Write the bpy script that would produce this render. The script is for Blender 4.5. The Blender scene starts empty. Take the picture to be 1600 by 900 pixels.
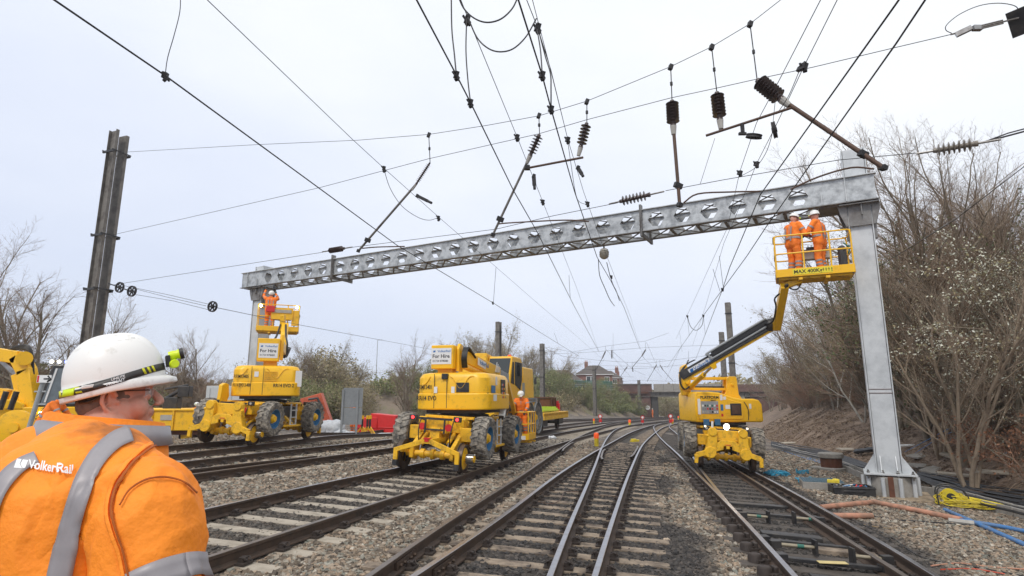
import bpy, bmesh, math, random
import numpy as np
from mathutils import Vector, Matrix, Euler, noise as mnoise
from mathutils.bvhtree import BVHTree
random.seed(7)
sc = bpy.context.scene
COL = sc.collection
R = math.radians
# ------------------------------------------------------------------ camera model
F, PITCH, CH = 912.0, R(10.87), 1.71
cam = bpy.data.objects.new('camera', bpy.data.cameras.new('camera')); COL.objects.link(cam)
cam.data.lens = 36*F/1600; cam.data.clip_end = 4000; cam.data.clip_start = 0.05
cam.location = (0, 0, CH); cam.rotation_euler = (R(90)+PITCH, 0, 0); sc.camera = cam

def ray(px, py):
    u = (px-800)/F; v = -(py-450)/F; c, s = math.cos(PITCH), math.sin(PITCH)
    return Vector((u, c-v*s, s+v*c))
def at_z(px, py, z):            # where the sight line meets a level z
    r = ray(px, py); t = (z-CH)/r.z; return Vector((t*r.x, t*r.y, z))
def at_d(px, py, d):            # ... a distance d in front
    r = ray(px, py); t = d/r.y; return Vector((t*r.x, d, CH+t*r.z))
def at_pl(px, py, n, p0):
    r = ray(px, py); o = Vector((0, 0, CH)); t = (Vector(p0)-o).dot(n)/r.dot(n); return o+r*t
def ss(a, b, x):
    t = min(1, max(0, (x-a)/(b-a))); return t*t*(3-2*t)
TOE = [(-6, 10.5), (5, 10.9), (14.2, 11.8), (16.6, 12.1), (21, 13.3), (25, 14.2), (33, 15.8), (41, 18), (72, 29), (100, 40), (130, 52), (400, 150)]
LTOE = [(70, -14), (80, -4), (90, 7), (104, 16), (118, 26), (126, 27), (400, 60)]
def lerp_t(tab, y):
    if y <= tab[0][0]: return tab[0][1]
    for (a, xa), (b, xb) in zip(tab, tab[1:]):
        if y <= b: return xa+(xb-xa)*(y-a)/(b-a)
    return tab[-1][1]
def g0(x, y):                   # canted plane of the rail tops
    if x < 0: return -0.055*max(x, -10.5)*(1-ss(22, 34, y))*(1-ss(10.5, 15.5, -x))
    return -0.055*min(x, 36)
def ground(x, y):               # ballast / soil level
    z = g0(x, y)-0.185
    s = x-lerp_t(TOE, y)
    if s > 0:
        n = mnoise.noise(Vector((x*.35, y*.35, 0)))*.35+mnoise.noise(Vector((x*1.3, y*1.3, 3)))*.13
        z += (min(s*.5, 4.6+s*.02))*min(1, .25+s*.4) + n*min(1, s*.6)
    if y > 68:
        s = lerp_t(LTOE, y)-x
        if s > 0:
            k = ss(-30, -12, x)
            z += k*(min(s*.55, 3.9)+mnoise.noise(Vector((x*.3, y*.3, 0)))*.5*min(1, s*.5))
    return z
def G(px, py, dz=0.0, f=g0):    # sight line onto the ground
    r = ray(px, py); t = 1.0; o = Vector((0, 0, CH)); last = 0
    while t < 600:
        p = o+r*t
        if p.z < f(p.x, p.y)+dz: break
        last = t; t *= 1.03
    a, b = last, t
    for _ in range(30):
        m = (a+b)/2; p = o+r*m
        if p.z < f(p.x, p.y)+dz: b = m
        else: a = m
    p = o+r*b; return Vector((p.x, p.y, f(p.x, p.y)+dz))
# ------------------------------------------------------------------ materials
def mk(name):
    m = bpy.data.materials.new(name); m.use_nodes = True; nt = m.node_tree
    b = nt.nodes['Principled BSDF']; return m, nt, b, nt.nodes.new, nt.links.new
def ramp(N, stops):
    r = N('ShaderNodeValToRGB'); e = r.color_ramp.elements
    while len(e) < len(stops): e.new(.5)
    for i, (p, c) in enumerate(stops): e[i].position = p; e[i].color = (*c, 1)
    return r
def mat(name, col, rough=.5, metal=0, dirt=.25, scale=6, dcol=None, bump=0, bscale=40, spec=None, detail=6, lo=.42, hi=.7):
    m, nt, b, N, L = mk(name)
    tc = N('ShaderNodeTexCoord'); n = N('ShaderNodeTexNoise'); n.inputs['Scale'].default_value = scale; n.inputs['Detail'].default_value = detail; n.inputs['Roughness'].default_value = .65
    L(tc.outputs['Object'], n.inputs['Vector'])
    d = dcol or tuple(c*(1-dirt*2) for c in col)
    r = ramp(N, [(lo, col), (hi, tuple(a*(1-min(1, dirt*2))+q*min(1, dirt*2) for a, q in zip(col, d)))])
    L(n.outputs['Fac'], r.inputs['Fac']); L(r.outputs['Color'], b.inputs['Base Color'])
    b.inputs['Roughness'].default_value = rough; b.inputs['Metallic'].default_value = metal
    if spec is not None: b.inputs['Specular IOR Level'].default_value = spec
    if bump:
        n2 = N('ShaderNodeTexNoise'); n2.inputs['Scale'].default_value = bscale; n2.inputs['Detail'].default_value = 5
        L(tc.outputs['Object'], n2.inputs['Vector'])
        bp = N('ShaderNodeBump'); bp.inputs['Strength'].default_value = bump; bp.inputs['Distance'].default_value = .02
        L(n2.outputs['Fac'], bp.inputs['Height']); L(bp.outputs['Normal'], b.inputs['Normal'])
    return m
def emis(name, col, s):
    m, nt, b, N, L = mk(name); b.inputs['Base Color'].default_value = (*col, 1)
    b.inputs['Emission Color'].default_value = (*col, 1); b.inputs['Emission Strength'].default_value = s; return m
M = {}
M['yellow'] = mat('yellow_paint', (.90, .50, .008), .36, dirt=.35, scale=4.5, dcol=(.22, .13, .03), lo=.54, hi=.82, detail=10)
M['yellow2'] = mat('worn_yellow_paint', (.84, .47, .012), .5, dirt=.42, scale=7, dcol=(.10, .06, .025), lo=.5, hi=.8)
M['black'] = mat('black_paint', (.018, .018, .02), .45, dirt=.3, dcol=(.08, .07, .06))
M['hose'] = mat('black_hose', (.012, .012, .013), .5)
M['rubber'] = mat('dusty_rubber', (.10, .093, .085), .85, dirt=.5, scale=9, dcol=(.36, .32, .26), bump=.4, lo=.4, hi=.65)
M['steel'] = mat('bare_steel', (.38, .37, .36), .3, .9, dirt=.3, dcol=(.12, .10, .08))
M['wheelsteel'] = mat('rail_wheel_steel', (.07, .05, .04), .45, .6, dirt=.3, dcol=(.16, .10, .06))
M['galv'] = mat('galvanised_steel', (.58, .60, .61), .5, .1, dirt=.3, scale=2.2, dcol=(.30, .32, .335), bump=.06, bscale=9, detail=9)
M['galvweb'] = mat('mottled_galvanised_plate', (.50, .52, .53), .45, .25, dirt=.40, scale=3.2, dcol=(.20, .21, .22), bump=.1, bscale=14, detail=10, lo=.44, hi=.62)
M['galvdark'] = mat('dark_galvanised_steel', (.23, .225, .22), .6, .2, dirt=.45, scale=3, dcol=(.10, .085, .075))  # darker galvanised tone for lower flanges, lacing, splices and brackets
M['mast'] = mat('weathered_mast_steel', (.20, .185, .165), .7, .2, dirt=.4, scale=4, dcol=(.055, .045, .04))
M['wire'] = mat('tarnished_wire', (.035, .033, .034), .6, .3)
M['brown'] = mat('brown_oxidised_tube', (.115, .066, .045), .6, .2, dirt=.3)
M['ceramic'] = mat('brown_ceramic_glaze', (.085, .06, .055), .25)
M['pale'] = mat('pale_insulator', (.42, .40, .36), .5)
M['white'] = mat('white_paint', (.78, .78, .77), .4, dirt=.1)
M['helmet'] = mat('white_helmet_plastic', (.80, .79, .76), .33, dirt=.3, scale=20, dcol=(.34, .29, .22), lo=.55, hi=.78, detail=10)
M['orange'] = mat('orange_high_visibility_cloth', (1.0, .23, .014), .75, dirt=.3, scale=2.5, dcol=(.45, .075, .01), bump=.35, bscale=9)
M['silver'] = mat('grey_reflective_tape', (.30, .28, .29), .45, .1, dirt=.15, scale=12)
M['skin'] = mat('skin', (.56, .29, .21), .5, dirt=.2, scale=14, dcol=(.48, .18, .13), bump=.15, bscale=120)
M['glove'] = mat('dark_glove', (.06, .06, .06), .8)
M['boot'] = mat('dark_boot', (.03, .025, .02), .6)
M['hair'] = mat('cropped_grey_hair', (.19, .145, .12), .9, dirt=.3, scale=60)
M['red'] = mat('red_plastic', (.62, .018, .018), .45, dirt=.15)
M['blue'] = mat('blue_paint', (.04, .17, .36), .45, dirt=.2)
M['grey'] = mat('grey_paint', (.32, .34, .35), .5, dirt=.2)
M['cab'] = mat('pale_grey_container', (.55, .57, .57), .5, dirt=.15)
M['glass'], _nt, _b, _, _ = mk('dark_window_glass'); _b.inputs['Base Color'].default_value = (.03, .04, .045, 1); _b.inputs['Roughness'].default_value = .06
M['ink'] = mat('black_lettering', (.012, .012, .012), .6, dirt=0)
M['inkblue'] = mat('blue_lettering', (.01, .14, .42), .5, dirt=0)
M['inkwhite'] = mat('white_lettering', (.8, .8, .8), .5, dirt=0)
M['inkorange'] = mat('yellow_label', (.80, .66, .03), .5, dirt=0)
M['lime'] = mat('fluorescent_yellow_plastic', (.62, .80, .01), .35, dirt=0)
M['lampw'] = emis('lit_white_lamp', (1, .95, .82), 14)
M['lampr'] = emis('lit_red_lamp', (1, .03, .03), 4)
M['lampb'] = emis('lit_blue_lamp', (.12, .15, 1), 7)
M['lampo'] = emis('orange_marker_glow', (1, .12, .02), .25)
M['concrete'] = mat('concrete', (.33, .31, .28), .85, dirt=.3, scale=5, dcol=(.18, .16, .13), bump=.4, bscale=30)
M['sleeperc'] = mat('worn_concrete_sleeper', (.40, .35, .28), .9, dirt=.33, scale=4, dcol=(.15, .12, .09), bump=.6, bscale=28)
M['timber'] = mat('weathered_timber', (.31, .245, .18), .9, dirt=.5, scale=3.6, dcol=(.07, .052, .04), bump=.7, bscale=24, lo=.4, hi=.66)
M['timberd'] = mat('oily_timber', (.09, .075, .062), .8, dirt=.35, scale=4, dcol=(.03, .026, .024), bump=.6, bscale=26)
M['clip'] = mat('rusty_iron', (.055, .042, .036), .7, .3, dirt=.3)
M['rust'] = mat('red_rust', (.14, .055, .03), .85, .1, dirt=.3)
M['railside'] = mat('rusty_rail_web', (.085, .054, .036), .75, .15, dirt=.35, scale=7, dcol=(.035, .027, .022))
M['railtop'] = mat('polished_rail_head', (.40, .395, .41), .30, .95, dirt=.25, scale=9, dcol=(.26, .22, .20))
M['railtopd'] = mat('dull_rail_head', (.20, .165, .14), .42, .7, dirt=.3, scale=9, dcol=(.10, .08, .06))
M['bark'] = mat('grey_brown_bark', (.24, .195, .15), .9, dirt=.35, scale=8, dcol=(.09, .10, .05))
M['twig'] = mat('brown_twig', (.22, .155, .105), .9, dirt=.2)
M['twigl'] = mat('tan_twig', (.34, .265, .19), .9, dirt=.25)
M['twigr'] = mat('reddish_twig', (.30, .175, .115), .9, dirt=.25)
M['birch'] = mat('pale_birch_bark', (.36, .33, .28), .8, dirt=.3)
def leafmat(name, c1, c2, c3):
    m, nt, b, N, L = mk(name); g = N('ShaderNodeNewGeometry'); r = ramp(N, [(0, c1), (.5, c2), (1, c3)])
    L(g.outputs['Random Per Island'], r.inputs['Fac']); L(r.outputs['Color'], b.inputs['Base Color']); b.inputs['Roughness'].default_value = .7
    return m
M['leafg'] = leafmat('spring_green_leaf', (.11, .14, .045), (.17, .20, .06), (.26, .27, .10))
M['leafo'] = leafmat('olive_bud_leaf', (.19, .17, .08), (.26, .22, .11), (.33, .27, .15))
M['leafi'] = leafmat('dark_ivy_leaf', (.045, .075, .025), (.08, .115, .035), (.13, .16, .055))
M['blossom'] = leafmat('white_blossom', (.55, .55, .42), (.70, .70, .60), (.45, .46, .28))
M['leafr'] = leafmat('dead_russet_leaf', (.20, .085, .04), (.30, .14, .07), (.14, .06, .03))
M['pipeo'] = mat('orange_clay_pipe', (.52, .25, .16), .65, dirt=.45, scale=4, dcol=(.20, .13, .09))
M['pipeb'] = mat('blue_water_pipe', (.06, .20, .46), .5, dirt=.35, scale=4, dcol=(.16, .18, .20))
M['ropeb'] = mat('blue_rope', (.04, .33, .52), .7)
M['cable'] = mat('black_cable', (.018, .018, .019), .42)
M['yelcab'] = mat('bright_yellow_cable', (.74, .58, .02), .5, dirt=.3, scale=6, dcol=(.3, .22, .06))
M['green'] = mat('green_steel', (.03, .16, .12), .5)
M['bag'] = mat('white_woven_bag', (.62, .64, .66), .6, dirt=.2, scale=9, dcol=(.3, .32, .36), bump=.5, bscale=8)
M['roof'] = mat('brown_roof_tile', (.10, .085, .075), .85, dirt=.2, scale=20)
M['soil'] = None
def brickmat(name, c1, c2, mortar, sc=1.0):
    m, nt, b, N, L = mk(name); tc = N('ShaderNodeTexCoord'); mp = N('ShaderNodeMapping'); mp.inputs['Rotation'].default_value = (R(90), 0, 0)
    t = N('ShaderNodeTexBrick'); t.inputs['Color1'].default_value = (*c1, 1); t.inputs['Color2'].default_value = (*c2, 1); t.inputs['Mortar'].default_value = (*mortar, 1)
    t.inputs['Scale'].default_value = 4*sc; L(tc.outputs['Object'], mp.inputs['Vector']); L(mp.outputs['Vector'], t.inputs['Vector'])
    n = N('ShaderNodeTexNoise'); n.inputs['Scale'].default_value = .9; n.inputs['Detail'].default_value = 6; L(tc.outputs['Object'], n.inputs['Vector'])
    mx = N('ShaderNodeMixRGB'); mx.blend_type = 'MULTIPLY'; mx.inputs[0].default_value = .8
    r = ramp(N, [(.35, (1, 1, 1)), (.7, (.45, .45, .47))]); L(n.outputs['Fac'], r.inputs['Fac'])
    L(t.outputs['Color'], mx.inputs[1]); L(r.outputs['Color'], mx.inputs[2]); L(mx.outputs['Color'], b.inputs['Base Color']); b.inputs['Roughness'].default_value = .9
    return m
M['brick'] = brickmat('sooty_red_brick', (.15, .07, .055), (.20, .095, .07), (.13, .11, .10))
M['brickh'] = brickmat('house_red_brick', (.27, .10, .07), (.32, .13, .09), (.25, .2, .17))
# ------------------------------------------------------------------ mesh builder
def WM(o):
    m = o.matrix_basis.copy()
    while o.parent: o = o.parent; m = o.matrix_basis @ m
    return m
class MB:
    def __init__(s, inv=None, T=None):
        s.v = []; s.f = []; s.mi = []; s.m = 0; s.T = None
        if inv is not None: s.T = WM(inv).inverted()
        if T is not None: s.T = T if s.T is None else s.T @ T
    def add(s, vs, fs, m=None):
        b = len(s.v); T = s.T
        for p in vs:
            p = Vector(p); s.v.append(tuple(T @ p) if T is not None else tuple(p))
        for f in fs: s.f.append(tuple(b+i for i in f)); s.mi.append(s.m if m is None else m)
        return s
    def box(s, c, d, rot=None, m=None, taper=None):
        hx, hy, hz = d[0]/2, d[1]/2, d[2]/2; c = Vector(c); E = Euler(rot).to_matrix() if rot else None
        vs = []
        for z in (-1, 1):
            k = taper if (taper and z > 0) else (1, 1)
            for x, y in ((-1, -1), (1, -1), (1, 1), (-1, 1)):
                p = Vector((x*hx*k[0], y*hy*k[1], z*hz)); p = E @ p if E else p; vs.append(c+p)
        return s.add(vs, [(3, 2, 1, 0), (4, 5, 6, 7), (0, 1, 5, 4), (1, 2, 6, 5), (2, 3, 7, 6), (3, 0, 4, 7)], m)
    def fr(s, a, b, up=(0, 0, 1)):
        w = (Vector(b)-Vector(a)).normalized(); u = Vector(up).cross(w)
        if u.length < 1e-3: u = Vector((1, 0, 0)).cross(w)
        u.normalize(); return u, w.cross(u), w
    def beam(s, a, b, w, h, up=(0, 0, 1), m=None, w2=None, h2=None):
        a = Vector(a); b = Vector(b); u, v, _ = s.fr(a, b, up); w2 = w2 or w; h2 = h2 or h; vs = []
        for p, ww, hh in ((a, w, h), (b, w2, h2)):
            for x, y in ((-1, -1), (1, -1), (1, 1), (-1, 1)): vs.append(p+u*x*ww/2+v*y*hh/2)
        return s.add(vs, [(3, 2, 1, 0), (4, 5, 6, 7), (0, 1, 5, 4), (1, 2, 6, 5), (2, 3, 7, 6), (3, 0, 4, 7)], m)
    def cyl(s, a, b, r, r2=None, n=14, m=None, caps=True):
        a = Vector(a); b = Vector(b); u, v, _ = s.fr(a, b); r2 = r if r2 is None else r2; vs = []
        for p, rr in ((a, r), (b, r2)):
            for i in range(n): t = 2*math.pi*i/n; vs.append(p+u*math.cos(t)*rr+v*math.sin(t)*rr)
        fs = [(i, (i+1) % n, n+(i+1) % n, n+i) for i in range(n)]
        if caps: fs += [tuple(reversed(range(n))), tuple(range(n, 2*n))]
        return s.add(vs, fs, m)
    def tube(s, pts, r, n=6, m=None, caps=True):
        P = [Vector(p) for p in pts]; vs = []; u = None
        for i, p in enumerate(P):
            w = (P[min(i+1, len(P)-1)]-P[max(i-1, 0)]).normalized()
            if u is None: u = Vector((0, 0, 1)).cross(w); u = u if u.length > .01 else Vector((1, 0, 0)).cross(w)
            u = (u-w*u.dot(w)).normalized(); v = w.cross(u); rr = r[i] if isinstance(r, (list, tuple)) else r
            for k in range(n): t = 2*math.pi*k/n; vs.append(p+u*math.cos(t)*rr+v*math.sin(t)*rr)
        fs = []
        for i in range(len(P)-1):
            for k in range(n): fs.append((i*n+k, i*n+(k+1) % n, (i+1)*n+(k+1) % n, (i+1)*n+k))
        if caps: fs += [tuple(reversed(range(n))), tuple(range((len(P)-1)*n, len(P)*n))]
        return s.add(vs, fs, m)
    def prism(s, poly, o, u, v, w, m=None):       # polygon in (u,v) pushed along w (a vector with its length)
        o = Vector(o); u = Vector(u); v = Vector(v); w = Vector(w); n = len(poly)
        vs = [o+u*a+v*b for a, b in poly]+[o+u*a+v*b+w for a, b in poly]
        if u.cross(v).dot(w) > 0: fs = [tuple(reversed(range(n))), tuple(range(n, 2*n))]+[(i, (i+1) % n, n+(i+1) % n, n+i) for i in range(n)]
        else: fs = [tuple(range(n)), tuple(reversed(range(n, 2*n)))]+[((i+1) % n, i, n+i, n+(i+1) % n) for i in range(n)]
        return s.add(vs, fs, m)
    def lathe(s, prof, o, axis, n=24, m=None):
        o = Vector(o); w = Vector(axis).normalized(); u, v, _ = s.fr((0, 0, 0), w); vs = []
        for r, h in prof:
            for i in range(n): t = 2*math.pi*i/n; vs.append(o+w*h+u*math.cos(t)*r+v*math.sin(t)*r)
        fs = [(j*n+i, j*n+(i+1) % n, (j+1)*n+(i+1) % n, (j+1)*n+i) for j in range(len(prof)-1) for i in range(n)]
        return s.add(vs, fs, m)
    def ball(s, c, r, n=12, m=None, E=None):
        c = Vector(c); r = (r, r, r) if isinstance(r, (int, float)) else r; vs = []; k = n//2
        for j in range(1, k):
            a = math.pi*j/k
            for i in range(n):
                t = 2*math.pi*i/n; p = Vector((r[0]*math.sin(a)*math.cos(t), r[1]*math.sin(a)*math.sin(t), r[2]*math.cos(a))); vs.append(c+(E @ p if E else p))
        tp = Vector((0, 0, r[2])); vs += [c+(E @ tp if E else tp), c-(E @ tp if E else tp)]; T0 = len(vs)-2
        fs = [(j*n+i, (j+1)*n+i, (j+1)*n+(i+1) % n, j*n+(i+1) % n) for j in range(k-2) for i in range(n)]
        fs += [(i, (i+1) % n, T0) for i in range(n)]+[((k-2)*n+(i+1) % n, (k-2)*n+i, T0+1) for i in range(n)]
        return s.add(vs, fs, m)
    def cap(s, a, b, ra, rb=None, n=12):          # tapered capsule (closed pieces, meant for remeshing)
        rb = ra if rb is None else rb; s.ball(a, ra, n); s.ball(b, rb, n); s.cyl(a, b, ra, rb, n); return s
    def build(s, name, mats, parent=None, bevel=0, smooth=35, seg=2):
        me = bpy.data.meshes.new(name); me.from_pydata(s.v, [], s.f)
        mats = mats if isinstance(mats, (list, tuple)) else [mats]
        for q in mats: me.materials.append(M[q] if isinstance(q, str) else q)
        if len(mats) > 1: me.polygons.foreach_set('material_index', s.mi)
        if smooth: me.polygons.foreach_set('use_smooth', [True]*len(s.f)); me.set_sharp_from_angle(angle=R(smooth))
        me.update(); o = bpy.data.objects.new(name, me); COL.objects.link(o); o.parent = parent
        if bevel:
            b = o.modifiers.new('bevel', 'BEVEL'); b.width = bevel; b.segments = seg; b.limit_method = 'ANGLE'; b.angle_limit = R(40)
        return o
def npmesh(name, V, Fq, mats, parent=None, mi=None, smooth=False):
    """V (n,3), Fq (m,k) same-size faces"""
    me = bpy.data.meshes.new(name); V = np.asarray(V, np.float32); Fq = np.asarray(Fq, np.int32); k = Fq.shape[1]
    me.vertices.add(len(V)); me.vertices.foreach_set('co', V.ravel()); me.loops.add(Fq.size); me.loops.foreach_set('vertex_index', Fq.ravel())
    me.polygons.add(len(Fq)); me.polygons.foreach_set('loop_start', np.arange(0, Fq.size, k, dtype=np.int32))
    if mi is not None: me.polygons.foreach_set('material_index', np.asarray(mi, np.int32))
    me.polygons.foreach_set('use_smooth', np.full(len(Fq), smooth))
    for q in (mats if isinstance(mats, (list, tuple)) else [mats]): me.materials.append(M[q] if isinstance(q, str) else q)
    me.update(calc_edges=True); o = bpy.data.objects.new(name, me); COL.objects.link(o); o.parent = parent; return o
def tag(o, label=None, cat=None, group=None, kind=None):
    if label: o['label'] = label
    if cat: o['category'] = cat
    if group: o['group'] = group
    if kind: o['kind'] = kind
    return o
def empty(name, loc, rot=(0, 0, 0), parent=None):
    o = bpy.data.objects.new(name, None); COL.objects.link(o); o.location = loc; o.rotation_euler = rot; o.parent = parent; o.empty_display_size = .2; return o
def thing(name, label, cat, loc=(0, 0, 0), rot=(0, 0, 0), group=None): return tag(empty(name, loc, rot), label, cat, group)
def copy_tree(o, parent=None):
    c = o.copy(); COL.objects.link(c); c.parent = parent
    for ch in [q for q in o.children]: copy_tree(ch, c)
    return c
def text(name, s, size, loc, u, v, m, parent, bold=0.0, world=False, sx=1.0, depth=.002, align='LEFT'):
    """flat lettering in the plane spanned by u (reading direction) and v (up)"""
    cu = bpy.data.curves.new(name, 'FONT'); cu.body = s; cu.size = size; cu.extrude = depth; cu.offset = bold*size; cu.align_x = align; cu.resolution_u = 3
    t = bpy.data.objects.new('t', cu); COL.objects.link(t); dg = bpy.context.evaluated_depsgraph_get(); me = bpy.data.meshes.new_from_object(t.evaluated_get(dg)); bpy.data.objects.remove(t)
    u = Vector(u).normalized(); v = Vector(v).normalized(); w = u.cross(v); loc = Vector(loc)
    T = Matrix(((u.x*sx, v.x, w.x, loc.x), (u.y*sx, v.y, w.y, loc.y), (u.z*sx, v.z, w.z, loc.z), (0, 0, 0, 1)))
    if world and parent: T = WM(parent).inverted() @ T
    me.transform(T); me.materials.clear(); me.materials.append(M[m]); o = bpy.data.objects.new(name, me); COL.objects.link(o); o.parent = parent; return o
def remesh(mb, name, mats, parent, vox, smooth=3, disp=None):
    me = bpy.data.meshes.new(name); me.from_pydata(mb.v, [], mb.f); o = bpy.data.objects.new(name, me); COL.objects.link(o)
    r = o.modifiers.new('r', 'REMESH'); r.mode = 'VOXEL'; r.voxel_size = vox
    if smooth: q = o.modifiers.new('s', 'SMOOTH'); q.factor = .5; q.iterations = smooth
    dg = bpy.context.evaluated_depsgraph_get(); me2 = bpy.data.meshes.new_from_object(o.evaluated_get(dg)); bpy.data.objects.remove(o)
    if disp:
        me2.update(); nn = [tuple(v.normal) for v in me2.vertices]
        for v, n in zip(me2.vertices, nn): v.co += Vector(n)*disp(v.co)
    me2.materials.clear()
    for q in (mats if isinstance(mats, (list, tuple)) else [mats]): me2.materials.append(M[q] if isinstance(q, str) else q)
    me2.polygons.foreach_set('use_smooth', [True]*len(me2.polygons)); me2.name = name
    o = bpy.data.objects.new(name, me2); COL.objects.link(o); o.parent = parent; return o
def catmull(P, n=8):
    P = [Vector(p) for p in P]; Q = [P[0]*2-P[1]]+P+[P[-1]*2-P[-2]]; out = []
    for i in range(1, len(Q)-2):
        a, b, c, d = Q[i-1:i+3]
        for k in range(n):
            t = k/n; out.append(.5*((2*b)+(c-a)*t+(2*a-5*b+4*c-d)*t*t+(3*b-a-3*c+d)*t**3))
    return out+[P[-1]]
# ------------------------------------------------------------------ sky, sun
W = bpy.data.worlds.new('World'); sc.world = W; W.use_nodes = True; nt = W.node_tree; N = nt.nodes.new; L = nt.links.new
bg = nt.nodes['Background']; sky = N('ShaderNodeTexSky'); sky.sky_type = 'NISHITA'; sky.sun_disc = False
SUN_EL, SUN_AZ = R(50), R(208)
sky.sun_elevation = SUN_EL; sky.sun_rotation = SUN_AZ; sky.dust_density = 3
tc = N('ShaderNodeTexCoord'); sep = N('ShaderNodeSeparateXYZ'); L(tc.outputs['Generated'], sep.inputs[0])
# the overcast layer: pale lavender low down, near white overhead, with soft cloud mottling
rp = ramp(N, [(.0, (6.6, 7.15, 8.3)), (.10, (6.5, 7.1, 8.5)), (.38, (7.7, 8.15, 9.2)), (.62, (9.0, 9.25, 9.6)), (1, (9.4, 9.5, 9.7))])
nz = N('ShaderNodeTexNoise'); nz.inputs['Scale'].default_value = 1.6; nz.inputs['Detail'].default_value = 5; nz.inputs['Roughness'].default_value = .5
mp = N('ShaderNodeMapping'); mp.inputs['Scale'].default_value = (1, 1, 2.5); L(tc.outputs['Generated'], mp.inputs[0]); L(mp.outputs[0], nz.inputs['Vector'])
ad = N('ShaderNodeMath'); ad.operation = 'MULTIPLY_ADD'; L(nz.outputs['Fac'], ad.inputs[0]); ad.inputs[1].default_value = .7; ad.inputs[2].default_value = -.34
# brighter to the right
dx = N('ShaderNodeMath'); dx.operation = 'MULTIPLY_ADD'; L(sep.outputs['X'], dx.inputs[0]); dx.inputs[1].default_value = .22; L(sep.outputs['Z'], dx.inputs[2])
su = N('ShaderNodeMath'); L(dx.outputs[0], su.inputs[0]); L(ad.outputs[0], su.inputs[1]); L(su.outputs[0], rp.inputs['Fac'])
mx = N('ShaderNodeMixRGB'); mx.inputs[0].default_value = .93; L(sky.outputs[0], mx.inputs[1]); L(rp.outputs['Color'], mx.inputs[2]); L(mx.outputs[0], bg.inputs[0]); bg.inputs[1].default_value = .112
sun = bpy.data.objects.new('sun', bpy.data.lights.new('sun', 'SUN')); COL.objects.link(sun); sun.data.energy = 1.5; sun.data.angle = R(14); sun.data.color = (1, .95, .88)
sd = Vector((math.cos(SUN_EL)*math.sin(SUN_AZ), math.cos(SUN_EL)*math.cos(SUN_AZ), math.sin(SUN_EL)))
sun.rotation_euler = sd.to_track_quat('Z', 'Y').to_euler()
vs_ = sc.view_settings; vs_.view_transform = 'Standard'; vs_.look = 'None'; vs_.exposure = 0.09; vs_.gamma = 1; vs_.use_curve_mapping = False
sc.render.resolution_x = 1024; sc.render.resolution_y = 576
# ------------------------------------------------------------------ ground sheet
def stone_nodes(m, nt, b, N, L, scale, dark):
    tc = N('ShaderNodeTexCoord'); vo = N('ShaderNodeTexVoronoi'); vo.inputs['Scale'].default_value = scale; L(tc.outputs['Object'], vo.inputs['Vector'])
    r = ramp(N, [(0, tuple(c*dark for c in (.14, .12, .10))), (.35, tuple(c*dark for c in (.24, .205, .17))), (.7, tuple(c*dark for c in (.32, .275, .23))), (1, tuple(c*dark for c in (.42, .39, .35)))])
    sp = N('ShaderNodeSeparateColor'); L(vo.outputs['Color'], sp.inputs[0]); L(sp.outputs[0], r.inputs['Fac'])
    n = N('ShaderNodeTexNoise'); n.inputs['Scale'].default_value = .35; n.inputs['Detail'].default_value = 8; L(tc.outputs['Object'], n.inputs['Vector'])
    r2 = ramp(N, [(.35, (.45, .42, .4)), (.65, (1.05, 1.02, 1))]); L(n.outputs['Fac'], r2.inputs['Fac'])
    mx = N('ShaderNodeMixRGB'); mx.blend_type = 'MULTIPLY'; mx.inputs[0].default_value = 1; L(r.outputs['Color'], mx.inputs[1]); L(r2.outputs['Color'], mx.inputs[2])
    bp = N('ShaderNodeBump'); bp.inputs['Strength'].default_value = 1; bp.inputs['Distance'].default_value = .04; bp.invert = True; L(vo.outputs['Distance'], bp.inputs['Height']); L(bp.outputs['Normal'], b.inputs['Normal'])
    b.inputs['Roughness'].default_value = .9; return mx
m, nt, b, N, L = mk('ballast'); o_ = stone_nodes(m, nt, b, N, L, 17, .78); L(o_.outputs[0], b.inputs['Base Color']); M['ballast'] = m  # sheet colour darkened to put shade into the gaps between loose stones
m, nt, b, N, L = mk('oily_ballast'); o_ = stone_nodes(m, nt, b, N, L, 17, .24); L(o_.outputs[0], b.inputs['Base Color']); M['oily'] = m
m, nt, b, N, L = mk('bank_soil'); tc = N('ShaderNodeTexCoord'); n = N('ShaderNodeTexNoise'); n.inputs['Scale'].default_value = .8; n.inputs['Detail'].default_value = 12; n.inputs['Roughness'].default_value = .75; L(tc.outputs['Object'], n.inputs['Vector'])
r = ramp(N, [(.3, (.12, .085, .06)), (.5, (.23, .165, .12)), (.62, (.32, .24, .175)), (.75, (.20, .18, .09))]); L(n.outputs['Fac'], r.inputs['Fac']); L(r.outputs['Color'], b.inputs['Base Color'])
bp = N('ShaderNodeBump'); bp.inputs['Strength'].default_value = 1; bp.inputs['Distance'].default_value = .12; n2 = N('ShaderNodeTexNoise'); n2.inputs['Scale'].default_value = 9; n2.inputs['Detail'].default_value = 8; L(tc.outputs['Object'], n2.inputs['Vector']); L(n2.outputs['Fac'], bp.inputs['Height']); L(bp.outputs['Normal'], b.inputs['Normal']); b.inputs['Roughness'].default_value = 1; M['soil'] = m
m, nt, b, N, L = mk('rough_grass'); tc = N('ShaderNodeTexCoord'); n = N('ShaderNodeTexNoise'); n.inputs['Scale'].default_value = .25; n.inputs['Detail'].default_value = 12; n.inputs['Roughness'].default_value = .8; L(tc.outputs['Object'], n.inputs['Vector'])
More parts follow.
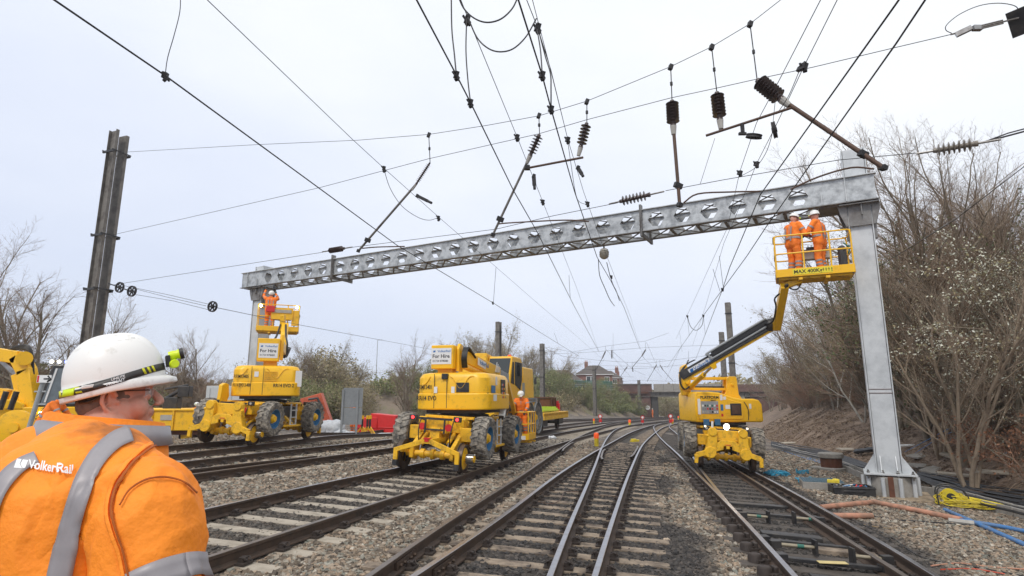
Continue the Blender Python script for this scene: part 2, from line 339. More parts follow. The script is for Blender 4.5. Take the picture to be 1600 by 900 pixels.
r = ramp(N, [(.35, (.16, .125, .09)), (.5, (.24, .19, .145)), (.6, (.17, .17, .08)), (.75, (.12, .15, .055))]); L(n.outputs['Fac'], r.inputs['Fac']); L(r.outputs['Color'], b.inputs['Base Color']); b.inputs['Roughness'].default_value = 1; M['grass'] = m
ys = [-12, -6, 0, 3]+list(np.arange(5, 30, .8))+list(np.arange(30, 70, 2))+list(np.arange(70, 140, 3))+[145, 160, 180, 220, 300, 450, 700, 1100, 1800]
xs = [-1200, -600, -300, -160, -100]+list(np.arange(-70, -20, 5))+list(np.arange(-20, 10, 1.2))+list(np.arange(10, 32, .55))+list(np.arange(32, 75, 2))+[80, 100, 130, 200, 400, 800, 1500]
V = [(x, y, ground(x, y)) for y in ys for x in xs]; nx = len(xs); Fc = []; mi = []
for j in range(len(ys)-1):
    for i in range(nx-1):
        Fc.append((j*nx+i, j*nx+i+1, (j+1)*nx+i+1, (j+1)*nx+i)); x = (xs[i]+xs[i+1])/2; y = (ys[j]+ys[j+1])/2
        mi.append(1 if x > lerp_t(TOE, y)-.3 else (2 if (y > 68 and x < lerp_t(LTOE, y) and x > -30) or y > 140 or x < -45 else 0))
o = npmesh('ground', V, Fc, ['ballast', 'soil', 'grass'], mi=mi, smooth=True); tag(o, kind='structure')
# ------------------------------------------------------------------ rails, traced on the canted plane
RP = {
'R1': [(319, 795), (505, 752.5), (631, 729), (827, 686), (885, 674), (930, 667), (948, 662.5), (975, 658.5), (1035, 654.5)],
'R2': [(560, 794), (672, 758), (730, 740), (818, 709), (840, 703), (895, 686.5), (918, 679.5), (945, 673.5), (967, 668), (997, 662), (1050, 656)],
'R3': [(575, 899), (660, 838), (750, 782), (820, 740), (840, 725), (870, 705), (895, 687), (907, 681), (924, 673.5), (948, 665), (966, 662), (990, 658), (1035, 654.5)],
'R4': [(648, 899), (730, 846), (810, 790), (840, 763.5), (870, 742), (900, 723), (930, 705), (945, 697), (967, 685), (990, 673.5), (1020, 664), (1035, 661), (1065, 656)],
'R5': [(859, 899), (882, 836), (902, 792), (915, 764), (924, 741), (933, 720), (937, 706), (943, 694), (950, 682), (960, 672), (975, 666), (990, 663.5), (1050, 657)],
'R6': [(930, 898), (952, 824), (968, 784), (973, 764), (990, 723), (999, 703), (1008, 690), (1023, 676.5), (1035, 668), (1044, 665), (1057, 661), (1072, 658.5)],
'R7': [(1242, 900), (1180, 830), (1137, 786), (1080, 730), (1065, 715), (1050, 701), (1035, 688), (1025, 676), (1021, 668), (1023, 664.5), (1035, 661)],
'R8': [(1141, 791), (1117, 760), (1094, 732), (1062, 682), (1048, 670), (1045, 666), (1055, 662), (1075, 659)],
'R9': [(1417, 900), (1305, 830), (1230, 782.5), (1162, 740), (1105, 706), (1085, 690), (1067, 674), (1062, 668), (1070, 664)],
'R10': [(1462, 899), (1380, 847.5), (1317, 812.5), (1255, 777.5), (1182, 739), (1117, 708), (1095, 694), (1080, 682), (1078, 674), (1085, 668)],
'L1': [(120, 741), (283, 721), (440, 703), (607, 687), (700, 678), (800, 668)], 'L2': [(120, 755), (290, 733), (494, 712)], 'L3': [(120, 765), (300, 740), (494, 715.4), (613, 699), (720, 686), (820, 673)],
'L4': [(150, 721), (280, 708), (392, 696), (607, 677), (700, 669), (800, 661)], 'L5': [(150, 705), (280, 695), (420, 682), (607, 669), (700, 663), (800, 657)],
'L6': [(0, 738), (60, 731), (120, 726), (220, 712)], 'L7': [(0, 712), (60, 708), (130, 703), (240, 692)],
'F1': [(840, 668), (870, 664), (900, 661), (950, 656.5), (1007, 653.5), (1035, 652.5)], 'F2': [(840, 674), (872, 669), (905, 665), (950, 660), (1000, 656), (1035, 653.8)],
'E1': [(800, 657), (900, 654.5), (1000, 652.4)], 'E2': [(800, 660), (900, 656.5), (1000, 653.2)],
}
RW = {}
for k, pts in RP.items():
    P = [G(*p) for p in pts]; P = [Vector((p.x, p.y, 0)) for p in P]
    if k[0] == 'R' and k != 'R8': d = (P[1]-P[0]).normalized(); P = [P[0]-d*9, P[0]-d*3]+P
    if k[0] in 'EF' or k in ('R1', 'R2', 'R3', 'R4', 'R5', 'R6'):
        d = (P[-1]-P[-3]).normalized(); P = P+[P[-1]+d*40]
    P = catmull(P, 6)
    Q = [P[0]]                                                        # even spacing, then iron out the tracing noise
    for p in P[1:]:
        while (p-Q[-1]).length > 1.0: Q.append(Q[-1]+(p-Q[-1]).normalized()*1.0)
    Q.append(P[-1]); P = Q
    for _ in range(8): P = [P[0]]+[(P[i-1]+P[i]*2+P[i+1])/4 for i in range(1, len(P)-1)]+[P[-1]]
    for _ in range(14):
        P = [P[0]]+[(P[i-1]+P[i]*2+P[i+1])/4 if P[i].y > 30 else P[i] for i in range(1, len(P)-1)]+[P[-1]]
    RW[k] = P
def rx(k, y):
    P = RW[k]
    for a, c in zip(P, P[1:]):
        if a.y <= y <= c.y: return a.x+(c.x-a.x)*(y-a.y)/max(1e-6, c.y-a.y)
    return P[0].x if y < P[0].y else P[-1].x
PROF = [(-.034, -.004), (-.03, 0), (.03, 0), (.034, -.004), (.034, -.036), (.011, -.048), (.010, -.12), (.066, -.142), (.07, -.158), (-.07, -.158), (-.066, -.142), (-.010, -.12), (-.011, -.048), (-.034, -.036)]
def sweep_rail(name, pts, parent, top='railtop', dz=0.0):
    n = len(PROF); V = []; Fc = []; mi = []
    for i, p in enumerate(pts):
        t = (pts[min(i+1, len(pts)-1)]-pts[max(i-1, 0)]).normalized(); s = Vector((t.y, -t.x, 0)); z = g0(p.x, p.y)+dz
        for a, h in PROF: q = p+s*a; V.append((q.x, q.y, z+h))
    for i in range(len(pts)-1):
        for k in range(n): Fc.append((i*n+k, i*n+(k+1) % n, (i+1)*n+(k+1) % n, (i+1)*n+k)); mi.append(0 if k in (0, 1, 2) else 1)
    o = npmesh(name, V, Fc, [top, 'railside'], parent, mi); return o
# sleeper + clips
def sleeper(name, c, d, length, parent, mname, w=.26, h=.14, rails=(), dz=-.160):
    """c centre, d unit vector across the track"""
    t = Vector((-d.y, d.x, 0)); mb = MB(); a = c-d*length/2; b_ = c+d*length/2; z = lambda p: g0(p.x, p.y)+dz
    n = 6; vs = []
    for i in range(n+1):
        p = a+(b_-a)*i/n; zz = z(p)+random.uniform(-.004, .004)
        if mname == 'sleeperc' and 2 <= i <= 4: zz -= .005
        for q, hh in ((-w/2, -h), (-w/2+.012, 0), (w/2-.012, 0), (w/2, -h)): e = p+t*(q+random.uniform(-.005, .005)); vs.append((e.x, e.y, zz+hh))
    fs = [(i*4+k, (i+1)*4+k, (i+1)*4+(k+1) % 4, i*4+(k+1) % 4) for i in range(n) for k in range(4)]+[(0, 1, 2, 3), (n*4+3, n*4+2, n*4+1, n*4)]
    mb.add(vs, fs); s = mb.build(name, mname, parent, smooth=0)
    if rails:
        for rp in rails:
            cl = MB(); zz = z(rp)+.012
            cl.beam(rp-d*.17+Vector((0, 0, zz)), rp+d*.17+Vector((0, 0, zz)), .17, .022)
            for sg in (-1, 1):
                e = rp+d*sg*.10; cl.box((e.x, e.y, zz+.03), (.07, .07, .06), (0, 0, math.atan2(t.y, t.x)))
                cl.tube([e+d*sg*.06+t*.05+Vector((0, 0, zz+.02)), e+d*sg*.03+t*.065+Vector((0, 0, zz+.055)), e-d*sg*.02+t*.02+Vector((0, 0, zz+.06)), e+d*sg*.03-t*.05+Vector((0, 0, zz+.06)), e+d*sg*.06-t*.01+Vector((0, 0, zz+.03))], .011, 5)
            cl.build('rail_clip', 'clip', s, smooth=40)
    return s
SLP = []                                   # sleeper rectangles, for the stones
def lay(track, rk, y0, y1, pitch, ext, mname, mfar='timber', w=.26, clips=True, lim=90, jitter=.0, clipmax=24):
    """sleepers square to the first rail in rk, reaching past the outermost rails by ext"""
    P = RW[rk[0]]; s_acc = 0; nxt = 0; cnt = 0; rest = MB()
    for a, c in zip(P, P[1:]):
        seg = (c-a); sl = seg.length; t = seg.normalized()
        while nxt <= s_acc+sl:
            p = a+t*(nxt-s_acc); nxt += pitch
            if p.y < y0 or p.y > y1: continue
            d = Vector((t.y, -t.x, 0)); hits = []
            for k in rk:
                q = p
                for _ in range(4):                                  # walk across to rail k
                    dxk = rx(k, q.y)-q.x; q = q+d*(dxk*d.x)
                if RW[k][0].y-.2 <= q.y <= RW[k][-1].y: hits.append((q-p).dot(d))
            if not hits: continue
            lo, hi = min(hits)-ext[0]+random.uniform(-jitter, jitter), max(hits)+ext[1]+random.uniform(-jitter, jitter); cc = p+d*(lo+hi)/2
            SLP.append((cc.x, cc.y, d.x, d.y, (hi-lo)/2, w/2)); cnt += 1
            if cnt <= lim: sleeper('sleeper', cc, d, hi-lo, track, mname, w, rails=[p+d*h for h in hits] if (clips and p.y < clipmax) else ())
            else: rest.box((cc.x, cc.y, g0(cc.x, cc.y)-.2), (hi-lo, w, .07), (0, 0, math.atan2(d.y, d.x)))
        s_acc += sl
    if rest.v: tag(rest.build('sleeper', mname, track, smooth=0), kind='stuff')
trA = thing('railway_track', 'railway track on pale concrete sleepers that runs under the tracked lift in the middle', 'railway track')
sweep_rail('rail', RW['R1'], trA, dz=.001); sweep_rail('rail', RW['R2'], trA, 'railtopd', dz=.002); lay(trA, ['R1', 'R2'], 4, 60, .68, (.5, .5), 'sleeperc', w=.27)
trB = thing('railway_crossing', 'four interlaced rails on long timbers curving away in the centre foreground', 'railway track')
for i, k in enumerate(('R3', 'R4', 'R5', 'R6')): sweep_rail('rail', RW[k], trB, 'railtopd' if k == 'R3' else 'railtop', dz=.003+i*.001)
lay(trB, ['R3', 'R4', 'R5', 'R6'], 3, 26, .66, (.35, .75), 'timber', w=.25, jitter=.1, clipmax=26)
lay(trB, ['R4', 'R6'], 26, 70, .7, (.5, .5), 'timber', w=.26, clips=False, lim=8)
# joint and check rails
mb = MB()
for k, (ya, yb, off) in {'R3': (22, 27, .12), 'R6': (21, 27, -.13), 'R5': (19.5, 24, .1)}.items():
    pts = [Vector((rx(k, y)+off+(.06 if y in (ya, yb) else 0)*(1 if off > 0 else -1), y, 0)) for y in np.linspace(ya, yb, 6)]
    q = sweep_rail('check_rail', pts, trB, 'railtopd', dz=.008)
for k, y in (('R3', 6.9), ('R4', 6.75), ('R4', 12.0), ('R5', 9.9)):
    x = rx(k, y); t = Vector((rx(k, y+.3)-x, .3, 0)).normalized(); s = Vector((t.y, -t.x, 0)); z = g0(x, y); p = Vector((x, y, z-.085))
    j = MB()
    for sg in (-1, 1):
        j.beam(p+s*sg*.028-t*.3, p+s*sg*.028+t*.3, .03, .075)
        for q in (-.22, -.1, .1, .22): j.cyl(p+s*sg*.04+t*q, p+s*sg*.075+t*q, .017, n=6)
    j.build('joint_plate', 'railside', trB)
trD = thing('railway_track', 'right hand railway track with switch rails, dark timbers and the lift standing on it', 'railway track')
sweep_rail('rail', RW['R7'], trD, dz=.007); sweep_rail('switch_rail', RW['R8'], trD, dz=.008); sweep_rail('rail', RW['R10'], trD, dz=.009); sweep_rail('switch_rail', RW['R9'], trD, 'railtopd', dz=-.006)
lay(trD, ['R7', 'R10'], 4, 45, .72, (.42, .45), 'timberd', w=.28, clipmax=22)
# block chairs outside the left rail of the right hand track, stretcher bars and their fittings
for i in range(15):
    y = 7.4+i*.62; x = rx('R7', y)-.17; z = g0(x, y)-.17
    c = MB(); c.lathe([(0, .12), (.07, .12), (.085, .10), (.09, 0), (.10, -.02)], (x-.05, y, z), (0, 0, 1), 10); c.box((x+.03, y, z+.03), (.2, .17, .05)); c.box((x+.07, y, z+.07), (.05, .13, .10)); c.build('slide_chair', 'clip', trD, bevel=.008)
def on_track(f, y):                     # a point between the right hand rails
    a = rx('R7', y); b_ = rx('R10', y); x = a+(b_-a)*f; return Vector((x, y, g0(x, y)))
for i, (y, lab) in enumerate(((11.3, 0), (9.0, 0), (7.95, 1))):
    a, b_ = on_track(.06, y+.12), on_track(.80, y-.16); a.z -= .10; b_.z -= .10
    s = MB(); s.beam(a, b_, .10, .045); s.box(a+(b_-a)*.02, (.12, .16, .12)); s.box(b_, (.16, .14, .1)); s.build('stretcher_bar', 'black', trD, bevel=.006)
for (y, f0, f1) in ((10.75, .06, .30), (10.75, .56, .80), (8.55, .10, .40), (8.1, .62, .86)):
    a, b_ = on_track(f0, y+.03), on_track(f1, y-.05); a.z -= .04; b_.z -= .04; e = b_-a
    d = MB(); d.cyl(a, a+e*.55, .024, n=10, m=0); d.cyl(a+e*.55, a+e*.72, .026, n=10, m=1); d.cyl(a+e*.72, b_, .022, n=10, m=0); d.box(b_ if f0 < .5 else a, (.03, .12, .20), m=2); d.box(a if f0 < .5 else b_, (.13, .1, .09), m=2)
    d.build('detector_rod', [mat('brass_rod', (.36, .31, .22), .4, .5), 'green', 'black'], trD)
lb = MB(); p = on_track(.42, 7.85); lb.box(p+Vector((0, 0, -.071)), (.34, .12, .006), (0, 0, -.15)); lb.build('yellow_plate', mat('faded_yellow_plate', (.62, .50, .22), .6), trD)
for i, (y, f0, f1) in enumerate(((12.6, .1, .85), (9.7, .12, .62), (8.75, .45, .9), (7.2, .18, .8))):
    a, b_ = on_track(f0, y+.1), on_track(f1, y-.14); a.z -= .14; b_.z -= .14
    s = MB(); s.beam(a, b_, .24, .07); s.build('bearer_plate', 'black' if i != 2 else 'timber', trD, bevel=.01)
trL = thing('railway_track', 'near one of the two left hand railway tracks, with a black check rail', 'railway track')
sweep_rail('rail', RW['L1'], trL, dz=.001); sweep_rail('rail', RW['L3'], trL, 'railtopd', dz=.002); sweep_rail('check_rail', RW['L2'], trL, 'railtopd', dz=.004); lay(trL, ['L3', 'L1'], 5, 55, .68, (.5, .5), 'sleeperc', clipmax=24)
trM = thing('railway_track', 'far one of the two left hand railway tracks, under the wheeled lift', 'railway track')
sweep_rail('rail', RW['L4'], trM, dz=.001); sweep_rail('rail', RW['L5'], trM, 'railtopd', dz=.002); lay(trM, ['L4', 'L5'], 5, 60, .68, (.5, .5), 'sleeperc', clipmax=0)
trN = thing('railway_track', 'railway track at the left edge under the excavator', 'railway track')
sweep_rail('rail', RW['L6'], trN, dz=.001); sweep_rail('rail', RW['L7'], trN, dz=.002); lay(trN, ['L6', 'L7'], 5, 60, .7, (.5, .5), 'sleeperc', clipmax=0)
trF = thing('railway_track', 'distant railway track with the flat wagon standing on it', 'railway track')
sweep_rail('rail', RW['F1'], trF, dz=.010); sweep_rail('rail', RW['F2'], trF, dz=.011); lay(trF, ['F1', 'F2'], 30, 120, .8, (.5, .5), 'sleeperc', clips=False, lim=5)
trE = thing('railway_track', 'farthest railway track at the foot of the left bank', 'railway track')
sweep_rail('rail', RW['E1'], trE, dz=.012); sweep_rail('rail', RW['E2'], trE, dz=.013)
# oily strips
def strip(name, f0, f1, y0, y1, n, dz, m):
    V = []; Fc = []
    for i in range(n+1):
        y = y0+(y1-y0)*i/n; a, b_ = f0(y), f1(y)
        for j in range(5):
            x = a+(b_-a)*j/4+(random.uniform(-.15, .15) if j in (0, 4) else 0); V.append((x, y, ground(x, y)+dz))
    for i in range(n):
        for j in range(4): Fc.append((i*5+j, i*5+j+1, (i+1)*5+j+1, (i+1)*5+j))
    tag(npmesh(name, V, Fc, m), kind='structure')
BEDS = [(lambda y: rx('R1', y)+.05, lambda y: rx('R2', y)-.1, 3, 60), (lambda y: rx('R4', y)-.15, lambda y: rx('R6', y)+.85+.4*math.sin(y*.9), 3, 60), (lambda y: rx('R7', y)-.15, lambda y: rx('R10', y)+.55, 3, 40), (lambda y: rx('L3', y)-1.5, lambda y: rx('L3', y), 11, 30)]
for i, (f0, f1, a, b_) in enumerate(BEDS): strip('track_bed', f0, f1, a, b_, 60, .005, 'oily')
# ------------------------------------------------------------------ loose ballast stones
rng = np.random.default_rng(3)
def scatter(y0, y1, dens, r0, r1, xl, xr):
    area = (xr(y0)-xl(y0)+xr(y1)-xl(y1))/2*(y1-y0); n = int(area*dens); y = rng.uniform(y0, y1, n); L0 = np.array([xl(v) for v in (y0, y1)]); R0 = np.array([xr(v) for v in (y0, y1)])
    t = (y-y0)/(y1-y0); a = L0[0]+(L0[1]-L0[0])*t; b_ = R0[0]+(R0[1]-R0[0])*t; x = a+(b_-a)*rng.random(n); return x, y, rng.uniform(r0, r1, n)
Xs, Ys, Rs = [], [], []
xr_ = lambda y: min(y*.98+.6, lerp_t(TOE, y)+.4)
for (y0, y1, dn, r0, r1) in ((5.2, 7, 800, .020, .042), (7, 9.5, 620, .022, .046), (9.5, 13, 400, .026, .052), (13, 17, 250, .03, .058), (17, 23, 130, .035, .064), (23, 32, 50, .04, .07)):
    x, y, r_ = scatter(y0, y1, dn, r0, r1, lambda v: -(v*.93), xr_); Xs.append(x); Ys.append(y); Rs.append(r_)
X = np.concatenate(Xs); Y = np.concatenate(Ys); RR = np.concatenate(Rs)
keep = np.ones(len(X), bool)
for (cx, cy, dx_, dy_, hl, hw) in SLP:
    if cy > 33: continue
    near = np.abs(Y-cy) < hl*abs(dy_)+hw+.2
    idx = np.nonzero(near & keep)[0]; ax = X[idx]-cx; ay = Y[idx]-cy; al = ax*dx_+ay*dy_; ac = -ax*dy_+ay*dx_
    ins = (np.abs(al) < hl-.02) & (np.abs(ac) < hw-.005) & (rng.random(len(idx)) > .15); keep[idx[ins]] = False
yg = np.arange(4, 34, .25); dark = np.zeros(len(X))
def onx(f, y): return np.interp(y, yg, [f(v) for v in yg])
for k in ('R1', 'R2', 'R3', 'R4', 'R5', 'R6', 'R7', 'R8', 'R9', 'R10', 'L1', 'L3', 'L4', 'L5'):
    d_ = np.abs(X-onx(lambda v: rx(k, v), Y)); keep &= ~((d_ < .085) & (Y > RW[k][0].y))
wob = np.array([mnoise.noise(Vector((a*1.2, b_*1.2, 0)))*.35+mnoise.noise(Vector((a*.35, b_*.35, 5)))*.3 for a, b_ in zip(X, Y)])
for i, (f0, f1, a, b_) in enumerate(BEDS):
    if i == 3: continue
    l, h = onx(f0, Y), onx(f1, Y); e = np.minimum(X-l, h-X)+wob*.9+.12; dk = 1/(1+np.exp(-e*14)); dark = np.maximum(dark, dk*(1 if i else .8))
dark = np.clip(dark+wob*.25, 0, 1)
X, Y, RR, dark = X[keep], Y[keep], RR[keep], dark[keep]; n = len(X)
Z = np.where(X < 0, -.055*X, -.055*X)-.185; sm = np.clip((Y-22)/12, 0, 1); sm = sm*sm*(3-2*sm); sm2 = np.clip((-X-10.5)/5, 0, 1); sm2 = sm2*sm2*(3-2*sm2); Z = np.where(X < 0, -.055*np.maximum(X, -10.5)*(1-sm)*(1-sm2)-.185, Z); Z += rng.uniform(-.012, .004, n)+.004*(dark < .5)
cube = np.array([(-1, -1, -1), (1, -1, -1), (1, 1, -1), (-1, 1, -1), (-1, -1, 1), (1, -1, 1), (1, 1, 1), (-1, 1, 1)], float)
Vt = cube[None]*rng.uniform(.35, 1.0, (n, 8, 3))*rng.uniform(.65, 1.1, (n, 1, 3))
q = rng.normal(size=(n, 4)); q /= np.linalg.norm(q, axis=1)[:, None]; w, x_, y_, z_ = q.T
Rm = np.stack([1-2*(y_*y_+z_*z_), 2*(x_*y_-z_*w), 2*(x_*z_+y_*w), 2*(x_*y_+z_*w), 1-2*(x_*x_+z_*z_), 2*(y_*z_-x_*w), 2*(x_*z_-y_*w), 2*(y_*z_+x_*w), 1-2*(x_*x_+y_*y_)], 1).reshape(n, 3, 3)
Vt = np.einsum('nij,nkj->nki', Rm, Vt)*RR[:, None, None]; Vt[:, :, 2] *= .8; Vt += np.stack([X, Y, Z], 1)[:, None]
fq = np.array([(3, 2, 1, 0), (4, 5, 6, 7), (0, 1, 5, 4), (1, 2, 6, 5), (2, 3, 7, 6), (3, 0, 4, 7)]); Fq = (fq[None]+(np.arange(n)*8)[:, None, None]).reshape(-1, 4)
m, nt, b, N, L = mk('crushed_stone'); g = N('ShaderNodeNewGeometry'); at = N('ShaderNodeAttribute'); at.attribute_name = 'oil'
r = ramp(N, [(0, (.07, .056, .044)), (.22, (.16, .128, .095)), (.42, (.26, .205, .15)), (.6, (.36, .265, .185)), (.78, (.33, .29, .235)), (.9, (.18, .185, .155)), (1, (.56, .50, .41))])
r2 = ramp(N, [(0, (.022, .021, .021)), (.5, (.048, .043, .040)), (1, (.10, .085, .074))]); L(g.outputs['Random Per Island'], r.inputs['Fac']); L(g.outputs['Random Per Island'], r2.inputs['Fac'])
mx = N('ShaderNodeMixRGB'); L(at.outputs['Fac'], mx.inputs[0]); L(r.outputs['Color'], mx.inputs[1]); L(r2.outputs['Color'], mx.inputs[2])
tc = N('ShaderNodeTexCoord'); nn = N('ShaderNodeTexNoise'); nn.inputs['Scale'].default_value = 45; nn.inputs['Detail'].default_value = 4; L(tc.outputs['Object'], nn.inputs['Vector'])
r3 = ramp(N, [(.3, (.72, .72, .72)), (.7, (1.1, 1.1, 1.1))]); L(nn.outputs['Fac'], r3.inputs['Fac']); m2 = N('ShaderNodeMixRGB'); m2.blend_type = 'MULTIPLY'; m2.inputs[0].default_value = 1; L(mx.outputs[0], m2.inputs[1]); L(r3.outputs[0], m2.inputs[2]); L(m2.outputs[0], b.inputs['Base Color']); b.inputs['Roughness'].default_value = .85
o = npmesh('ballast_stones', Vt.reshape(-1, 3), Fq, m); a_ = o.data.attributes.new('oil', 'FLOAT', 'POINT'); a_.data.foreach_set('value', np.repeat(dark, 8).astype(np.float32))
tag(o, 'loose crushed stone between and beside the rails, black with oil in the centre track', 'ballast', kind='stuff'); print('stones', n)
# ------------------------------------------------------------------ steel portal gantry
GA = Vector((9.6, 15.3, 0)); GB = Vector((-13.3, 28.1, 0)); gb = (GB-GA).normalized(); gy = Vector((-gb.y, gb.x, 0)); grot = math.atan2(gb.y, gb.x)
gan = thing('gantry', 'new galvanised steel portal gantry spanning all the tracks', 'gantry', GA, (0, 0, grot))
def gs(px, py, yo=0.0):
    p = at_pl(px, py, gy, GA+gy*yo); q = p-GA; return q.dot(gb), p.z
ZB, ZT, BW = 7.09, 7.81, 1.0
S0, S1 = -.36, 26.15
holes = [1.54+.826*i for i in range(6)]+[6.62+.8647*i for i in range(16)]+[20.66+.903*i for i in range(5)]
def web(name, y):
    mb = MB(); hw, hh, t = .27, .235, .02; zc = (ZB+ZT)/2
    def plate(a, b): mb.box(((a+b)/2, y, zc), (b-a, t, ZT-ZB-.03))
    last = S0
    for h in holes:
        a, b = h-.41, h+.41
        if a > last+.002: plate(last, a)
        outer = [(a, ZB+.015), (h-.12, ZB+.015), (h+.12, ZB+.015), (b, ZB+.015), (b, zc), (b, ZT-.015), (h+.12, ZT-.015), (h-.12, ZT-.015), (a, ZT-.015), (a, zc)]
        hexa = [(h-hw, zc), (h-.12, zc-hh), (h+.12, zc-hh), (h+hw, zc), (h+hw, zc), (h+hw, zc), (h+.12, zc+hh), (h-.12, zc+hh), (h-hw, zc), (h-hw, zc)]
        vs = []; 
        for yy in (y-t/2, y+t/2): vs += [(p[0], yy, p[1]) for p in outer]+[(p[0], yy, p[1]) for p in hexa]
        fs = []
        quads = [(0, 1, 1, 0), (1, 2, 2, 1), (2, 3, 3, 2), (3, 4, 3, 3), (4, 5, 3, 3), (5, 6, 6, 3), (6, 7, 7, 6), (7, 8, 0, 7), (8, 9, 0, 0), (9, 0, 0, 0)]
        for (o1, o2, h2, h1) in quads:
            f = [o1, o2]+([10+h2] if h2 != h1 else [])+[10+h1]
            fs.append(tuple(f)); fs.append(tuple(20+i for i in reversed(f)))
        hx = [10, 11, 12, 13, 16, 17]
        for i in range(6): p, q = hx[i], hx[(i+1) % 6]; fs.append((p, q, 20+q, 20+p))
        mb.add(vs, fs); last = b
    plate(last, S1)
    w = mb.build(name, 'galvweb', gan, smooth=0); return w
for y in (0, -BW): web('web_plate', y)
for y in (0, -BW):
    for z, dz in ((ZT, .03), (ZB, -.03)):
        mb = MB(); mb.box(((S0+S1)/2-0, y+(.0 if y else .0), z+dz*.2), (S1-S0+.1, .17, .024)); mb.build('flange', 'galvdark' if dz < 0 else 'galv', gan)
# lacing, top and bottom
for z, nm in ((ZT-.03, 'top_lacing'), (ZB+.0, 'bottom_lacing')):
    mb = MB()
    for i, h in enumerate(holes):
        a, b = h-.36, h+.36
        mb.beam((a, -.09, z), (b, -BW+.09, z), .06, .012); mb.beam((a, -BW+.09, z-.015), (b, -.09, z-.015), .06, .012)
        mb.box((h-.43, -BW/2, z-.03), (.10, BW-.17, .022))
    for a, b in ((S0+.05, 1.05), (24.75, S1-.05)): mb.box(((a+b)/2, -BW/2, z-.03), (b-a, BW-.18, .02))
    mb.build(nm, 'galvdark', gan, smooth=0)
for sx in (6.15, 19.98):
    mb = MB()
    for y, o in ((0, .10), (-BW, -.10)):
        mb.box((sx-.02, y+o*.4, (ZB+ZT)/2), (.02, .22, ZT-ZB+.34)); mb.box((sx+.02, y+o*.4, (ZB+ZT)/2), (.02, .22, ZT-ZB+.34))
        for k in range(5): mb.cyl((sx-.06, y+o*.9, ZB+.06+k*.15), (sx+.06, y+o*.9, ZB+.06+k*.15), .018, n=6)
    mb.box((sx, -BW/2, ZB-.10), (.06, BW, .12)); mb.build('splice_plate', 'galvdark', gan)
for s_ in (.35, .95, 25.0, 25.7):
    mb = MB(); mb.box((s_, .05, (ZB+ZT)/2-(.0 if s_ in (.35, 25.7) else .17)), (.018, .09, ZT-ZB-.05 if s_ in (.35, 25.7) else .34)); mb.build('stiffener', 'galv', gan)
def column(px, py, basepx, wdt, name_label, zb, zt=8.70):
    s_, _ = gs(px, py, -.2); y0, y1 = -.2, -.78; c = tag(empty('column', (0, 0, 0), parent=gan), name_label)
    o = MB(); t = .03
    # box column: front and rear plates set between two side plates that stand proud as flanges
    o.box((s_, y0-.02, (zb+zt)/2), (wdt-.05, .025, zt-zb)); o.box((s_, y1+.02, (zb+zt)/2), (wdt-.05, .025, zt-zb))
    for k in (-1, 1): o.box((s_+k*wdt/2, (y0+y1)/2, (zb+zt)/2), (.03, y0-y1+.06, zt-zb))
    o.box((s_, (y0+y1)/2, zt-.01), (wdt-.03, y0-y1-.06, .02))
    cc = o.build('shaft', 'galv', gan, bevel=.004)
    bpy.data.objects.remove(c); 
    if name_label: cc['label'] = name_label
    j = MB(); j.box((s_, y0+.0, zb+2.05), (wdt+.02, .012, .015)); j.box((s_, y0+.0, zb+2.15), (wdt+.02, .012, .012)); j.build('weld_band', 'rust', cc)
    b = MB(); b.box((s_, (y0+y1)/2, zb+.02), (1.15, 1.1, .045)); b.build('base_plate', 'galv', cc, bevel=.005)
    for k in (-1, 1):
        for y in (y0-.05, y1+.05):
            q = MB(); q.prism([(0, 0), (.27, 0), (.0, .42)], (s_+k*(wdt/2+.016), y, zb+.043), (k, 0, 0), (0, 0, 1), (0, .02, 0)); q.build('gusset', 'galv', cc)
        q = MB(); q.prism([(0, 0), (.2, 0), (.0, .42)], (s_+k*.17, y0+.0, zb+.043), (0, 1, 0), (0, 0, 1), (.02, 0, 0)); q.build('gusset', 'galv', cc)
    for kx in (-.48, -.16, .16, .48):
        for ky in (.45, -.45):
            q = MB(); q.cyl((s_+kx, (y0+y1)/2+ky, zb-.1), (s_+kx, (y0+y1)/2+ky, zb+.12), .022, n=8); q.cyl((s_+kx, (y0+y1)/2+ky, zb+.043), (s_+kx, (y0+y1)/2+ky, zb+.075), .042, n=6); q.build('anchor_bolt', 'steel', cc)
    # bearing bracket under the beam
    for k in (-1, 1):
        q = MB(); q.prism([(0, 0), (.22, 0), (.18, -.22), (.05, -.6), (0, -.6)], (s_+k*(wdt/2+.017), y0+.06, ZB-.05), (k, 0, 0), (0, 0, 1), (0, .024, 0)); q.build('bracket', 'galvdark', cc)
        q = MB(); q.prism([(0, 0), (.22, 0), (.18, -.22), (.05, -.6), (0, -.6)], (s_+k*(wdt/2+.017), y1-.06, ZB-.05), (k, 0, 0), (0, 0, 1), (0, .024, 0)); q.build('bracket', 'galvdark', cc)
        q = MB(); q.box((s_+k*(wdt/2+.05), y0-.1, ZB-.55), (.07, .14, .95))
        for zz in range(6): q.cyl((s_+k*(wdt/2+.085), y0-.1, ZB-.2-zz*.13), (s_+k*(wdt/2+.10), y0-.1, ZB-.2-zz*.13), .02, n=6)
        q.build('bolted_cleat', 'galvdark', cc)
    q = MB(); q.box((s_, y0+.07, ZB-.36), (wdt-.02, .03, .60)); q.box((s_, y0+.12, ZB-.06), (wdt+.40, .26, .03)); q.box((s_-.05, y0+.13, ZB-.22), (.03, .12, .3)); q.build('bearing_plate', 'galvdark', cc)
    return s_
zbR = gs(1395, 742, -.2)[1]
sR = column(1349, 384, None, .56, 'right column, seen from its foot up', zbR)
sL = column(401, 480, None, .56, 'left column, behind the lift', -.1, 8.12)
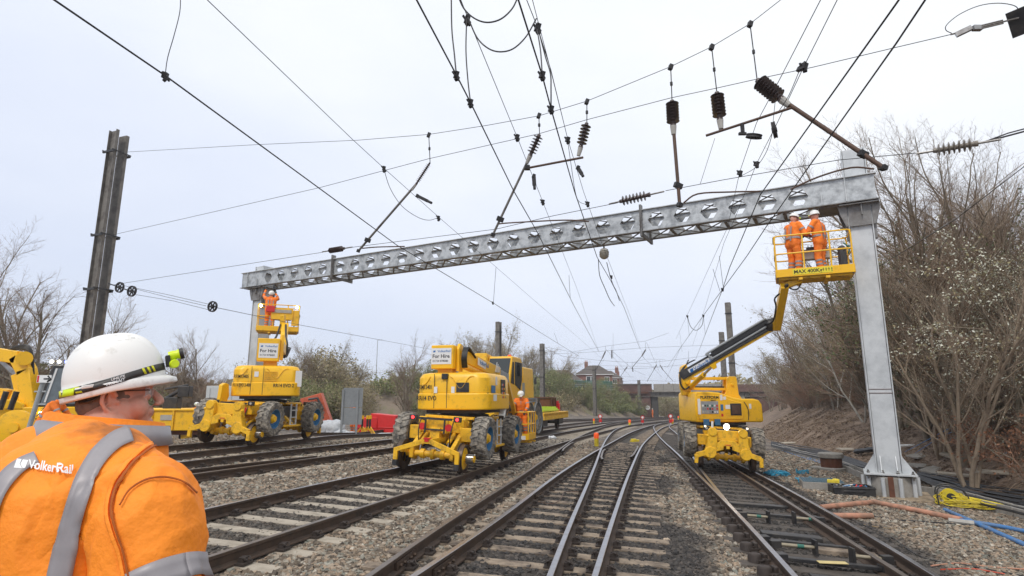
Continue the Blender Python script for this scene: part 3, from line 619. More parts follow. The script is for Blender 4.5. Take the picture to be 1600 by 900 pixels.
# its piled foundation, beside it an unused pile
cR = GA+gb*sR+gy*(-.48)
fz = ground(cR.x, cR.y)
f = thing('column_foundation', 'concrete and steel pile cap under the foot of the right gantry column', 'foundation', (cR.x, cR.y, fz), (0, 0, grot))
mb = MB(); mb.lathe([(.56, -.2), (.58, .0), (.56, zbR-fz-.04), (0, zbR-fz-.04)], (0, 0, 0), (0, 0, 1), 12); mb.build('concrete_core', 'concrete', f)
for a in range(10):
    t = a*.63; q = MB(); q.cyl((math.cos(t)*.6, math.sin(t)*.6, -.1), (math.cos(t)*.6, math.sin(t)*.6, zbR-fz-.06), .05, n=8); q.build('pile_tube', 'galv', f)
q = MB(); q.box((0.02, .62, (zbR-fz)/2-.05), (.12, .06, zbR-fz+.06)); q.build('rusty_plate', 'rust', f)
q = MB(); q.box((0, 0, -.02), (1.7, 1.7, .16)); q.build('concrete_collar', mat('sandy_concrete', (.36, .28, .19), .9, dirt=.4, scale=6), f, bevel=.02)
pc = G(1300, 735, 0, ground); f = thing('pile', 'short rusty steel pile with a concrete cap among the ballast', 'pile', pc)
q = MB(); q.cyl((0, 0, -.1), (0, 0, .46), .36, n=24); q.build('casing', 'rust', f); q = MB(); q.lathe([(.38, .44), (.43, .47), (.43, .60), (.38, .63), (0, .63)], (0, 0, 0), (0, 0, 1), 14); q.build('concrete_cap', 'concrete', f)
q = MB(); q.box((0, 0, 0.02), (1.05, 1.05, .2), (0, 0, .4)); q.build('collar', 'concrete', f, bevel=.02)
# ------------------------------------------------------------------ masts
def mast(px, ptop, zt_or_d, w, label, n_of='mast', group=None, d=None, mname='mast', ztop=None):
    top = at_d(px[0], px[1], d) if d else at_z(px[0], px[1], ztop); x, y = top.x, top.y; zb = ground(x, y)-.2
    t = thing(n_of, label, 'mast', (x, y, zb), (0, 0, -.5), group); H = top.z-zb
    q = MB()
    q.box((0, -w*.45, H/2), (w, .02, H)); q.box((0, w*.45, H/2), (w, .02, H)); q.box((0, 0, H/2), (.02, w*.88, H)); q.build('shaft', mname, t)
    for hh in (H-.9, H*.55):
        q = MB(); q.box((0, 0, hh), (w+.08, w+.08, .07)); q.build('band', 'black', t)
    return t, H
HN = Vector((.55, 1, 0)); HP = (0, 11.2, 0)
def hp(px, py, off=0.0): return at_pl(px, py, HN, (0, 11.2+off, 0))
tp = hp(187, 207); zb = ground(tp.x, tp.y)-.3
t = thing('mast', 'tall twin channel steel mast at the left holding the cross-span wires', 'mast', (tp.x, tp.y, zb), (0, 0, R(-20))); Hm = tp.z-zb
for y, hh in ((-.135, Hm), (.135, Hm-.08)):
    q = MB(); q.box((0, y, hh/2), (.36, .018, hh)); 
    for k in (-1, 1): q.box((k*.172, y+(.05 if y > 0 else -.05), hh/2), (.018, .10, hh))
    q.build('channel', 'mast', t)
for py in (237, 363, 447):
    z = hp(195, py).z-zb; q = MB()
    for y in (-.29, .29): q.box((0, y, z), (.5, .05, .07))
    for x in (-.23, .23): q.box((x, 0, z+.04), (.03, .66, .04))
    q.build('clamp', 'black', t)
for i, (a, d, lab) in enumerate([((779, 503), 52, 'grey steel mast behind the tracked lifts in the middle'), ((847, 537), 74, 'dark mast with a white plate rising over the flat wagon'), ((928, 571), 100, 'dark mast on the bank in front of the brick houses'), ((998, 594), 118, 'farthest thin mast close to the bridge pier'), ((1137, 473), 47, 'taller of the two masts behind the raised boom'), ((1127, 519), 62, 'shorter of the two masts behind the raised boom')]):
    mast(a, None, None, .42 if d < 60 else .5, lab, d=d)
# right hand anchor mast, mostly outside the frame
tp = hp(1625, -160); t = thing('mast', 'grey steel mast at the top right corner with the cross-span anchored to it', 'mast', (tp.x, tp.y, ground(tp.x, tp.y)-.2), (0, 0, grot)); q = MB(); q.box((0, 0, 5.6), (.30, .02, 11.2)); 
for k in (-1, 1): q.box((0, k*.15, 5.6), (.3, .018, 11.2))
q.build('shaft', 'grey', t); q = MB(inv=t); a = hp(1592, 33); q.beam(a+Vector((-.02, 0, .18)), a+Vector((.12, .1, -.14)), .22, .05, m=0); q.build('bracket', 'black', t)
# ------------------------------------------------------------------ wires
def wire(name, label, cat, P, r=.006, group=None, mname='wire', smooth=False):
    P = [Vector(p) for p in P]
    if smooth: P = catmull(P, 6)
    o = MB(); o.tube(P, r, 5); return tag(o.build(name, mname, smooth=0), label, cat, group)
def zw(pts, z0, z1=None, drop=True):
    """points of a lengthwise wire; height z0, or from z0 to z1 along the list"""
    out = []
    for i, p in enumerate(pts):
        z = z0 if z1 is None else z0+(z1-z0)*i/(len(pts)-1)
        if len(p) == 3: z = p[2]
        out.append(at_z(p[0], p[1], z))
    return out
CZ = 5.25
cw = [
 ('thick contact wire from the top left corner down to the middle of the gantry', [(60, -17), (85, 0), (258, 118), (500, 295), (620, 383), (770, 473), (845, 520), (905, 557, 5.1)], .010),
 ('contact wire entering left of the looped jumpers at the top', [(638, -25), (651, 0), (713, 117), (735, 160), (803, 299), (838, 360), (897, 478), (935, 548, 5.0)], .009),
 ('contact wire crossing the short brown tube near the top centre', [(801, -30), (810, 0), (847, 117), (861, 170), (898, 300), (933, 402), (955, 440), (975, 480), (1000, 545, 5.0)], .009),
 ('contact wire passing just left of the workers in the raised basket', [(1418, -20), (1400, 6), (1188, 304), (1140, 418), (1129, 452), (1086, 564, 4.9)], .010),
 ('rightmost thick contact wire crossing in front of the gantry beam', [(1452, -10), (1400, 68), (1196, 356), (1167, 400), (1129, 452), (1099, 493), (1064, 542), (1042, 575, 4.8)], .010),
]
for lab, pts, r in cw: wire('contact_wire', lab, 'overhead wire', zw(pts, CZ), r, 'overhead wires along the tracks')
mw = [
 ('catenary wire crossing the top left sky to a black clamp', [(300, -25), (324, 0), (552, 219), (600, 263), (683, 337), (847, 480), (895, 520), (940, 560, 6.3)], .006),
 ('catenary wire leaving the upper left end of the hanging jumper loops', [(706, -30), (720, 0), (730, 25), (808, 214), (827, 262), (848, 315), (900, 447), (937, 553, 6.2)], .006),
 ('catenary wire through the right clamp of the jumper loops', [(815, -30), (823, 0), (840, 43), (861, 110), (887, 217), (912, 300), (943, 387), (985, 495), (1006, 560, 6.1)], .006),
 ('second catenary wire beside the right clamp of the jumper loops', [(825, -30), (832, 0), (858, 100), (887, 217)], .005),
 ('left of the two wires that meet the insulator above the gantry', [(1294, -30), (1282, 0), (1214, 132), (1182, 192), (1156, 268), (1137, 355), (1081, 477), (1056, 530, 6.0)], .006),
 ('wire dropping from the teardrop clamp past the small wheel', [(1320, -30), (1308, 0), (1256, 104), (1212, 197), (1182, 256), (1152, 332), (1131, 380), (1103, 477), (1082, 540, 6.0)], .006),
 ('thin wire from the insulator end to the wheel', [(1214, 132), (1208, 190)], .005),
]
for lab, pts, r in mw: wire('catenary_wire', lab, 'overhead wire', zw(pts, 6.75), r, 'overhead wires along the tracks')
def joint(px, py, z=None, s=.05, name='wire_clamp', lab=None, pl=False):
    p = hp(px, py) if z is None else at_z(px, py, z); q = MB(); q.box(p, (s*1.1, s*1.8, s*1.6), (.3, .2, .3)); q.box(p+Vector((s*.2, 0, -s)), (s*.8, s, s*1.2), (0, .5, .9)); q.cyl(p-Vector((s, 0, -s)), p+Vector((s*.6, s, -s)), s*.3, n=6)
    return tag(q.build(name, 'wire', bevel=.004), lab, 'clamp', 'small clamps on the overhead wires')
CL = 'small dark clamp on an overhead wire'
for px, py, z in [(258, 118, CZ), (600, 263, 6.75), (685, 340, 6.4), (713, 117, CZ), (735, 160, CZ), (730, 30, 6.75), (840, 43, 6.75), (847, 117, CZ), (861, 170, CZ), (808, 214, 6.75), (848, 315, 6.6), (887, 218, 6.75), (918, 318, 6.7), (955, 432, CZ), (1182, 256, 6.7), (1156, 270, 6.7), (1256, 104, 6.75), (1074, 494, 5.2), (1099, 493, 5.2), (1129, 452, 5.25), (770, 473, CZ)]: joint(px, py, z, .045 if z < 6 else .06, lab=CL)
def loop(lab, pts, r=.007): wire('jumper', lab, 'jumper cable', [at_z(*p) for p in pts], r, smooth=True)
loop('drooping jumper cable under the left catenary clamp', [(600, 265, 6.7), (610, 295, 6.5), (628, 322, 6.3), (652, 339, 6.2), (670, 344, 6.2), (685, 340, 6.4)])
loop('upper of the two big jumper loops at the top', [(714, -12, 6.7), (724, 12, 6.5), (740, 28, 6.3), (760, 35, 6.2), (782, 30, 6.2), (800, 14, 6.4), (810, -6, 6.6)], .010)
loop('lower of the two big jumper loops at the top', [(731, 27, 6.7), (745, 58, 6.4), (762, 75, 6.2), (781, 81, 6.1), (802, 76, 6.2), (822, 57, 6.4), (838, 29, 6.7)], .010)
loop('vertical jumper cable at the far left of the loops', [(705, -10, 6.7), (706, 45, 6.2), (710, 85, 5.7), (713, 117, 5.28)], .009)
loop('vertical jumper cable under the left end of the loops', [(729, 30, 6.7), (728, 80, 6.2), (731, 125, 5.7), (735, 160, 5.28)], .009)
loop('short jumper cable under the right end of the loops', [(839, 45, 6.7), (844, 75, 6.1), (846, 98, 5.6), (847, 117, 5.28)], .009)
loop('longer jumper cable under the right end of the loops', [(841, 45, 6.7), (852, 88, 6.3), (860, 115, 5.8), (861, 140, 5.5), (861, 168, 5.28)], .009)
loop('loose wire hanging from the top left edge onto the contact wire', [(282, -12, 6.6), (281, 18, 6.3), (272, 55, 5.9), (262, 90, 5.6), (258, 118, 5.28)], .005)
loop('jumper cable from the small wheel to the lower wires', [(1208, 195, 6.6), (1205, 215, 6.4), (1196, 240, 6.2), (1180, 262, 6.2), (1158, 275, 6.6)], .006)
loop('jumper cable from the teardrop clamp to the clamp above the beam', [(1250, 108, 6.7), (1232, 150, 6.4), (1214, 178, 6.4)], .006)
loop('jumper cable swinging to the right of the centre wires', [(887, 220, 6.7), (893, 262, 6.3), (899, 300, 6.0), (905, 315, 6.2), (918, 320, 6.6)], .006)
loop('distant jumper loop beside the raised boom', [(1074, 494, 5.2), (1079, 510, 4.9), (1088, 516, 4.7), (1097, 508, 4.9), (1099, 493, 5.2)], .012)
for i, (a, b) in enumerate([((1074, 494), (1077, 524)), ((1099, 493), (1102, 523)), ((775, 418), (771, 472)), ((1114, 420), (1125, 455)), ((1124, 400), (1130, 448)), ((889, 430), (891, 466)), ((866, 520), (872, 537)), ((903, 558), (903, 575)), ((958, 520), (958, 560)), ((1062, 520), (1066, 550))]):
    pa, pb = at_z(*b, 5.2), None; pb = at_d(*a, pa.y); wire('dropper', 'thin vertical dropper wire', 'dropper', [pb, pa], .007, 'droppers between overhead wires')
# cross-span wires
def spanw(lab, pts, r=.006, off=0): wire('cross_span_wire', lab, 'overhead wire', [hp(*p, off) for p in pts], r, 'cross-span wires')
spanw('highest cross-span wire, dipping from the left mast and rising to the top right', [(190, 238), (400, 226), (560, 219), (670, 210), (760, 196), (842, 181), (917, 158), (1048, 104), (1112, 73), (1172, 37), (1222, -2), (1260, -32)])
spanw('second cross-span wire, from the middle of the left mast to the top right mast', [(176, 367), (500, 293), (670, 248), (842, 209), (917, 187), (1048, 153), (1118, 138), (1185, 123), (1270, 105), (1400, 74), (1485, 54)])
spanw('lowest cross-span wire just above the gantry beam', [(170, 446), (350, 418), (505, 394)]); spanw('lowest cross-span wire between its two long insulators', [(545, 387), (775, 358), (865, 337), (965, 317)]); spanw('lowest cross-span wire right of the insulator over the beam', [(1040, 298), (1130, 281), (1310, 250), (1455, 237)])
wire('anchor_loop', 'wire loop curling beside the top right turnbuckle', 'wire', [hp(*p) for p in [(1487, 52), (1478, 47), (1480, 38), (1500, 22), (1530, 9), (1560, 5), (1585, 9), (1593, 18)]], .006, smooth=True)
tb = thing('turnbuckle', 'steel turnbuckle anchoring the cross-span at the top right', 'turnbuckle', hp(1540, 43)); q = MB(inv=tb)
a, b = hp(1485, 54), hp(1592, 28); e = b-a; q.cyl(a, b, .012, n=6); q.build('rod', 'steel', tb)
for k in (-1, 1): q = MB(inv=tb); o_ = Vector((0, 0, .025*k)); q.cyl(a+e*.42+o_, a+e*.78+o_, .010, n=6); q.build('side_bar', 'steel', tb)
q = MB(inv=tb); q.box(a+e*.4, (.12, .06, .07)); q.build('eye', 'steel', tb); q = MB(inv=tb); q.box(a+e*.2, (.2, .05, .07), (0, -.3, -.5)); q.build('wedge', 'steel', tb)
def shed_prof(L_, r0, r1, n):
    n = max(5, n-1); r0 *= .8; P = [(r0*.9, 0), (r0*1.1, L_*.06)]
    for i in range(n): a = L_*(.1+.8*i/n); b_ = .8*L_/n; P += [(r0, a), (r1*.96, a+b_*.22), (r1, a+b_*.30), (r0*1.1, a+b_*.42), (r0, a+b_*.55)]
    return P+[(r0*1.1, L_*.92), (r0*1.3, L_*.94), (r0*1.3, L_), (0, L_)]
def insul(parent, a, b, r, n, mname='ceramic', name='insulator'):
    a = Vector(a); b = Vector(b); q = MB(inv=parent) if parent else MB(); q.lathe(shed_prof((b-a).length, r*.45, r, n), a, b-a, 16); o = q.build(name, mname, parent, smooth=50); return o
def rod(parent, a, b, r=.012, mname='wire', name='hanger', n=8): q = MB(inv=parent); q.cyl(a, b, r, n=n); return q.build(name, mname, parent)
def arm(label, top, itop, ibot, end, r=.10, n=7, tube=.028, tubem='brown', extra=None, foot=None, insm='ceramic'):
    """hanger from the upper wire, insulator, long tube down to the register"""
    t = thing('registration_arm', label, 'registration arm', hp(*itop)); A, B, C_ = hp(*itop), hp(*ibot), hp(*end); e = (B-A).normalized()
    if top: rod(t, hp(*top), A, .009); q = MB(inv=t); p = hp(*top); q.box(p, (.07, .07, .10), (0, .3, .2)); m_ = (p+A)/2; q.build('hanger_clamp', 'wire', t)
    if top: q = MB(inv=t); q.cyl(m_-Vector((0, 0, .03)), m_+Vector((0, 0, .03)), .025, n=8); q.build('hanger_joint', 'wire', t)
    insul(t, A, B, r, n, insm)
    q = MB(inv=t); q.cyl(B, B+e*.16, r*.5, r*.35, n=10); q.build('end_cap', 'pale', t)
    if end != ibot: rod(t, B, C_, tube, tubem, 'tube', 12)
    if foot:
        for f in foot: q = MB(inv=t); q.tube(catmull([hp(*p) for p in f], 4), .014, 6); q.build('register_rod', 'brown', t)
        q = MB(inv=t); p = C_+(B-C_).normalized()*.35; q.box(p, (.14, .08, .09), (.2, .3, .3)); q.box(C_, (.08, .1, .07), (.2, .3, .3)); q.build('tube_clamp', 'wire', t)
    return t
arm('leftmost sloping registration tube with a ribbed insulator', (670, 211), (672, 254), (650, 288), (560, 392), .055, 12, .026, 'mast', foot=[[(566, 388), (590, 386), (632, 385)]])
arm('second sloping tube from the left, carrying the short cross tube', (842, 181), (843, 210), (828, 244), (770, 367), .10, 7, .024, 'mast', foot=[[(778, 350), (800, 348), (880, 344), (920, 346)]])
arm('black insulator hanging at the right end of the short cross tube', (917, 159), (917, 192), (907, 231), (905, 244), .10, 7, .02, 'pale')
arm('vertical tube with a brown insulator standing over the beam', (1048, 105), (1050, 157), (1052, 197), (1062, 320), .115, 8, .03, 'brown', foot=[[(1068, 317), (1090, 303), (1140, 300), (1188, 299)]])
arm('brown insulator hanging left of the long sloping brown tube', (1112, 74), (1120, 144), (1125, 188), (1126, 203), .115, 8, .02, 'pale')
arm('big ribbed insulator on the long brown tube sloping to the right column', (1172, 38), (1183, 125), (1222, 156), (1380, 262), .135, 9, .036, 'brown', foot=[[(1366, 264), (1330, 262), (1280, 276), (1235, 296)]])
def part_tube(lab, a, b, r, ins=None):
    t = thing('cross_tube', lab, 'cross tube', hp(*a)); rod(t, hp(*a), hp(*b), r, 'brown', 'tube', 12); return t
t = part_tube('short brown cross tube between two hanging insulators', (822, 263), (911, 246), .022)
q = MB(inv=t); q.box(hp(824, 262), (.1, .1, .08)); q.build('tube_clamp', 'wire', t)
t = part_tube('brown cross tube carrying two small spoked wheels', (1103, 212), (1238, 168), .022)
q = MB(inv=t); q.box(hp(1160, 200), (.05, .05, .16)); q.box(hp(1160, 209), (.12, .05, .04)); q.build('bracket', 'wire', t)
def sheave(lab, c, R_, ax, pl=True):
    t = thing('pulley', lab, 'pulley', c); ax = Vector(ax).normalized(); q = MB(inv=t); q.lathe([(R_*.78, -.02), (R_, -.028), (R_*.93, 0), (R_, .028), (R_*.78, .02), (R_*.78, -.02)], c, ax, 24); q.build('rim', 'wire', t)
    u, v, w = q.fr((0, 0, 0), ax); q = MB(inv=t)
    for k in range(3): d = u*math.cos(k*1.047)+v*math.sin(k*1.047); q.beam(c-d*R_*.8, c+d*R_*.8, .035, .02, up=ax)
    q.cyl(c-ax*.04, c+ax*.04, .045, n=10); q.build('spokes', 'wire', t); return t
sheave('small black spoked wheel lying flat below the brown cross tube', hp(1178, 213), .13, (.15, -.3, 1)); sheave('small black spoked wheel seen edge on under the big insulator', hp(1210, 203), .14, (1, -.6, .1))
sheave('left spoked pulley wheel beside the tall left mast', hp(187, 449), .17, (.3, 1, 0)); sheave('right spoked pulley wheel beside the tall left mast', hp(206, 455), .17, (.3, 1, 0)); sheave('single spoked pulley wheel out along the tensioned wires at the left', hp(332, 479), .15, (.3, 1, 0))
q = MB(); q.beam(hp(170, 443), hp(210, 457), .04, .03); tag(q.build('pulley_link', 'black'), 'black link bar joining the two pulley wheels to the left mast', 'link')
for lab, pts in (('upper tensioned wire between pulleys at the left', [(192, 446), (260, 460), (325, 475)]), ('lower tensioned wire between pulleys at the left', [(210, 460), (270, 470), (326, 484)]), ('middle tensioned wire between pulleys at the left', [(206, 450), (260, 464), (322, 478)])): spanw(lab, pts)
wire('cross_span_wire', 'thin wire sloping from the pulley wheel down behind the two lifts', 'overhead wire', [hp(340, 481), at_d(470, 508, 22), at_d(680, 547, 40)], .008, 'cross-span wires')
for lab, a, b in (('small ribbed insulator near the left end of the gantry beam', (513, 392), (538, 388)), ('pale ribbed insulator lying over the middle of the beam', (968, 315), (1016, 304)), ('large grey ribbed insulator in front of the trees at the upper right', (1458, 236), (1528, 224))):
    t = thing('strain_insulator', lab, 'insulator', hp(*a)); A, B = hp(*a), hp(*b); insul(t, A, B, .09 if a[0] > 600 else .07, 8 if a[0] > 600 else 9, mat('grey_brown_glaze', (.22, .19, .155), .35) if a[0] > 1300 else 'ceramic'); d = (B-A).normalized(); rod(t, A-d*.2, A, .016, 'steel', 'end_rod'); rod(t, B, B+d*.25, .016, 'steel', 'end_rod')
wire('anchor_wire', 'doubled anchor wire from the grey insulator to the right edge', 'wire', [hp(1528, 224), hp(1560, 216), hp(1620, 200)], .013)
wire('anchor_wire', 'second strand of the anchor wire at the right edge', 'wire', [hp(1545, 219), hp(1575, 208), hp(1620, 196)], .010)
wire('wire', 'slack grey wire sagging in front of the right hand trees', 'wire', [at_d(*p) for p in [(1640, 235, 9), (1590, 262, 10), (1500, 335, 12), (1440, 375, 13), (1400, 398, 14)]], .007, mname='steel', smooth=True)
wire('wire', 'thin guy wire sloping down behind the right column', 'wire', [at_d(*p) for p in [(1620, 245, 9), (1490, 345, 12), (1400, 400, 16), (1240, 498, 30), (1165, 533, 45), (1100, 556, 60)]], .008, mname='wire')
t = thing('section_insulator', 'pale round ceramic ball hanging under the beam on the centre wires', 'insulator', at_d(944, 396, 21)); q = MB(inv=t); c = at_d(944, 396, 21); q.lathe([(.0, -.2), (.11, -.19), (.17, -.12), (.13, -.09), (.18, -.04), (.14, 0), (.18, .05), (.14, .1), (.15, .14), (.06, .2), (0, .22)], c, (0.1, .3, 1), 20); q.build('porcelain', 'pale', t)
q = MB(inv=t); q.cyl(c+Vector((0, 0, .2)), c+Vector((0, 0, .4)), .03, n=8); q.build('fitting', 'wire', t)
loop('tangle of thin wires hanging below the ceramic ball', [(935, 405, 5.9), (937, 430, 5.5), (945, 450, 5.2), (953, 468, 5.0), (960, 478, 5.1)], .012)
loop('small wire loop hanging by the ceramic ball', [(948, 410, 5.9), (953, 430, 5.6), (958, 445, 5.3), (963, 455, 5.2), (968, 470, 5.2)], .012)
for c, e, lab in ((hp(652, 306), (668, 314), 'dark steady clamp below the leftmost tube'), (hp(834, 275), (835, 290), 'dark steady clamp below the second tube'), (hp(903, 262), (909, 272), 'dark steady clamp at the end of the short cross tube'), (hp(1249, 108), (1256, 100), 'teardrop clamp at the meeting of two wires in the upper right')):
    q = MB(); e = hp(*e); q.beam(c, e, .05, .07); q.box(c, (.06, .08, .08), (.3, .4, .2)); q.cyl(e, e+(e-c)*.4, .03, n=8); tag(q.build('steady_clamp', 'wire', bevel=.006), lab, 'clamp')
wire('dropper', 'thin wire from the brown cross tube to the lowest cross-span', 'dropper', [hp(1117, 216), hp(1094, 288)], .004)
# ------------------------------------------------------------------ distant head spans
def far_span(d0, wires, arms, tag_):
    P0 = (0, d0, 0); f = lambda px, py: at_pl(px, py, Vector((.1, 1, 0)), P0)
    for pts in wires: wire('cross_span_wire', 'thin distant cross-span wire '+tag_, 'overhead wire', [f(*p) for p in pts], .011, 'distant cross-span wires '+tag_)
    for (t_, a, b, c) in arms:
        t = thing('registration_arm', 'distant dark registration arm '+tag_, 'registration arm', f(*a), group='distant registration arms '+tag_)
        q = MB(inv=t); q.cyl(f(*t_), f(*a), .012, n=5); q.build('hanger', 'wire', t); q = MB(inv=t); A, B = f(*a), f(*b); q.lathe(shed_prof((B-A).length, .06, .12, 5), A, B-A, 8); q.build('insulator', 'ceramic', t)
        if c: q = MB(inv=t); q.cyl(B, f(*c), .03, n=6); q.build('tube', 'wire', t)
far_span(62, [[(805, 556), (847, 554), (925, 550), (1010, 543), (1125, 539)], [(850, 542), (895, 550), (945, 541), (1008, 533), (1045, 520)], [(850, 574), (935, 578), (1015, 575), (1130, 564)], [(850, 543), (880, 557), (935, 563), (1008, 568), (1127, 553)]],
         [((946, 541), (946, 549), (941, 560), (931, 578)), ((956, 541), (956, 547), (956, 560), None), ((1008, 533), (1009, 546), (1003, 556), (989, 573)), ((1076, 548), (1076, 562), (1070, 575), (1062, 590))], 'just before the bridge')
far_span(85, [[(990, 566), (1010, 561), (1040, 562)], [(930, 571), (980, 572), (1040, 573)], [(960, 597), (1000, 594), (1050, 596), (1120, 590)], [(820, 583), (900, 585), (990, 589)]],
         [((980, 565), (980, 573), (975, 580), (965, 596)), ((988, 565), (988, 573), (989, 581), None), ((1026, 562), (1026, 570), (1022, 577), (1011, 596)), ((1031, 561), (1031, 570), (1036, 578), (1051, 595))], 'against the bridge parapet')
for pts, z in (([(947, 546), (985, 588)], 5), ([(958, 550), (990, 578), (1008, 586)], 5), ([(932, 578), (945, 560)], 5.5), ([(1010, 535), (1030, 580)], 5), ([(1003, 556), (1035, 590)], 5), ([(1064, 542), (1040, 595)], 5)):
    wire('contact_wire', 'distant thin overhead wire near the bridge', 'overhead wire', [at_d(pts[0][0], pts[0][1], 60)]+[at_d(p[0], p[1], 60+25*(i+1)/(len(pts)-1)) for i, p in enumerate(pts[1:])], .012, 'distant overhead wires near the bridge')
# ------------------------------------------------------------------ people
def ellring(mb, c, ax, lat, a, b, h, n=28, t=.006):
    c = Vector(c); ax = Vector(ax).normalized(); lat = Vector(lat); lat = (lat-ax*lat.dot(ax)).normalized(); fw = ax.cross(lat); vs = []
    for hh, k in ((-h/2, 0), (-h/2, t), (h/2, t), (h/2, 0)):
        for i in range(n): T = 2*math.pi*i/n; vs.append(c+ax*hh+lat*(a+k)*math.cos(T)+fw*(b+k)*math.sin(T))
    fs = [(j*n+i, j*n+(i+1) % n, ((j+1) % 4)*n+(i+1) % n, ((j+1) % 4)*n+i) for j in range(4) for i in range(n)]; mb.add(vs, fs)
def hand(mb, w, d, up, s=1.0, curl=.5):
    """palm and five bent fingers from the wrist w along d; up is the back-of-hand normal"""
    w = Vector(w); d = Vector(d).normalized(); up = Vector(up); sd = d.cross(up).normalized(); up = sd.cross(d).normalized()
    p = w+d*.045*s; mb.ball(p, (.042*s, .042*s, .042*s)); mb.cap(w, w+d*.07*s, .028*s, .036*s, 8)
    for i, (o, L_) in enumerate(((-.030, .072), (-.010, .082), (.010, .077), (.030, .060))):
        a = w+(d*.075+sd*o)*s; b = a+(d*math.cos(curl*.5)-up*math.sin(curl*.5))*L_*.5*s; c = b+(d*math.cos(curl*1.6)-up*math.sin(curl*1.6))*L_*.5*s
        mb.cap(a, b, .0105*s, .0095*s, 6); mb.cap(b, c, .0095*s, .008*s, 6)
    a = w+(d*.02+sd*-.034)*s; b = a+(d*.035-sd*.024-up*.01)*s; mb.cap(a, b, .013*s, .011*s, 6); mb.cap(b, b+(d*.03-up*.012)*s, .011*s, .009*s, 6)
def person(label, loc, yaw, s=1.0, lean=0.0, J={}, bag=None, head=(0, 0), group=None, legs=True, helmet='helmet'):
    """yaw 0 = facing +Y; J overrides joints in the standing frame"""
    t = thing('person', label, 'person', loc, (0, 0, yaw), group)
    j = dict(hip=(0, 0, .95), chest=(0, 0, 1.34), neck=(0, .0, 1.47), head=(0, .03, 1.63), sL=(-.2, 0, 1.42), sR=(.2, 0, 1.42), eL=(-.27, -.02, 1.15), eR=(.27, -.02, 1.15), wL=(-.27, .1, .92), wR=(.27, .1, .92), hL=(-.1, 0, .92), hR=(.1, 0, .92), kL=(-.12, .04, .5), kR=(.12, .04, .5), aL=(-.13, -.02, .1), aR=(.13, -.02, .1))
    if lean:
        Rm_ = Matrix.Rotation(-lean, 3, 'X'); h0 = Vector(j['hip'])
        for k in ('chest', 'neck', 'head', 'sL', 'sR', 'eL', 'eR', 'wL', 'wR'): j[k] = tuple(Rm_ @ (Vector(j[k])-h0)+h0)
    j.update(J); j = {k: Vector(v)*s for k, v in j.items()}
    up = (j['neck']-j['chest']).normalized(); hd = Matrix.Rotation(head[0], 3, 'Z') @ Matrix.Rotation(head[1], 3, 'X'); HC = j['head']; hv = lambda x, y, z: HC+hd @ (Vector((x, y, z))*s)
    b = MB(); b.ball(HC, (.077*s, .098*s, .112*s), 14, E=hd); b.ball(hv(0, .03, -.07), (.055*s, .06*s, .05*s), 10, E=hd); b.cap(hv(0, .09, .0), hv(0, .112, -.03), .012*s, .018*s, 8); b.ball(hv(0, .085, -.065), (.03*s, .018*s, .014*s), 8, E=hd)
    for k in (-1, 1): b.ball(hv(k*.078, 0, -.01), (.012*s, .02*s, .032*s), 8, E=hd); b.ball(hv(k*.032, .085, .005), (.02*s, .014*s, .012*s), 8, E=hd)
    b.cap(j['neck']-up*.05*s, HC-Vector((0, 0, .05*s)), .06*s, .055*s); b.cap(j['chest'], j['hip'], .13*s, .12*s); b.cap(j['sL'], j['sR'], .06*s); b.cap(j['neck']-up*.04*s, j['chest'], .07*s, .12*s)
    for q in 'LR':
        b.cap(j['s'+q], j['e'+q], .05*s, .042*s, 8); b.cap(j['e'+q], j['w'+q], .042*s, .03*s, 8); b.cap(j['h'+q], j['k'+q], .08*s, .055*s, 8); b.cap(j['k'+q], j['a'+q], .055*s, .04*s, 8); b.cap(j['hip'], j['h'+q], .11*s, .1*s, 8); b.cap(j['a'+q], j['a'+q]+Vector((0, .1, -.04))*s, .04*s, .035*s, 8)
    remesh(b, 'body', 'skin', t, .012*s, 2)
    q_ = MB()
    for k in (-1, 1): q_.ball(hv(k*.031, .097, .008), .010*s, 8)
    q_.build('eye', 'black', t)
    c = MB(); lat = (j['sR']-j['sL']).normalized(); fw = up.cross(lat)
    for k in (-1, 1):
        c.cap(j['chest']+lat*.085*s*k, j['hip']+lat*.085*s*k-Vector((0, 0, .06*s)), .145*s, .14*s); c.cap(j['chest']+lat*.07*s*k, j['neck']+lat*.05*s*k-up*.05*s, .135*s, .07*s)
    c.cap(j['sL'], j['sR'], .085*s); c.cyl(j['neck']-up*.06*s, j['neck']+up*.05*s, .09*s, .075*s)
    for q in 'LR': c.cap(j['s'+q], j['e'+q], .083*s, .066*s, 10); c.cap(j['e'+q], j['w'+q]-(j['w'+q]-j['e'+q]).normalized()*.02*s, .066*s, .05*s, 10)
    sd_ = random.random()*50; dis = lambda co: mnoise.noise(co*9+Vector((sd_, 0, 0)))*.012+mnoise.noise(co*22+Vector((sd_, 0, 0)))*.005
    remesh(c, 'jacket', 'orange', t, .016*s, 2, dis)
    r = MB(); ax = (j['chest']-j['hip']).normalized(); ellring(r, j['hip']+ax*.10*s, ax, lat, .232*s, .150*s, .05*s); r.build('reflective_band', 'silver', t)
    for k in (-1, 1):
        r = MB(); pts = []
        for u_, o in ((-.04, .155), (.12, .152), (.25, .150), (.36, .135), (.43, .10), (.47, .0)): pts.append(j['hip']+ax*(u_+.04)*s+lat*.10*s*k-fw*o*s)
        for a_, b_2 in zip(pts, pts[1:]): r.beam(a_, b_2, .045*s, .006*s, up=-fw if abs((b_2-a_).normalized().dot(fw)) < .9 else ax)
        tag(r.build('reflective_band', 'silver', t), None)
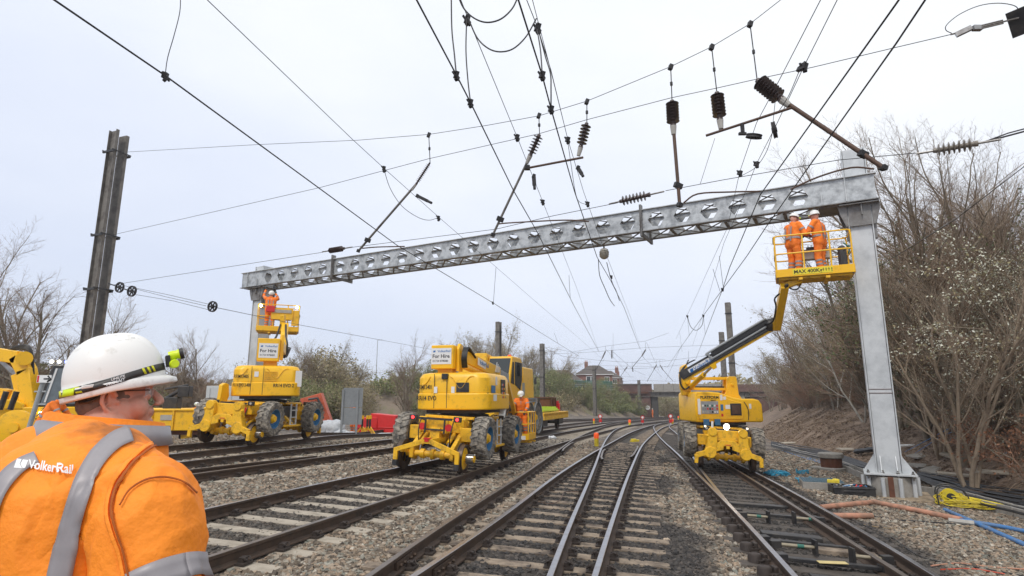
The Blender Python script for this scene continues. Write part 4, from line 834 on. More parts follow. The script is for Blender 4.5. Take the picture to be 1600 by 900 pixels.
    for q in 'LR':
        for a_, b_2, f_, rr in (('s', 'e', .55, .079), ('e', 'w', .5, .064)):
            r = MB(); a, e = j[a_+q], j[b_2+q]; d = (e-a); r.cyl(a+d*f_-d.normalized()*.022*s, a+d*f_+d.normalized()*.022*s, rr*s, n=16); r.build('reflective_band', 'silver', t)
        g = MB(); d = (j['w'+q]-j['e'+q]).normalized(); hand(g, j['w'+q], d, (0, .3, 1) if abs(d.z) < .8 else (0, 1, 0), s*1.1); g.build('glove', 'glove', t)
    p = MB()
    for q in 'LR': p.cap(j['hip'], j['h'+q], .13*s, .125*s); p.cap(j['h'+q], j['k'+q], .115*s, .085*s); p.cap(j['k'+q], j['a'+q]+Vector((0, 0, .03)), .085*s, .075*s)
    remesh(p, 'trousers', 'orange', t, .018*s, 2, dis)
    for q in 'LR':
        for f_ in (.25, .5):
            r = MB(); a, e = j['k'+q], j['a'+q]; d = (e-a); r.cyl(a+d*f_-d.normalized()*.024*s, a+d*f_+d.normalized()*.024*s, .090*s, .088*s, n=16); r.build('reflective_band', 'silver', t)
        f = MB(); a = j['a'+q]; f.cap(a+Vector((0, 0, .02)), a+Vector((0, .0, -.02))*s, .055*s, .055*s, 8); f.cap(a+Vector((0, 0, -.045))*s, a+Vector((0, .15, -.055))*s, .048*s, .042*s, 8); f.box(a+Vector((0, .07, -.085))*s, (.1*s, .27*s, .03*s)); f.build('boot', 'boot', t)
    he = MB(T=Matrix.Translation(HC) @ hd.to_4x4() @ Matrix.Scale(s, 4)); he.lathe([(.128, .035), (.125, .05), (.118, .09), (.098, .13), (.06, .158), (.0, .168)], (0, -.005, 0), (0, 0, 1), 20); he.lathe([(.128, .035), (.118, .036), (.112, .06)], (0, -.005, 0), (0, 0, 1), 20)
    he.add([(-.10, .085, .04), (-.05, .155, .028), (.05, .155, .028), (.10, .085, .04), (-.10, .085, .032), (-.05, .155, .021), (.05, .155, .021), (.10, .085, .032)], [(0, 3, 2, 1), (4, 5, 6, 7), (0, 1, 5, 4), (1, 2, 6, 5), (2, 3, 7, 6)]); ho = he.build('helmet', helmet, t, smooth=50)
    l = MB(T=Matrix.Translation(HC) @ hd.to_4x4() @ Matrix.Scale(s, 4)); l.cyl((.05, .10, .07), (.055, .15, .07), .022, n=8); l.build('head_lamp', 'lime', ho)
    return t, j
# ------------------------------------------------------------------ road-rail lifts
def tyre(parent, c, ax, r=.515, w=.38, rim='blue'):
    """lugged tyre with dished rim; ax = outward axle direction in the parent's frame"""
    c = Vector(c); ax = Vector(ax).normalized(); q = MB(); q.lathe([(r*.56, -w*.42), (r*.80, -w*.5), (r*.93, -w*.44), (r*.95, 0), (r*.93, w*.44), (r*.80, w*.5), (r*.56, w*.42), (r*.52, w*.3), (r*.52, -w*.3), (r*.56, -w*.42)], c, ax, 36)
    u, v, _ = q.fr((0, 0, 0), ax); nl = 17
    for i in range(nl*2):
        a = math.pi*i/nl; sg = 1 if i % 2 else -1
        def P(t, rr, h): return c+(u*math.cos(t)+v*math.sin(t))*rr+ax*h
        d = .11; k = .075; vs = []
        for (h0, t0) in ((sg*w*.5, a+d*1.35), (sg*w*.22, a+d*.3), (-sg*w*.03, a)):
            edge = abs(h0) > w*.4
            for tt in (t0-k, t0+k):
                for rr in (r*(.80 if edge else .92), r*(.955 if edge else 1.0)): vs.append(P(tt, rr, h0))
        q.add(vs, [(0, 1, 3, 2), (8, 10, 11, 9)]+[f for b_ in (0, 4) for f in ((b_, b_+4, b_+5, b_+1), (b_+2, b_+3, b_+7, b_+6), (b_+1, b_+5, b_+7, b_+3))])
    t = q.build('tyre', 'rubber', parent, smooth=30)
    q = MB(); q.lathe([(r*.55, w*.32), (r*.57, w*.40), (r*.53, w*.41), (r*.50, w*.1), (r*.30, w*.02), (r*.30, 0), (0, 0)], c, ax, 28); rm = q.build('rim', rim, t)
    q = MB(); q.lathe([(r*.27, .0), (r*.27, w*.18), (r*.20, w*.34), (r*.17, w*.36), (r*.16, w*.42), (0, w*.42)], c, ax, 18)
    for i in range(8): T = i*.785; p = c+(u*math.cos(T)+v*math.sin(T))*r*.22; q.cyl(p, p+ax*w*.28, .014, n=6)
    q.build('hub', 'yellow', t); return t
def railwheel(parent, c, side, r=.32, hub='yellow'):
    c = Vector(c); ax = Vector((0, side, 0)); q = MB(); q.lathe([(r*.55, -.07), (r*1.08, -.07), (r*1.09, -.05), (r*1.0, -.04), (r*.985, .06), (r*.9, .065), (r*.82, .03), (r*.3, .03)], c, ax, 32); w = q.build('rail_wheel', 'wheelsteel', parent)
    q = MB(); q.lathe([(r*.8, .028), (r*.3, .05), (r*.3, .10), (.0, .10)], c, ax, 20)
    q.build('hub', hub, w)
    return w
def sticker(parent, c, w, h, u, v, m, name='label'):
    u = Vector(u).normalized(); v = Vector(v).normalized(); n_ = u.cross(v); q = MB(); q.prism([(-w/2, -h/2), (w/2, -h/2), (w/2, h/2), (-w/2, h/2)], c, u, v, n_*.004); return q.build(name, m, parent, smooth=0)
def chassis(t, rear_lights='lampr', style='bar', flip=1, xa=-2.05):
    Y = 'yellow2'
    q = MB(); q.box((0, 0, 1.0), (3.3, .78, .26)); q.box((0, 0, 1.19), (2.3, 1.3, .07)); q.box((1.5, 0, 1.02), (.5, 1.2, .2)); q.box((-1.5, 0, 1.0), (.35, 1.15, .3)); fr_ = q.build('chassis_frame', Y, t, bevel=.015)
    q = MB(); q.lathe([(.62, 0), (.66, .02), (.66, .09), (.55, .11), (.0, .11)], (0, 0, 1.2), (0, 0, 1), 32); q.build('slewing_ring', 'black', t)
    q = MB(); q.box((.1, -.55, .93), (1.2, .34, .34)); q.build('battery_box', 'black', t, bevel=.01); q = MB(); q.box((.1, .56, .93), (1.1, .32, .3)); q.build('hydraulic_tank', 'grey', t, bevel=.02)
    for x in (-1.35, 1.35):
        q = MB(); q.cyl((x, -.85, .76), (x, .85, .76), .10); q.ball((x, 0, .76), (.22, .2, .2), 14); q.beam((x, 0, .8), (x, 0, 1.0), .3, .3); q.build('axle', Y, t)
        for k in (-1, 1): tyre(t, (x, k*1.0, .76), (0, k, 0))
    for x, sx in ((xa, -1), (1.62, 1)):
        q = MB(); q.cyl((x, -.66, .36), (x, .66, .36), .075); q.cyl((x, -.3, .36), (x, -.2, .36), .11); q.cyl((x, .2, .36), (x, .3, .36), .11); q.cyl((x, -.04, .36), (x, .04, .36), .12); q.build('rail_axle', Y, t)
        for k in (-1, 1):
            railwheel(t, (x, k*.755, .32), k)
            if k == -1 and sx < 0:
                q = MB(); q.cyl((x, k*.84, .32), (x, k*.97, .32), .10, n=16)
                for i in range(12): T = i*.5236; q.box((x+math.cos(T)*.10, k*.93, .32+math.sin(T)*.10), (.025, .18, .025), (0, -T, 0))
                q.build('drive_gear', 'steel', t); q = MB(); q.cyl((x, k*.97, .32), (x, k*1.03, .32), .075); q.build('gear_cap', 'yellow', t)
            a = MB(); xs_ = x-sx*.55
            a.prism([(x-xs_-.12*sx, -.16+.36), (x-xs_+.13*sx, -.10+.36), (x-xs_+.12*sx, .16+.36), (-.05*sx, .95), (-.18*sx, 1.14), (-.34*sx, 1.14), (-.32*sx, .86)], (xs_, k*.50-.05, 0), (1, 0, 0), (0, 0, 1), (0, .10, 0))
            a.cyl((xs_-.2*sx, k*.50-.09, 1.06), (xs_-.2*sx, k*.50+.09, 1.06), .07, n=12); a.build('rail_arm', Y, t, bevel=.012)
            c = MB(); c.cyl((xs_-.3*sx, k*.34, 1.05), (x-.05*sx, k*.34, .62), .05, n=12); c.build('lift_cylinder', 'black' if flip < 0 else Y, t); c = MB(); c.cyl((x-.08*sx, k*.34, .66), (x, k*.34, .42), .025, n=8); c.build('cylinder_rod', 'steel', t)
            # tower between frame and arm
            d = MB(); d.box((x-sx*.45, k*.50, 1.02), (.16, .16, .34), (0, sx*.15, 0)); d.cyl((x-sx*.45, k*.50-.1, 1.15), (x-sx*.45, k*.50+.1, 1.15), .05, n=10); d.build('arm_bracket', Y, t, bevel=.01)
            w = MB(); w.beam((x-sx*.5, k*.5, .82), (x-sx*.5, k*.80, .82), .3, .32); w.build('wing_plate', Y, t, bevel=.015)
        # end gear: a bent guard bar, or two heavy elbows with outward feet
        g = MB(); xb = x+sx*.42
        if style == 'bar':
            P = [(-.80, .20), (-.80, .46), (-.08, .70), (.08, .70), (.80, .46), (.80, .20), (.70, .20), (.70, .40), (.06, .60), (-.06, .60), (-.70, .40), (-.70, .20)]
            for a_, b_ in ((0, 3), ):
                pass
            for poly in ([(-.80, .22), (-.70, .22), (-.70, .42), (-.80, .48)], [(-.80, .48), (-.70, .41), (-.06, .62), (-.06, .74)], [(-.06, .74), (-.06, .62), (.06, .62), (.06, .74)], [(.06, .74), (.06, .62), (.70, .41), (.80, .48)], [(.70, .42), (.70, .22), (.80, .22), (.80, .48)]):
                g.prism(poly, (xb-.03, 0, 0), (0, 1, 0), (0, 0, 1), (.06+random.uniform(0, .002), 0, 0))
            for k in (-1, 1): g.beam((xb, k*.06, .68), (x-sx*.3, k*.16, .70), .05, .10); g.beam((xb, k*.62, .44), (x, k*.62, .40), .05, .08)
            g.box((x-sx*.1, 0, .78), (.20, .24, .36)); g.build('guard_bar', Y, t, bevel=.006)
        else:
            for k in (-1, 1):
                g = MB()
                g.prism([(.30*k, 1.16), (.30*k, .80), (.34*k, .52), (.46*k, .36), (.62*k, .38), (.66*k, .56), (.58*k, .78), (.56*k, 1.16)], (xb-.10*sx, 0, 0), (0, 1, 0), (0, 0, 1), (.16*sx, 0, 0))
                g.cyl((xb-.12*sx, k*.50, .50), (xb+.09*sx, k*.50, .50), .17, n=20); g.cyl((xb-.12*sx, k*.43, 1.10), (xb+.09*sx, k*.43, 1.10), .13, n=16)
                g.build('lifting_elbow', Y, t, bevel=.015)
                g = MB(); g.beam((xb+.02*sx, k*.52, .52), (xb+.1*sx, k*.90, .40), .09, .14); g.box((xb+.1*sx, k*.91, .30), (.09, .10, .26)); g.build('guard_foot', Y, t, bevel=.008)
                g = MB(); g.cyl((xb+.05*sx, k*.58, 1.0), (xb-.2*sx, k*.58, .55), .04, n=10); g.build('lift_cylinder', Y, t)
            g = MB(); g.prism([(-.44, .50), (-.12, .60), (-.12, .70), (-.05, .70), (-.05, .62), (.05, .62), (.05, .70), (.12, .70), (.12, .60), (.44, .50), (.44, .68), (.20, .86), (-.20, .86), (-.44, .68)], (xb-.02*sx, 0, 0), (0, 1, 0), (0, 0, 1), (.07*sx, 0, 0)); g.build('yoke', Y, t, bevel=.012)
            g = MB(); g.prism([(-.34, .84), (.34, .84), (.38, 1.16), (-.38, 1.16)], (xb-.14*sx, 0, 0), (0, 1, 0), (0, 0, 1), (.08*sx, 0, 0)); g.build('front_box', Y, t, bevel=.02)
        for k in ((-1, 1) if style == 'bar' else ()): g = MB(); g.box((xb, k*.75, .155), (.07, .11, .13)); g.build('guard_foot', 'black', t)
        g = MB(); g.box((xb, 0, .70), (.09, .10, .07)); g.box((xb, 0, .74), (.12, .16, .02)); g.build('red_catch', 'red', t)
        # frame end plate, hooks and lamps
        g = MB(); g.box((x-sx*.18, 0, 1.0), (.12, .62, .30), taper=(1, .8)); g.prism([(-.3, 0), (.3, 0), (.22, .2), (-.22, .2)], (x-sx*.12, 0, .84), (0, 1, 0), (0, 0, 1), (sx*.03, 0, 0)); g.build('end_plate', Y, t, bevel=.012)
        for k in (-1, 1): g = MB(); g.lathe([(.0, -.03), (.085, -.03), (.085, .03), (0, .03)], (x-sx*.02, k*.33, .98), (sx, k*.4, 0), 14); g.build('red_wheel_stop', 'red', t)
        g = MB(); xg = x+sx*.02
        for k in (-1, 1): g.beam((xg, k*.24, .84), (xg, k*.24, 1.16), .035, .035)
        g.beam((xg, -.42, 1.17), (xg, .42, 1.17), .04, .05); g.beam((xg, -.24, .92), (xg, .24, .92), .035, .035); g.build('guard_frame', 'black', t)
        for k in (-1, 1):
            l = MB(); l.box((xg+sx*.0, k*.56, 1.18), (.07, .19, .12)); lh = l.build('lamp_housing', 'black', t, bevel=.01); l = MB(); l.cyl((xg+sx*.035, k*.56, 1.18), (xg+sx*.05, k*.56, 1.18), .035, n=14); l.build('lamp', 'lampr' if sx < 0 and rear_lights else 'pale', lh)
        for k in (-1, 1):
            h = MB(); h.tube(catmull([(x-sx*.35, k*.38, 1.1), (x-sx*.1, k*.42, 1.12), (x+.02*sx, k*.40, .8), (x-.05*sx, k*.36, .55), (x-sx*.1, k*.2, .45)], 5), .014, 6); h.build('hose', 'hose', t)
    for k in (-1, 1):
        l = MB()
        for x in (-.17, .17): l.beam((x, k*1.02, .5), (x, k*.98, 1.2), .035, .035, up=(1, 0, 0))
        for z in (.55, .78, 1.0): l.beam((-.17, k*1.02, z), (.17, k*1.02, z), .035, .03)
        l.build('ladder', 'cab', t)
        g = MB(); g.box((0, k*1.0, .52), (.9, .10, .05)); g.beam((0, k*.5, .95), (0, k*.98, .56), .10, .06); g.build('step', Y, t)
    # hoses and small plumbing over the frame
    rs = random.Random(5)
    for i in range(9):
        a = Vector((rs.uniform(-1.6, 1.6), rs.uniform(-.6, .6), 1.14)); b_ = a+Vector((rs.uniform(-.6, .6), rs.uniform(-.3, .3), rs.uniform(-.1, .05))); q = MB(); q.tube(catmull([a, (a+b_)/2+Vector((0, 0, .12)), b_], 5), .015, 6); q.build('hose', 'hose', t)
def turret_body(t, yaw, tilt, style):
    """superstructure in its own frame: boom forward = +x"""
    tr = empty('superstructure', (0, 0, 1.33), (tilt[0], tilt[1], yaw), t)
    def plan(L0, L1, Wd, rr, n=6):
        P = []
        for cx, cy, a0 in ((L1-.12, Wd-.12, 0), (L0+rr, Wd-rr, 90), (L0+rr, -Wd+rr, 180), (L1-.12, -Wd+.12, 270)):
            r_ = .12 if cx > 0 else rr
            for i in range(n+1): a = R(a0+90*i/n); P.append((cx+math.cos(a)*r_, cy+math.sin(a)*r_))
        return P
    if style == 'A':
        q = MB(); P = plan(-1.12, 1.02, 1.0, .34); q.prism(P, (0, 0, .06), (1, 0, 0), (0, 1, 0), (0, 0, .42)); q.build('lower_cover', 'yellow', tr, bevel=.035, seg=3)
        q = MB(); P2 = plan(-1.09, 1.0, .97, .32)
        n = len(P2); vs = [(x, y, .47) for x, y in P2]+[(x, y, .86) for x, y in P2]+[(x*.94, y*.93, .97) for x, y in P2]+[(x*.84, y*.80, 1.0) for x, y in P2]
        fs = [(j*n+i, j*n+(i+1) % n, (j+1)*n+(i+1) % n, (j+1)*n+i) for j in range(3) for i in range(n)]+[tuple(range(3*n, 4*n)), tuple(reversed(range(n)))]; q.add(vs, fs); q.build('upper_cover', 'yellow', tr, bevel=.02)
        # raised swept rib, door joints, vents
        for y in (.34, -.0):
            q = MB(); q.box((-1.118, y+.1, .53), (.012, .014, .86)); q.build('door_gap', 'black', tr)
        q = MB(); pts = [(-1.10, -.62+i*.08, .90-.30*math.sin(math.pi*min(1, max(0, (i-1)/7)))**2) for i in range(9)]; q.tube(catmull(pts, 3), .012, 6); q.build('swept_rib', 'yellow', tr)
        q = MB(); pts = [(-1.10, .56+i*.045, .90-.2*math.sin(math.pi*i/8)) for i in range(6)]; q.tube(catmull(pts, 3), .012, 6); q.build('swept_rib', 'yellow', tr)
        q = MB(); q.box((0, 0, .47), (1.9, 1.9, .03)); q.build('inner_deck', 'black', tr)
        q = MB(); q.box((0, 0, .02), (1.7, 1.5, .10)); q.build('base_frame', 'black', tr)
    return tr
def box_section(t, name, a, b, w, h, m='yellow', w2=None, h2=None, bevel=.02):
    q = MB(inv=t); q.beam(a, b, w, h, w2=w2, h2=h2, m=0); return q.build(name, m, t, bevel=bevel)
def basket(t, c, yaw, Lb, Wb, Hb=1.1, txt=None, lights=False):
    """work platform: floor centre c (world)"""
    b = empty('work_platform', (0, 0, 0), (0, 0, 0), t); b.matrix_basis = WM(t).inverted() @ (Matrix.Translation(c) @ Matrix.Rotation(yaw, 4, 'Z'))
    q = MB(); hx, hy = Lb/2, Wb/2
    for y in (-hy, hy): q.box((0, y, .08), (Lb, .03, .22))
    for x in (-hx, hx): q.box((x, 0, .08), (.03, Wb-.032, .22))
    q.build('toe_board', 'yellow', b, bevel=.008)
    q = MB(); q.box((0, 0, -.005), (Lb-.04, Wb-.04, .025)); q.build('floor', 'grey', b)
    for i in range(5): q = MB(); q.box((0, -hy+.12+i*(Wb-.24)/4, -.05), (Lb-.1, .05, .06)); q.build('floor_bearer', 'yellow2', b)
    for x in (-.35, .3): q = MB(); q.box((x, -.05, -.10), (.1, Wb, .06)); q.build('cross_bearer', 'yellow2', b)
    r = .021
    ring = [(-hx, -hy), (hx, -hy), (hx, hy), (-hx, hy)]
    def rr(z, k=1.0, rad=.15):
        P = []
        for i, (x, y) in enumerate(ring):
            for a in range(5):
                T = R(180+90*i+a*22.5); P.append(((x-math.copysign(rad, x))*k+math.cos(T)*rad, (y-math.copysign(rad, y))*k+math.sin(T)*rad, z))
        return P+[P[0]]
    for z, nm in ((Hb, 'top_rail'), (Hb*.55, 'mid_rail')):
        q = MB(); q.tube(rr(z), r, 8, caps=False); q.build(nm, 'yellow', b)
    for x in (-hx, -hx*.25, hx*.45, hx):
        for y in (-hy, hy):
            q = MB(); q.tube([(x*(.98), y*.98, .02), (x*.98, y, Hb*.9), (x*.96, y*.97, Hb)], r, 8); q.build('post', 'yellow', b)
    q = MB(); q.box((.15, hy-.05, .72), (.75, .25, .28)); q.build('control_box', 'pale', b, bevel=.01); q = MB(); q.box((.15, hy-.13, .88), (.5, .2, .06)); 
    for i in range(6): q.cyl((-.05+i*.08, hy-.15, .9), (-.05+i*.08, hy-.17, .97), .010, n=6)
    q.build('controls', 'black', b)
    if lights:
        for k in (-1, 1): q = MB(); q.cyl((k*hx*.98-.1*k, -hy-.02, Hb-.08), (k*hx*.98-.1*k, -hy-.06, Hb-.08), .06, n=14); q.build('work_lamp', 'lampw', b)
        q = MB(); q.box((-.35, -hy-.09, Hb-.22), (.36, .16, .26)); q.build('red_box', 'red', b, bevel=.01)
        q = MB(); q.box((.15, -hy-.05, Hb-.42), (.9, .10, .5)); q.build('front_panel', 'yellow', b, bevel=.01); q = MB(); q.box((.15, -hy-.11, Hb-.30), (.75, .05, .14)); q.build('pale_panel', 'pale', b)
        q = MB(); q.box((hx*.8, -hy-.03, Hb*.5), (.3, .04, .7)); q.build('side_panel', 'yellow', b, bevel=.01)
    if txt:
        sticker(b, (-.05, -hy-.019, .09), .95, .155, (1, 0, 0), (0, 0, 1), 'inkorange', 'notice'); text('notice_text', txt, .135, (-.50, -hy-.024, .045), (1, 0, 0), (0, 0, 1), 'ink', b, .02)
        # three small figures and an exclamation mark
        for i in range(3):
            f = MB(); x0 = .205+i*.065; f.box((x0, -hy-.0255, .085), (.012, .003, .06)); f.box((x0, -hy-.0255, .105), (.042, .003, .012)); f.lathe([(.0, -.001), (.011, -.001), (.011, .001), (0, .001)], (x0, -hy-.0255, .13), (0, 1, 0), 8); f.build('figure_pictogram', 'ink', b)
        text('notice_text', '!', .13, (.385, -hy-.024, .045), (1, 0, 0), (0, 0, 1), 'ink', b, .03)
        sticker(b, (-hx-.019, .05, .08), .6, .16, (0, -1, 0), (0, 0, 1), 'white', 'notice'); text('notice_text', 'VolkerRail', .1, (-hx-.024, .30, .05), (0, -1, 0), (0, 0, 1), 'inkblue', b)
    q = MB(); q.tube(catmull([(hx*.6, hy*.6, .1), (hx*.9, hy, .5), (hx*1.03, hy*.9, .8), (hx*.9, hy, 1.0)], 5), .02, 6); q.build('hose', 'green', b)
    return b
def hire_sign(parent, c, w, h, u, v):
    u = Vector(u).normalized(); v = Vector(v).normalized(); n_ = u.cross(v); c = Vector(c); sticker(parent, c, w, h, u, v, 'white', 'sign_panel'); o = c+n_*.0055
    text('sign_text', 'VolkerRail', w*.155, o+u*(-w*.19)+v*h*.24, u, v, 'inkblue', parent, .006); 
    q = MB(); q.prism([(0, 0), (.11*w, 0), (.14*w, .085*w), (.03*w, .085*w)], o+u*(-w*.42)+v*h*.24, u, v, n_*.002); q.build('emblem', 'inkblue', parent)
    text('sign_text', 'For Hire', w*.245, o+u*(-w*.445)+v*(-h*.11), u, v, 'ink', parent, .018); text('sign_text', '01724 878080', w*.135, o+u*(-w*.43)+v*(-h*.36), u, v, 'ink', parent, .004)
def pose_on(k0, k1, y, toward=1, name=None, label=None, s=1.0):
    """root on the track between rails k0,k1 so that its rear rail axle stands at distance y"""
    a, b = Vector((rx(k0, y), y, 0)), Vector((rx(k0, y+3*toward), y+3*toward, 0)); m0 = Vector(((rx(k0, y)+rx(k1, y))/2, y, 0)); m1 = Vector(((rx(k0, y+3*toward)+rx(k1, y+3*toward))/2, y+3*toward, 0)); d = (m1-m0).normalized(); yaw = math.atan2(d.y, d.x)
    o = m0+d*2.05*s; o.z = g0(o.x, o.y)+.004
    cs = math.atan(.055)                                            # cant: the ground falls towards +X
    # tilt about the world Y axis, then yaw
    Mx = Matrix.Translation(o) @ Matrix.Rotation(cs, 4, 'Y') @ Matrix.Rotation(yaw, 4, 'Z') @ Matrix.Scale(s, 4)
    t = thing(name, label, 'access platform'); t.matrix_basis = Mx; return t, yaw, Mx
def level(t, yawworld, zc=1.33, y0=0.0):
    """matrix (in t's frame) of a level superstructure pointing along yawworld"""
    Mt = WM(t); p = Mt @ Vector((0, y0, zc)); s = Mt.to_scale()[0]; return Mt.inverted() @ (Matrix.Translation(p) @ Matrix.Rotation(yawworld, 4, 'Z') @ Matrix.Scale(s, 4))
# --- middle machine
mA, yawA, _ = pose_on('R1', 'R2', 14.15, 1, 'road_rail_lift', 'yellow road rail lift seen from behind, folded boom, two red tail lamps lit')
chassis(mA); trt = turret_body(mA, 0, (0, 0), 'A'); trt.matrix_basis = level(mA, yawA)
U, Vv = (0, -1, 0), (0, 0, 1)
text('marking', 'RRM13401', .155, (-1.097, .93, .58), U, Vv, 'ink', trt, .012, sx=.62); text('marking', 'RR14 EVO', .155, (-1.126, .92, .30), U, Vv, 'ink', trt, .016, sx=.8)
sticker(trt, (-1.122, .40, .56), .09, .16, U, Vv, 'white'); sticker(trt, (-1.100, -.06, .56), .09, .16, U, Vv, 'white'); q = MB(); q.box((-1.10, -.32, .62), (.02, .34, .24)); q.build('vent', 'black', trt, bevel=.004)
q = MB(); q.box((-1.10, .16, .90), (.10, .16, .14)); q.build('small_lamp', 'black', trt, bevel=.01)
sticker(trt, (-.6, -.985, .58), .36, .19, (1, 0, 0), Vv, 'blue'); sticker(trt, (-.5, -1.003, .36), .3, .16, (1, 0, 0), Vv, 'white'); sticker(trt, (-.3, -.975, .80), .16, .22, (1, 0, 0), Vv, 'white')
q = MB(); q.box((.35, -.975, .60), (.42, .03, .50)); cpn = q.build('control_panel', 'black', trt)
for i in range(14): q = MB(); q.box((.2+.1*(i % 4), -1.0, .38+.11*(i//4)), (.045, .02, .06)); q.build('control_knob', ['pale', 'red', 'yellow', 'steel'][i % 4], cpn)
# folded boom with the counterweight box at its tail
q = MB(); q.box((-.62, .36, 1.42), (.42, .62, .62)); bx_ = q.build('tail_box', 'yellow', trt, bevel=.02); hire_sign(bx_, (-.832, .38, 1.44), .56, .42, U, Vv)
q = MB(); q.box((-.45, .36, 1.06), (.3, .42, .2)); q.build('boom_foot', 'yellow', trt, bevel=.02)
q = MB(); q.beam((-.40, -.05, 1.45), (2.3, -.25, 1.12), .24, .34); q.build('boom', 'yellow', trt, bevel=.02); q = MB(); q.beam((2.0, -.23, 1.15), (3.2, -.3, 1.0), .19, .26); q.build('inner_boom', 'grey', trt, bevel=.01)
q = MB(); q.prism([(0, 0), (.3, 0), (.3, .7), (.12, .74), (0, .6)], (-.62, -.04, 1.05), (1, 0, 0), Vv, (0, .08, 0)); q.build('boom_cheek', 'yellow', trt, bevel=.01); q = MB(); q.cyl((-.45, -.1, 1.2), (.9, -.14, 1.08), .085); q.build('boom_cylinder', 'yellow', trt)
for i in range(5): q = MB(); q.tube(catmull([(-.5, -.10-.03*i, 1.15), (-.62, -.12-.03*i, 1.4), (-.45, -.12-.03*i, 1.68), (-.1, -.12-.03*i, 1.58), (.2, -.12-.03*i, 1.45)], 6), .022, 6); q.build('hose', 'hose', trt)
bd = Vector((2.7, -.2, -.33)).normalized(); sticker(trt, Vector((.75, -.272, 1.31)), .95, .2, (bd.x, 0, bd.z), (-bd.z, 0, bd.x), 'white', 'sign_panel'); text('sign_text', 'VolkerRail', .17, Vector((.42, -.279, 1.30)), (bd.x, bd.y, bd.z), (-bd.z, 0, bd.x), 'inkblue', trt)
for i in range(4): q = MB(); q.beam((1.55+i*.12, -.42, 1.12), (1.7+i*.12, -.42, 1.42-.05*i), .02, .02); q.build('cable_carrier', 'grey', trt)
# its platform, lowered to the far right side, with a person in it
pc_ = at_z(815, 700, -.02); bA = basket(mA, (pc_.x-.0, pc_.y, g0(pc_.x, pc_.y)+.35), yawA, 1.2, .8, .95)
bAw = WM(bA) @ Vector((0, 0, 0)); sticker(bA, (-.615, -.12, .05), .35, .14, (0, -1, 0), (0, 0, 1), 'white')
box_section(mA, 'jib', WM(trt) @ Vector((3.2, -.3, 1.0)), WM(bA) @ Vector((.4, .3, .6)), .14, .18)
person('person in orange bending over in the low yellow platform behind the middle lift', WM(bA) @ Vector((0, -.02, .01)), R(170), .98, .35, dict(wL=(-.2, .45, 1.0), wR=(.2, .45, 1.0), eL=(-.28, .35, 1.15), eR=(.28, .35, 1.15)), head=(0, -.5))
# --- left machine, working at the far column
mB, yawB, _ = pose_on('L4', 'L5', 17.3, 1, 'road_rail_lift', 'yellow road rail lift with blue wheel rims, its platform raised to the left column', 1.0)
chassis(mB, rear_lights=None, style='yoke', xa=-1.72)
q = MB(); q.prism([(0, .0), (.28, 0), (.55, .5), (.42, .95), (.20, .98), (.02, .9)], (-1.75, .45, .95), (.8, 0, 0), (0, 0, .8), (0, .12, 0)); q.build('raised_arm', 'yellow', mB, bevel=.02)
wb = Vector((-10.6, 26.3, 4.75)); oB = WM(mB) @ Vector((0, 0, 1.33)); dB = wb-oB; ywB = math.atan2(dB.y, dB.x)
trb = turret_body(mB, 0, (0, 0), 'A'); trb.matrix_basis = level(mB, ywB)
text('marking', 'RRM13405', .15, (-1.097, .93, .60), U, Vv, 'ink', trb, .012, sx=.62); text('marking', 'RR14 EVO 2-400', .14, (-1.126, .94, .34), U, Vv, 'ink', trb, .012, sx=.5); text('marking', 'RR14 EVO 2', .15, (-1.126, -.2, .33), U, Vv, 'ink', trb, .014, sx=.78)
for i in range(6): q = MB(); q.box((-1.10, -.12, .52+i*.055), (.02, .36, .02)); q.build('vent_slat', 'yellow2', trb)
sticker(trb, (-1.100, .30, .72), .12, .16, U, Vv, 'white'); sticker(trb, (-1.00, -.93, .60), .2, .5, (.3, -1, 0), Vv, 'white')
q = MB(); q.box((-.70, .02, 1.50), (.4, .66, .72)); bxb = q.build('tail_box', 'yellow', trb, bevel=.02); hire_sign(bxb, (-.902, .02, 1.47), .56, .46, U, Vv)
q = MB(); q.box((-.45, -.05, 1.1), (.4, .4, .3)); q.build('boom_foot', 'yellow', trb, bevel=.02)
q = MB(); q.prism([(0, 0), (.3, 0), (.3, .8), (.12, .9), (0, .8)], (-.75, -.42, 1.2), (1, 0, 0), Vv, (0, .10, 0)); q.build('boom_cheek', 'yellow', trb, bevel=.01)
K1 = at_d(441, 548, 23.4); K0 = WM(trb) @ Vector((-.4, -.25, 1.7)); K2 = at_d(446, 505, 25.3)
box_section(mB, 'boom', K0, K1, .30, .36); q = MB(inv=mB); q.ball(K1, .26, 12); q.box(K1, (.5, .4, .4), (.3, .4, .2)); q.build('knuckle', 'black', mB, bevel=.02)
box_section(mB, 'jib', K1, K2+Vector((0, 0, -.1)), .28, .26); box_section(mB, 'jib_head', K2+Vector((-.1, 0, -.35)), K2+Vector((-.1, -.1, .35)), .2, .2)
for k in (-.18, .2): q = MB(inv=mB); q.tube(catmull([K1+Vector((k, -.2, -.2)), K1+Vector((k*1.6, -.35, .2)), (K1+K2)/2+Vector((k, -.3, 0)), K2+Vector((k*.6, -.25, -.1))], 5), .04, 6); q.build('hose', 'hose', mB)
bB = basket(mB, wb, ywB-math.pi/2, 1.75, 1.0, 1.15, lights=True)
person('person in orange reaching up to the underside of the beam from the far left platform', WM(bB) @ Vector((-.38, .05, .01)), ywB-math.pi/2, 1.04, .0, dict(eL=(-.32, .25, 1.55), wL=(-.26, .32, 1.85), eR=(.28, .28, 1.48), wR=(.16, .38, 1.72)), head=(0, .5))
person('person in orange standing behind the right hand rail of the far left platform', WM(bB) @ Vector((.5, .2, .01)), ywB-math.pi/2+2.6, .9, .3, dict(wL=(-.2, .4, 1.0), wR=(.2, .4, 1.0)), head=(0, -.3)) if False else None
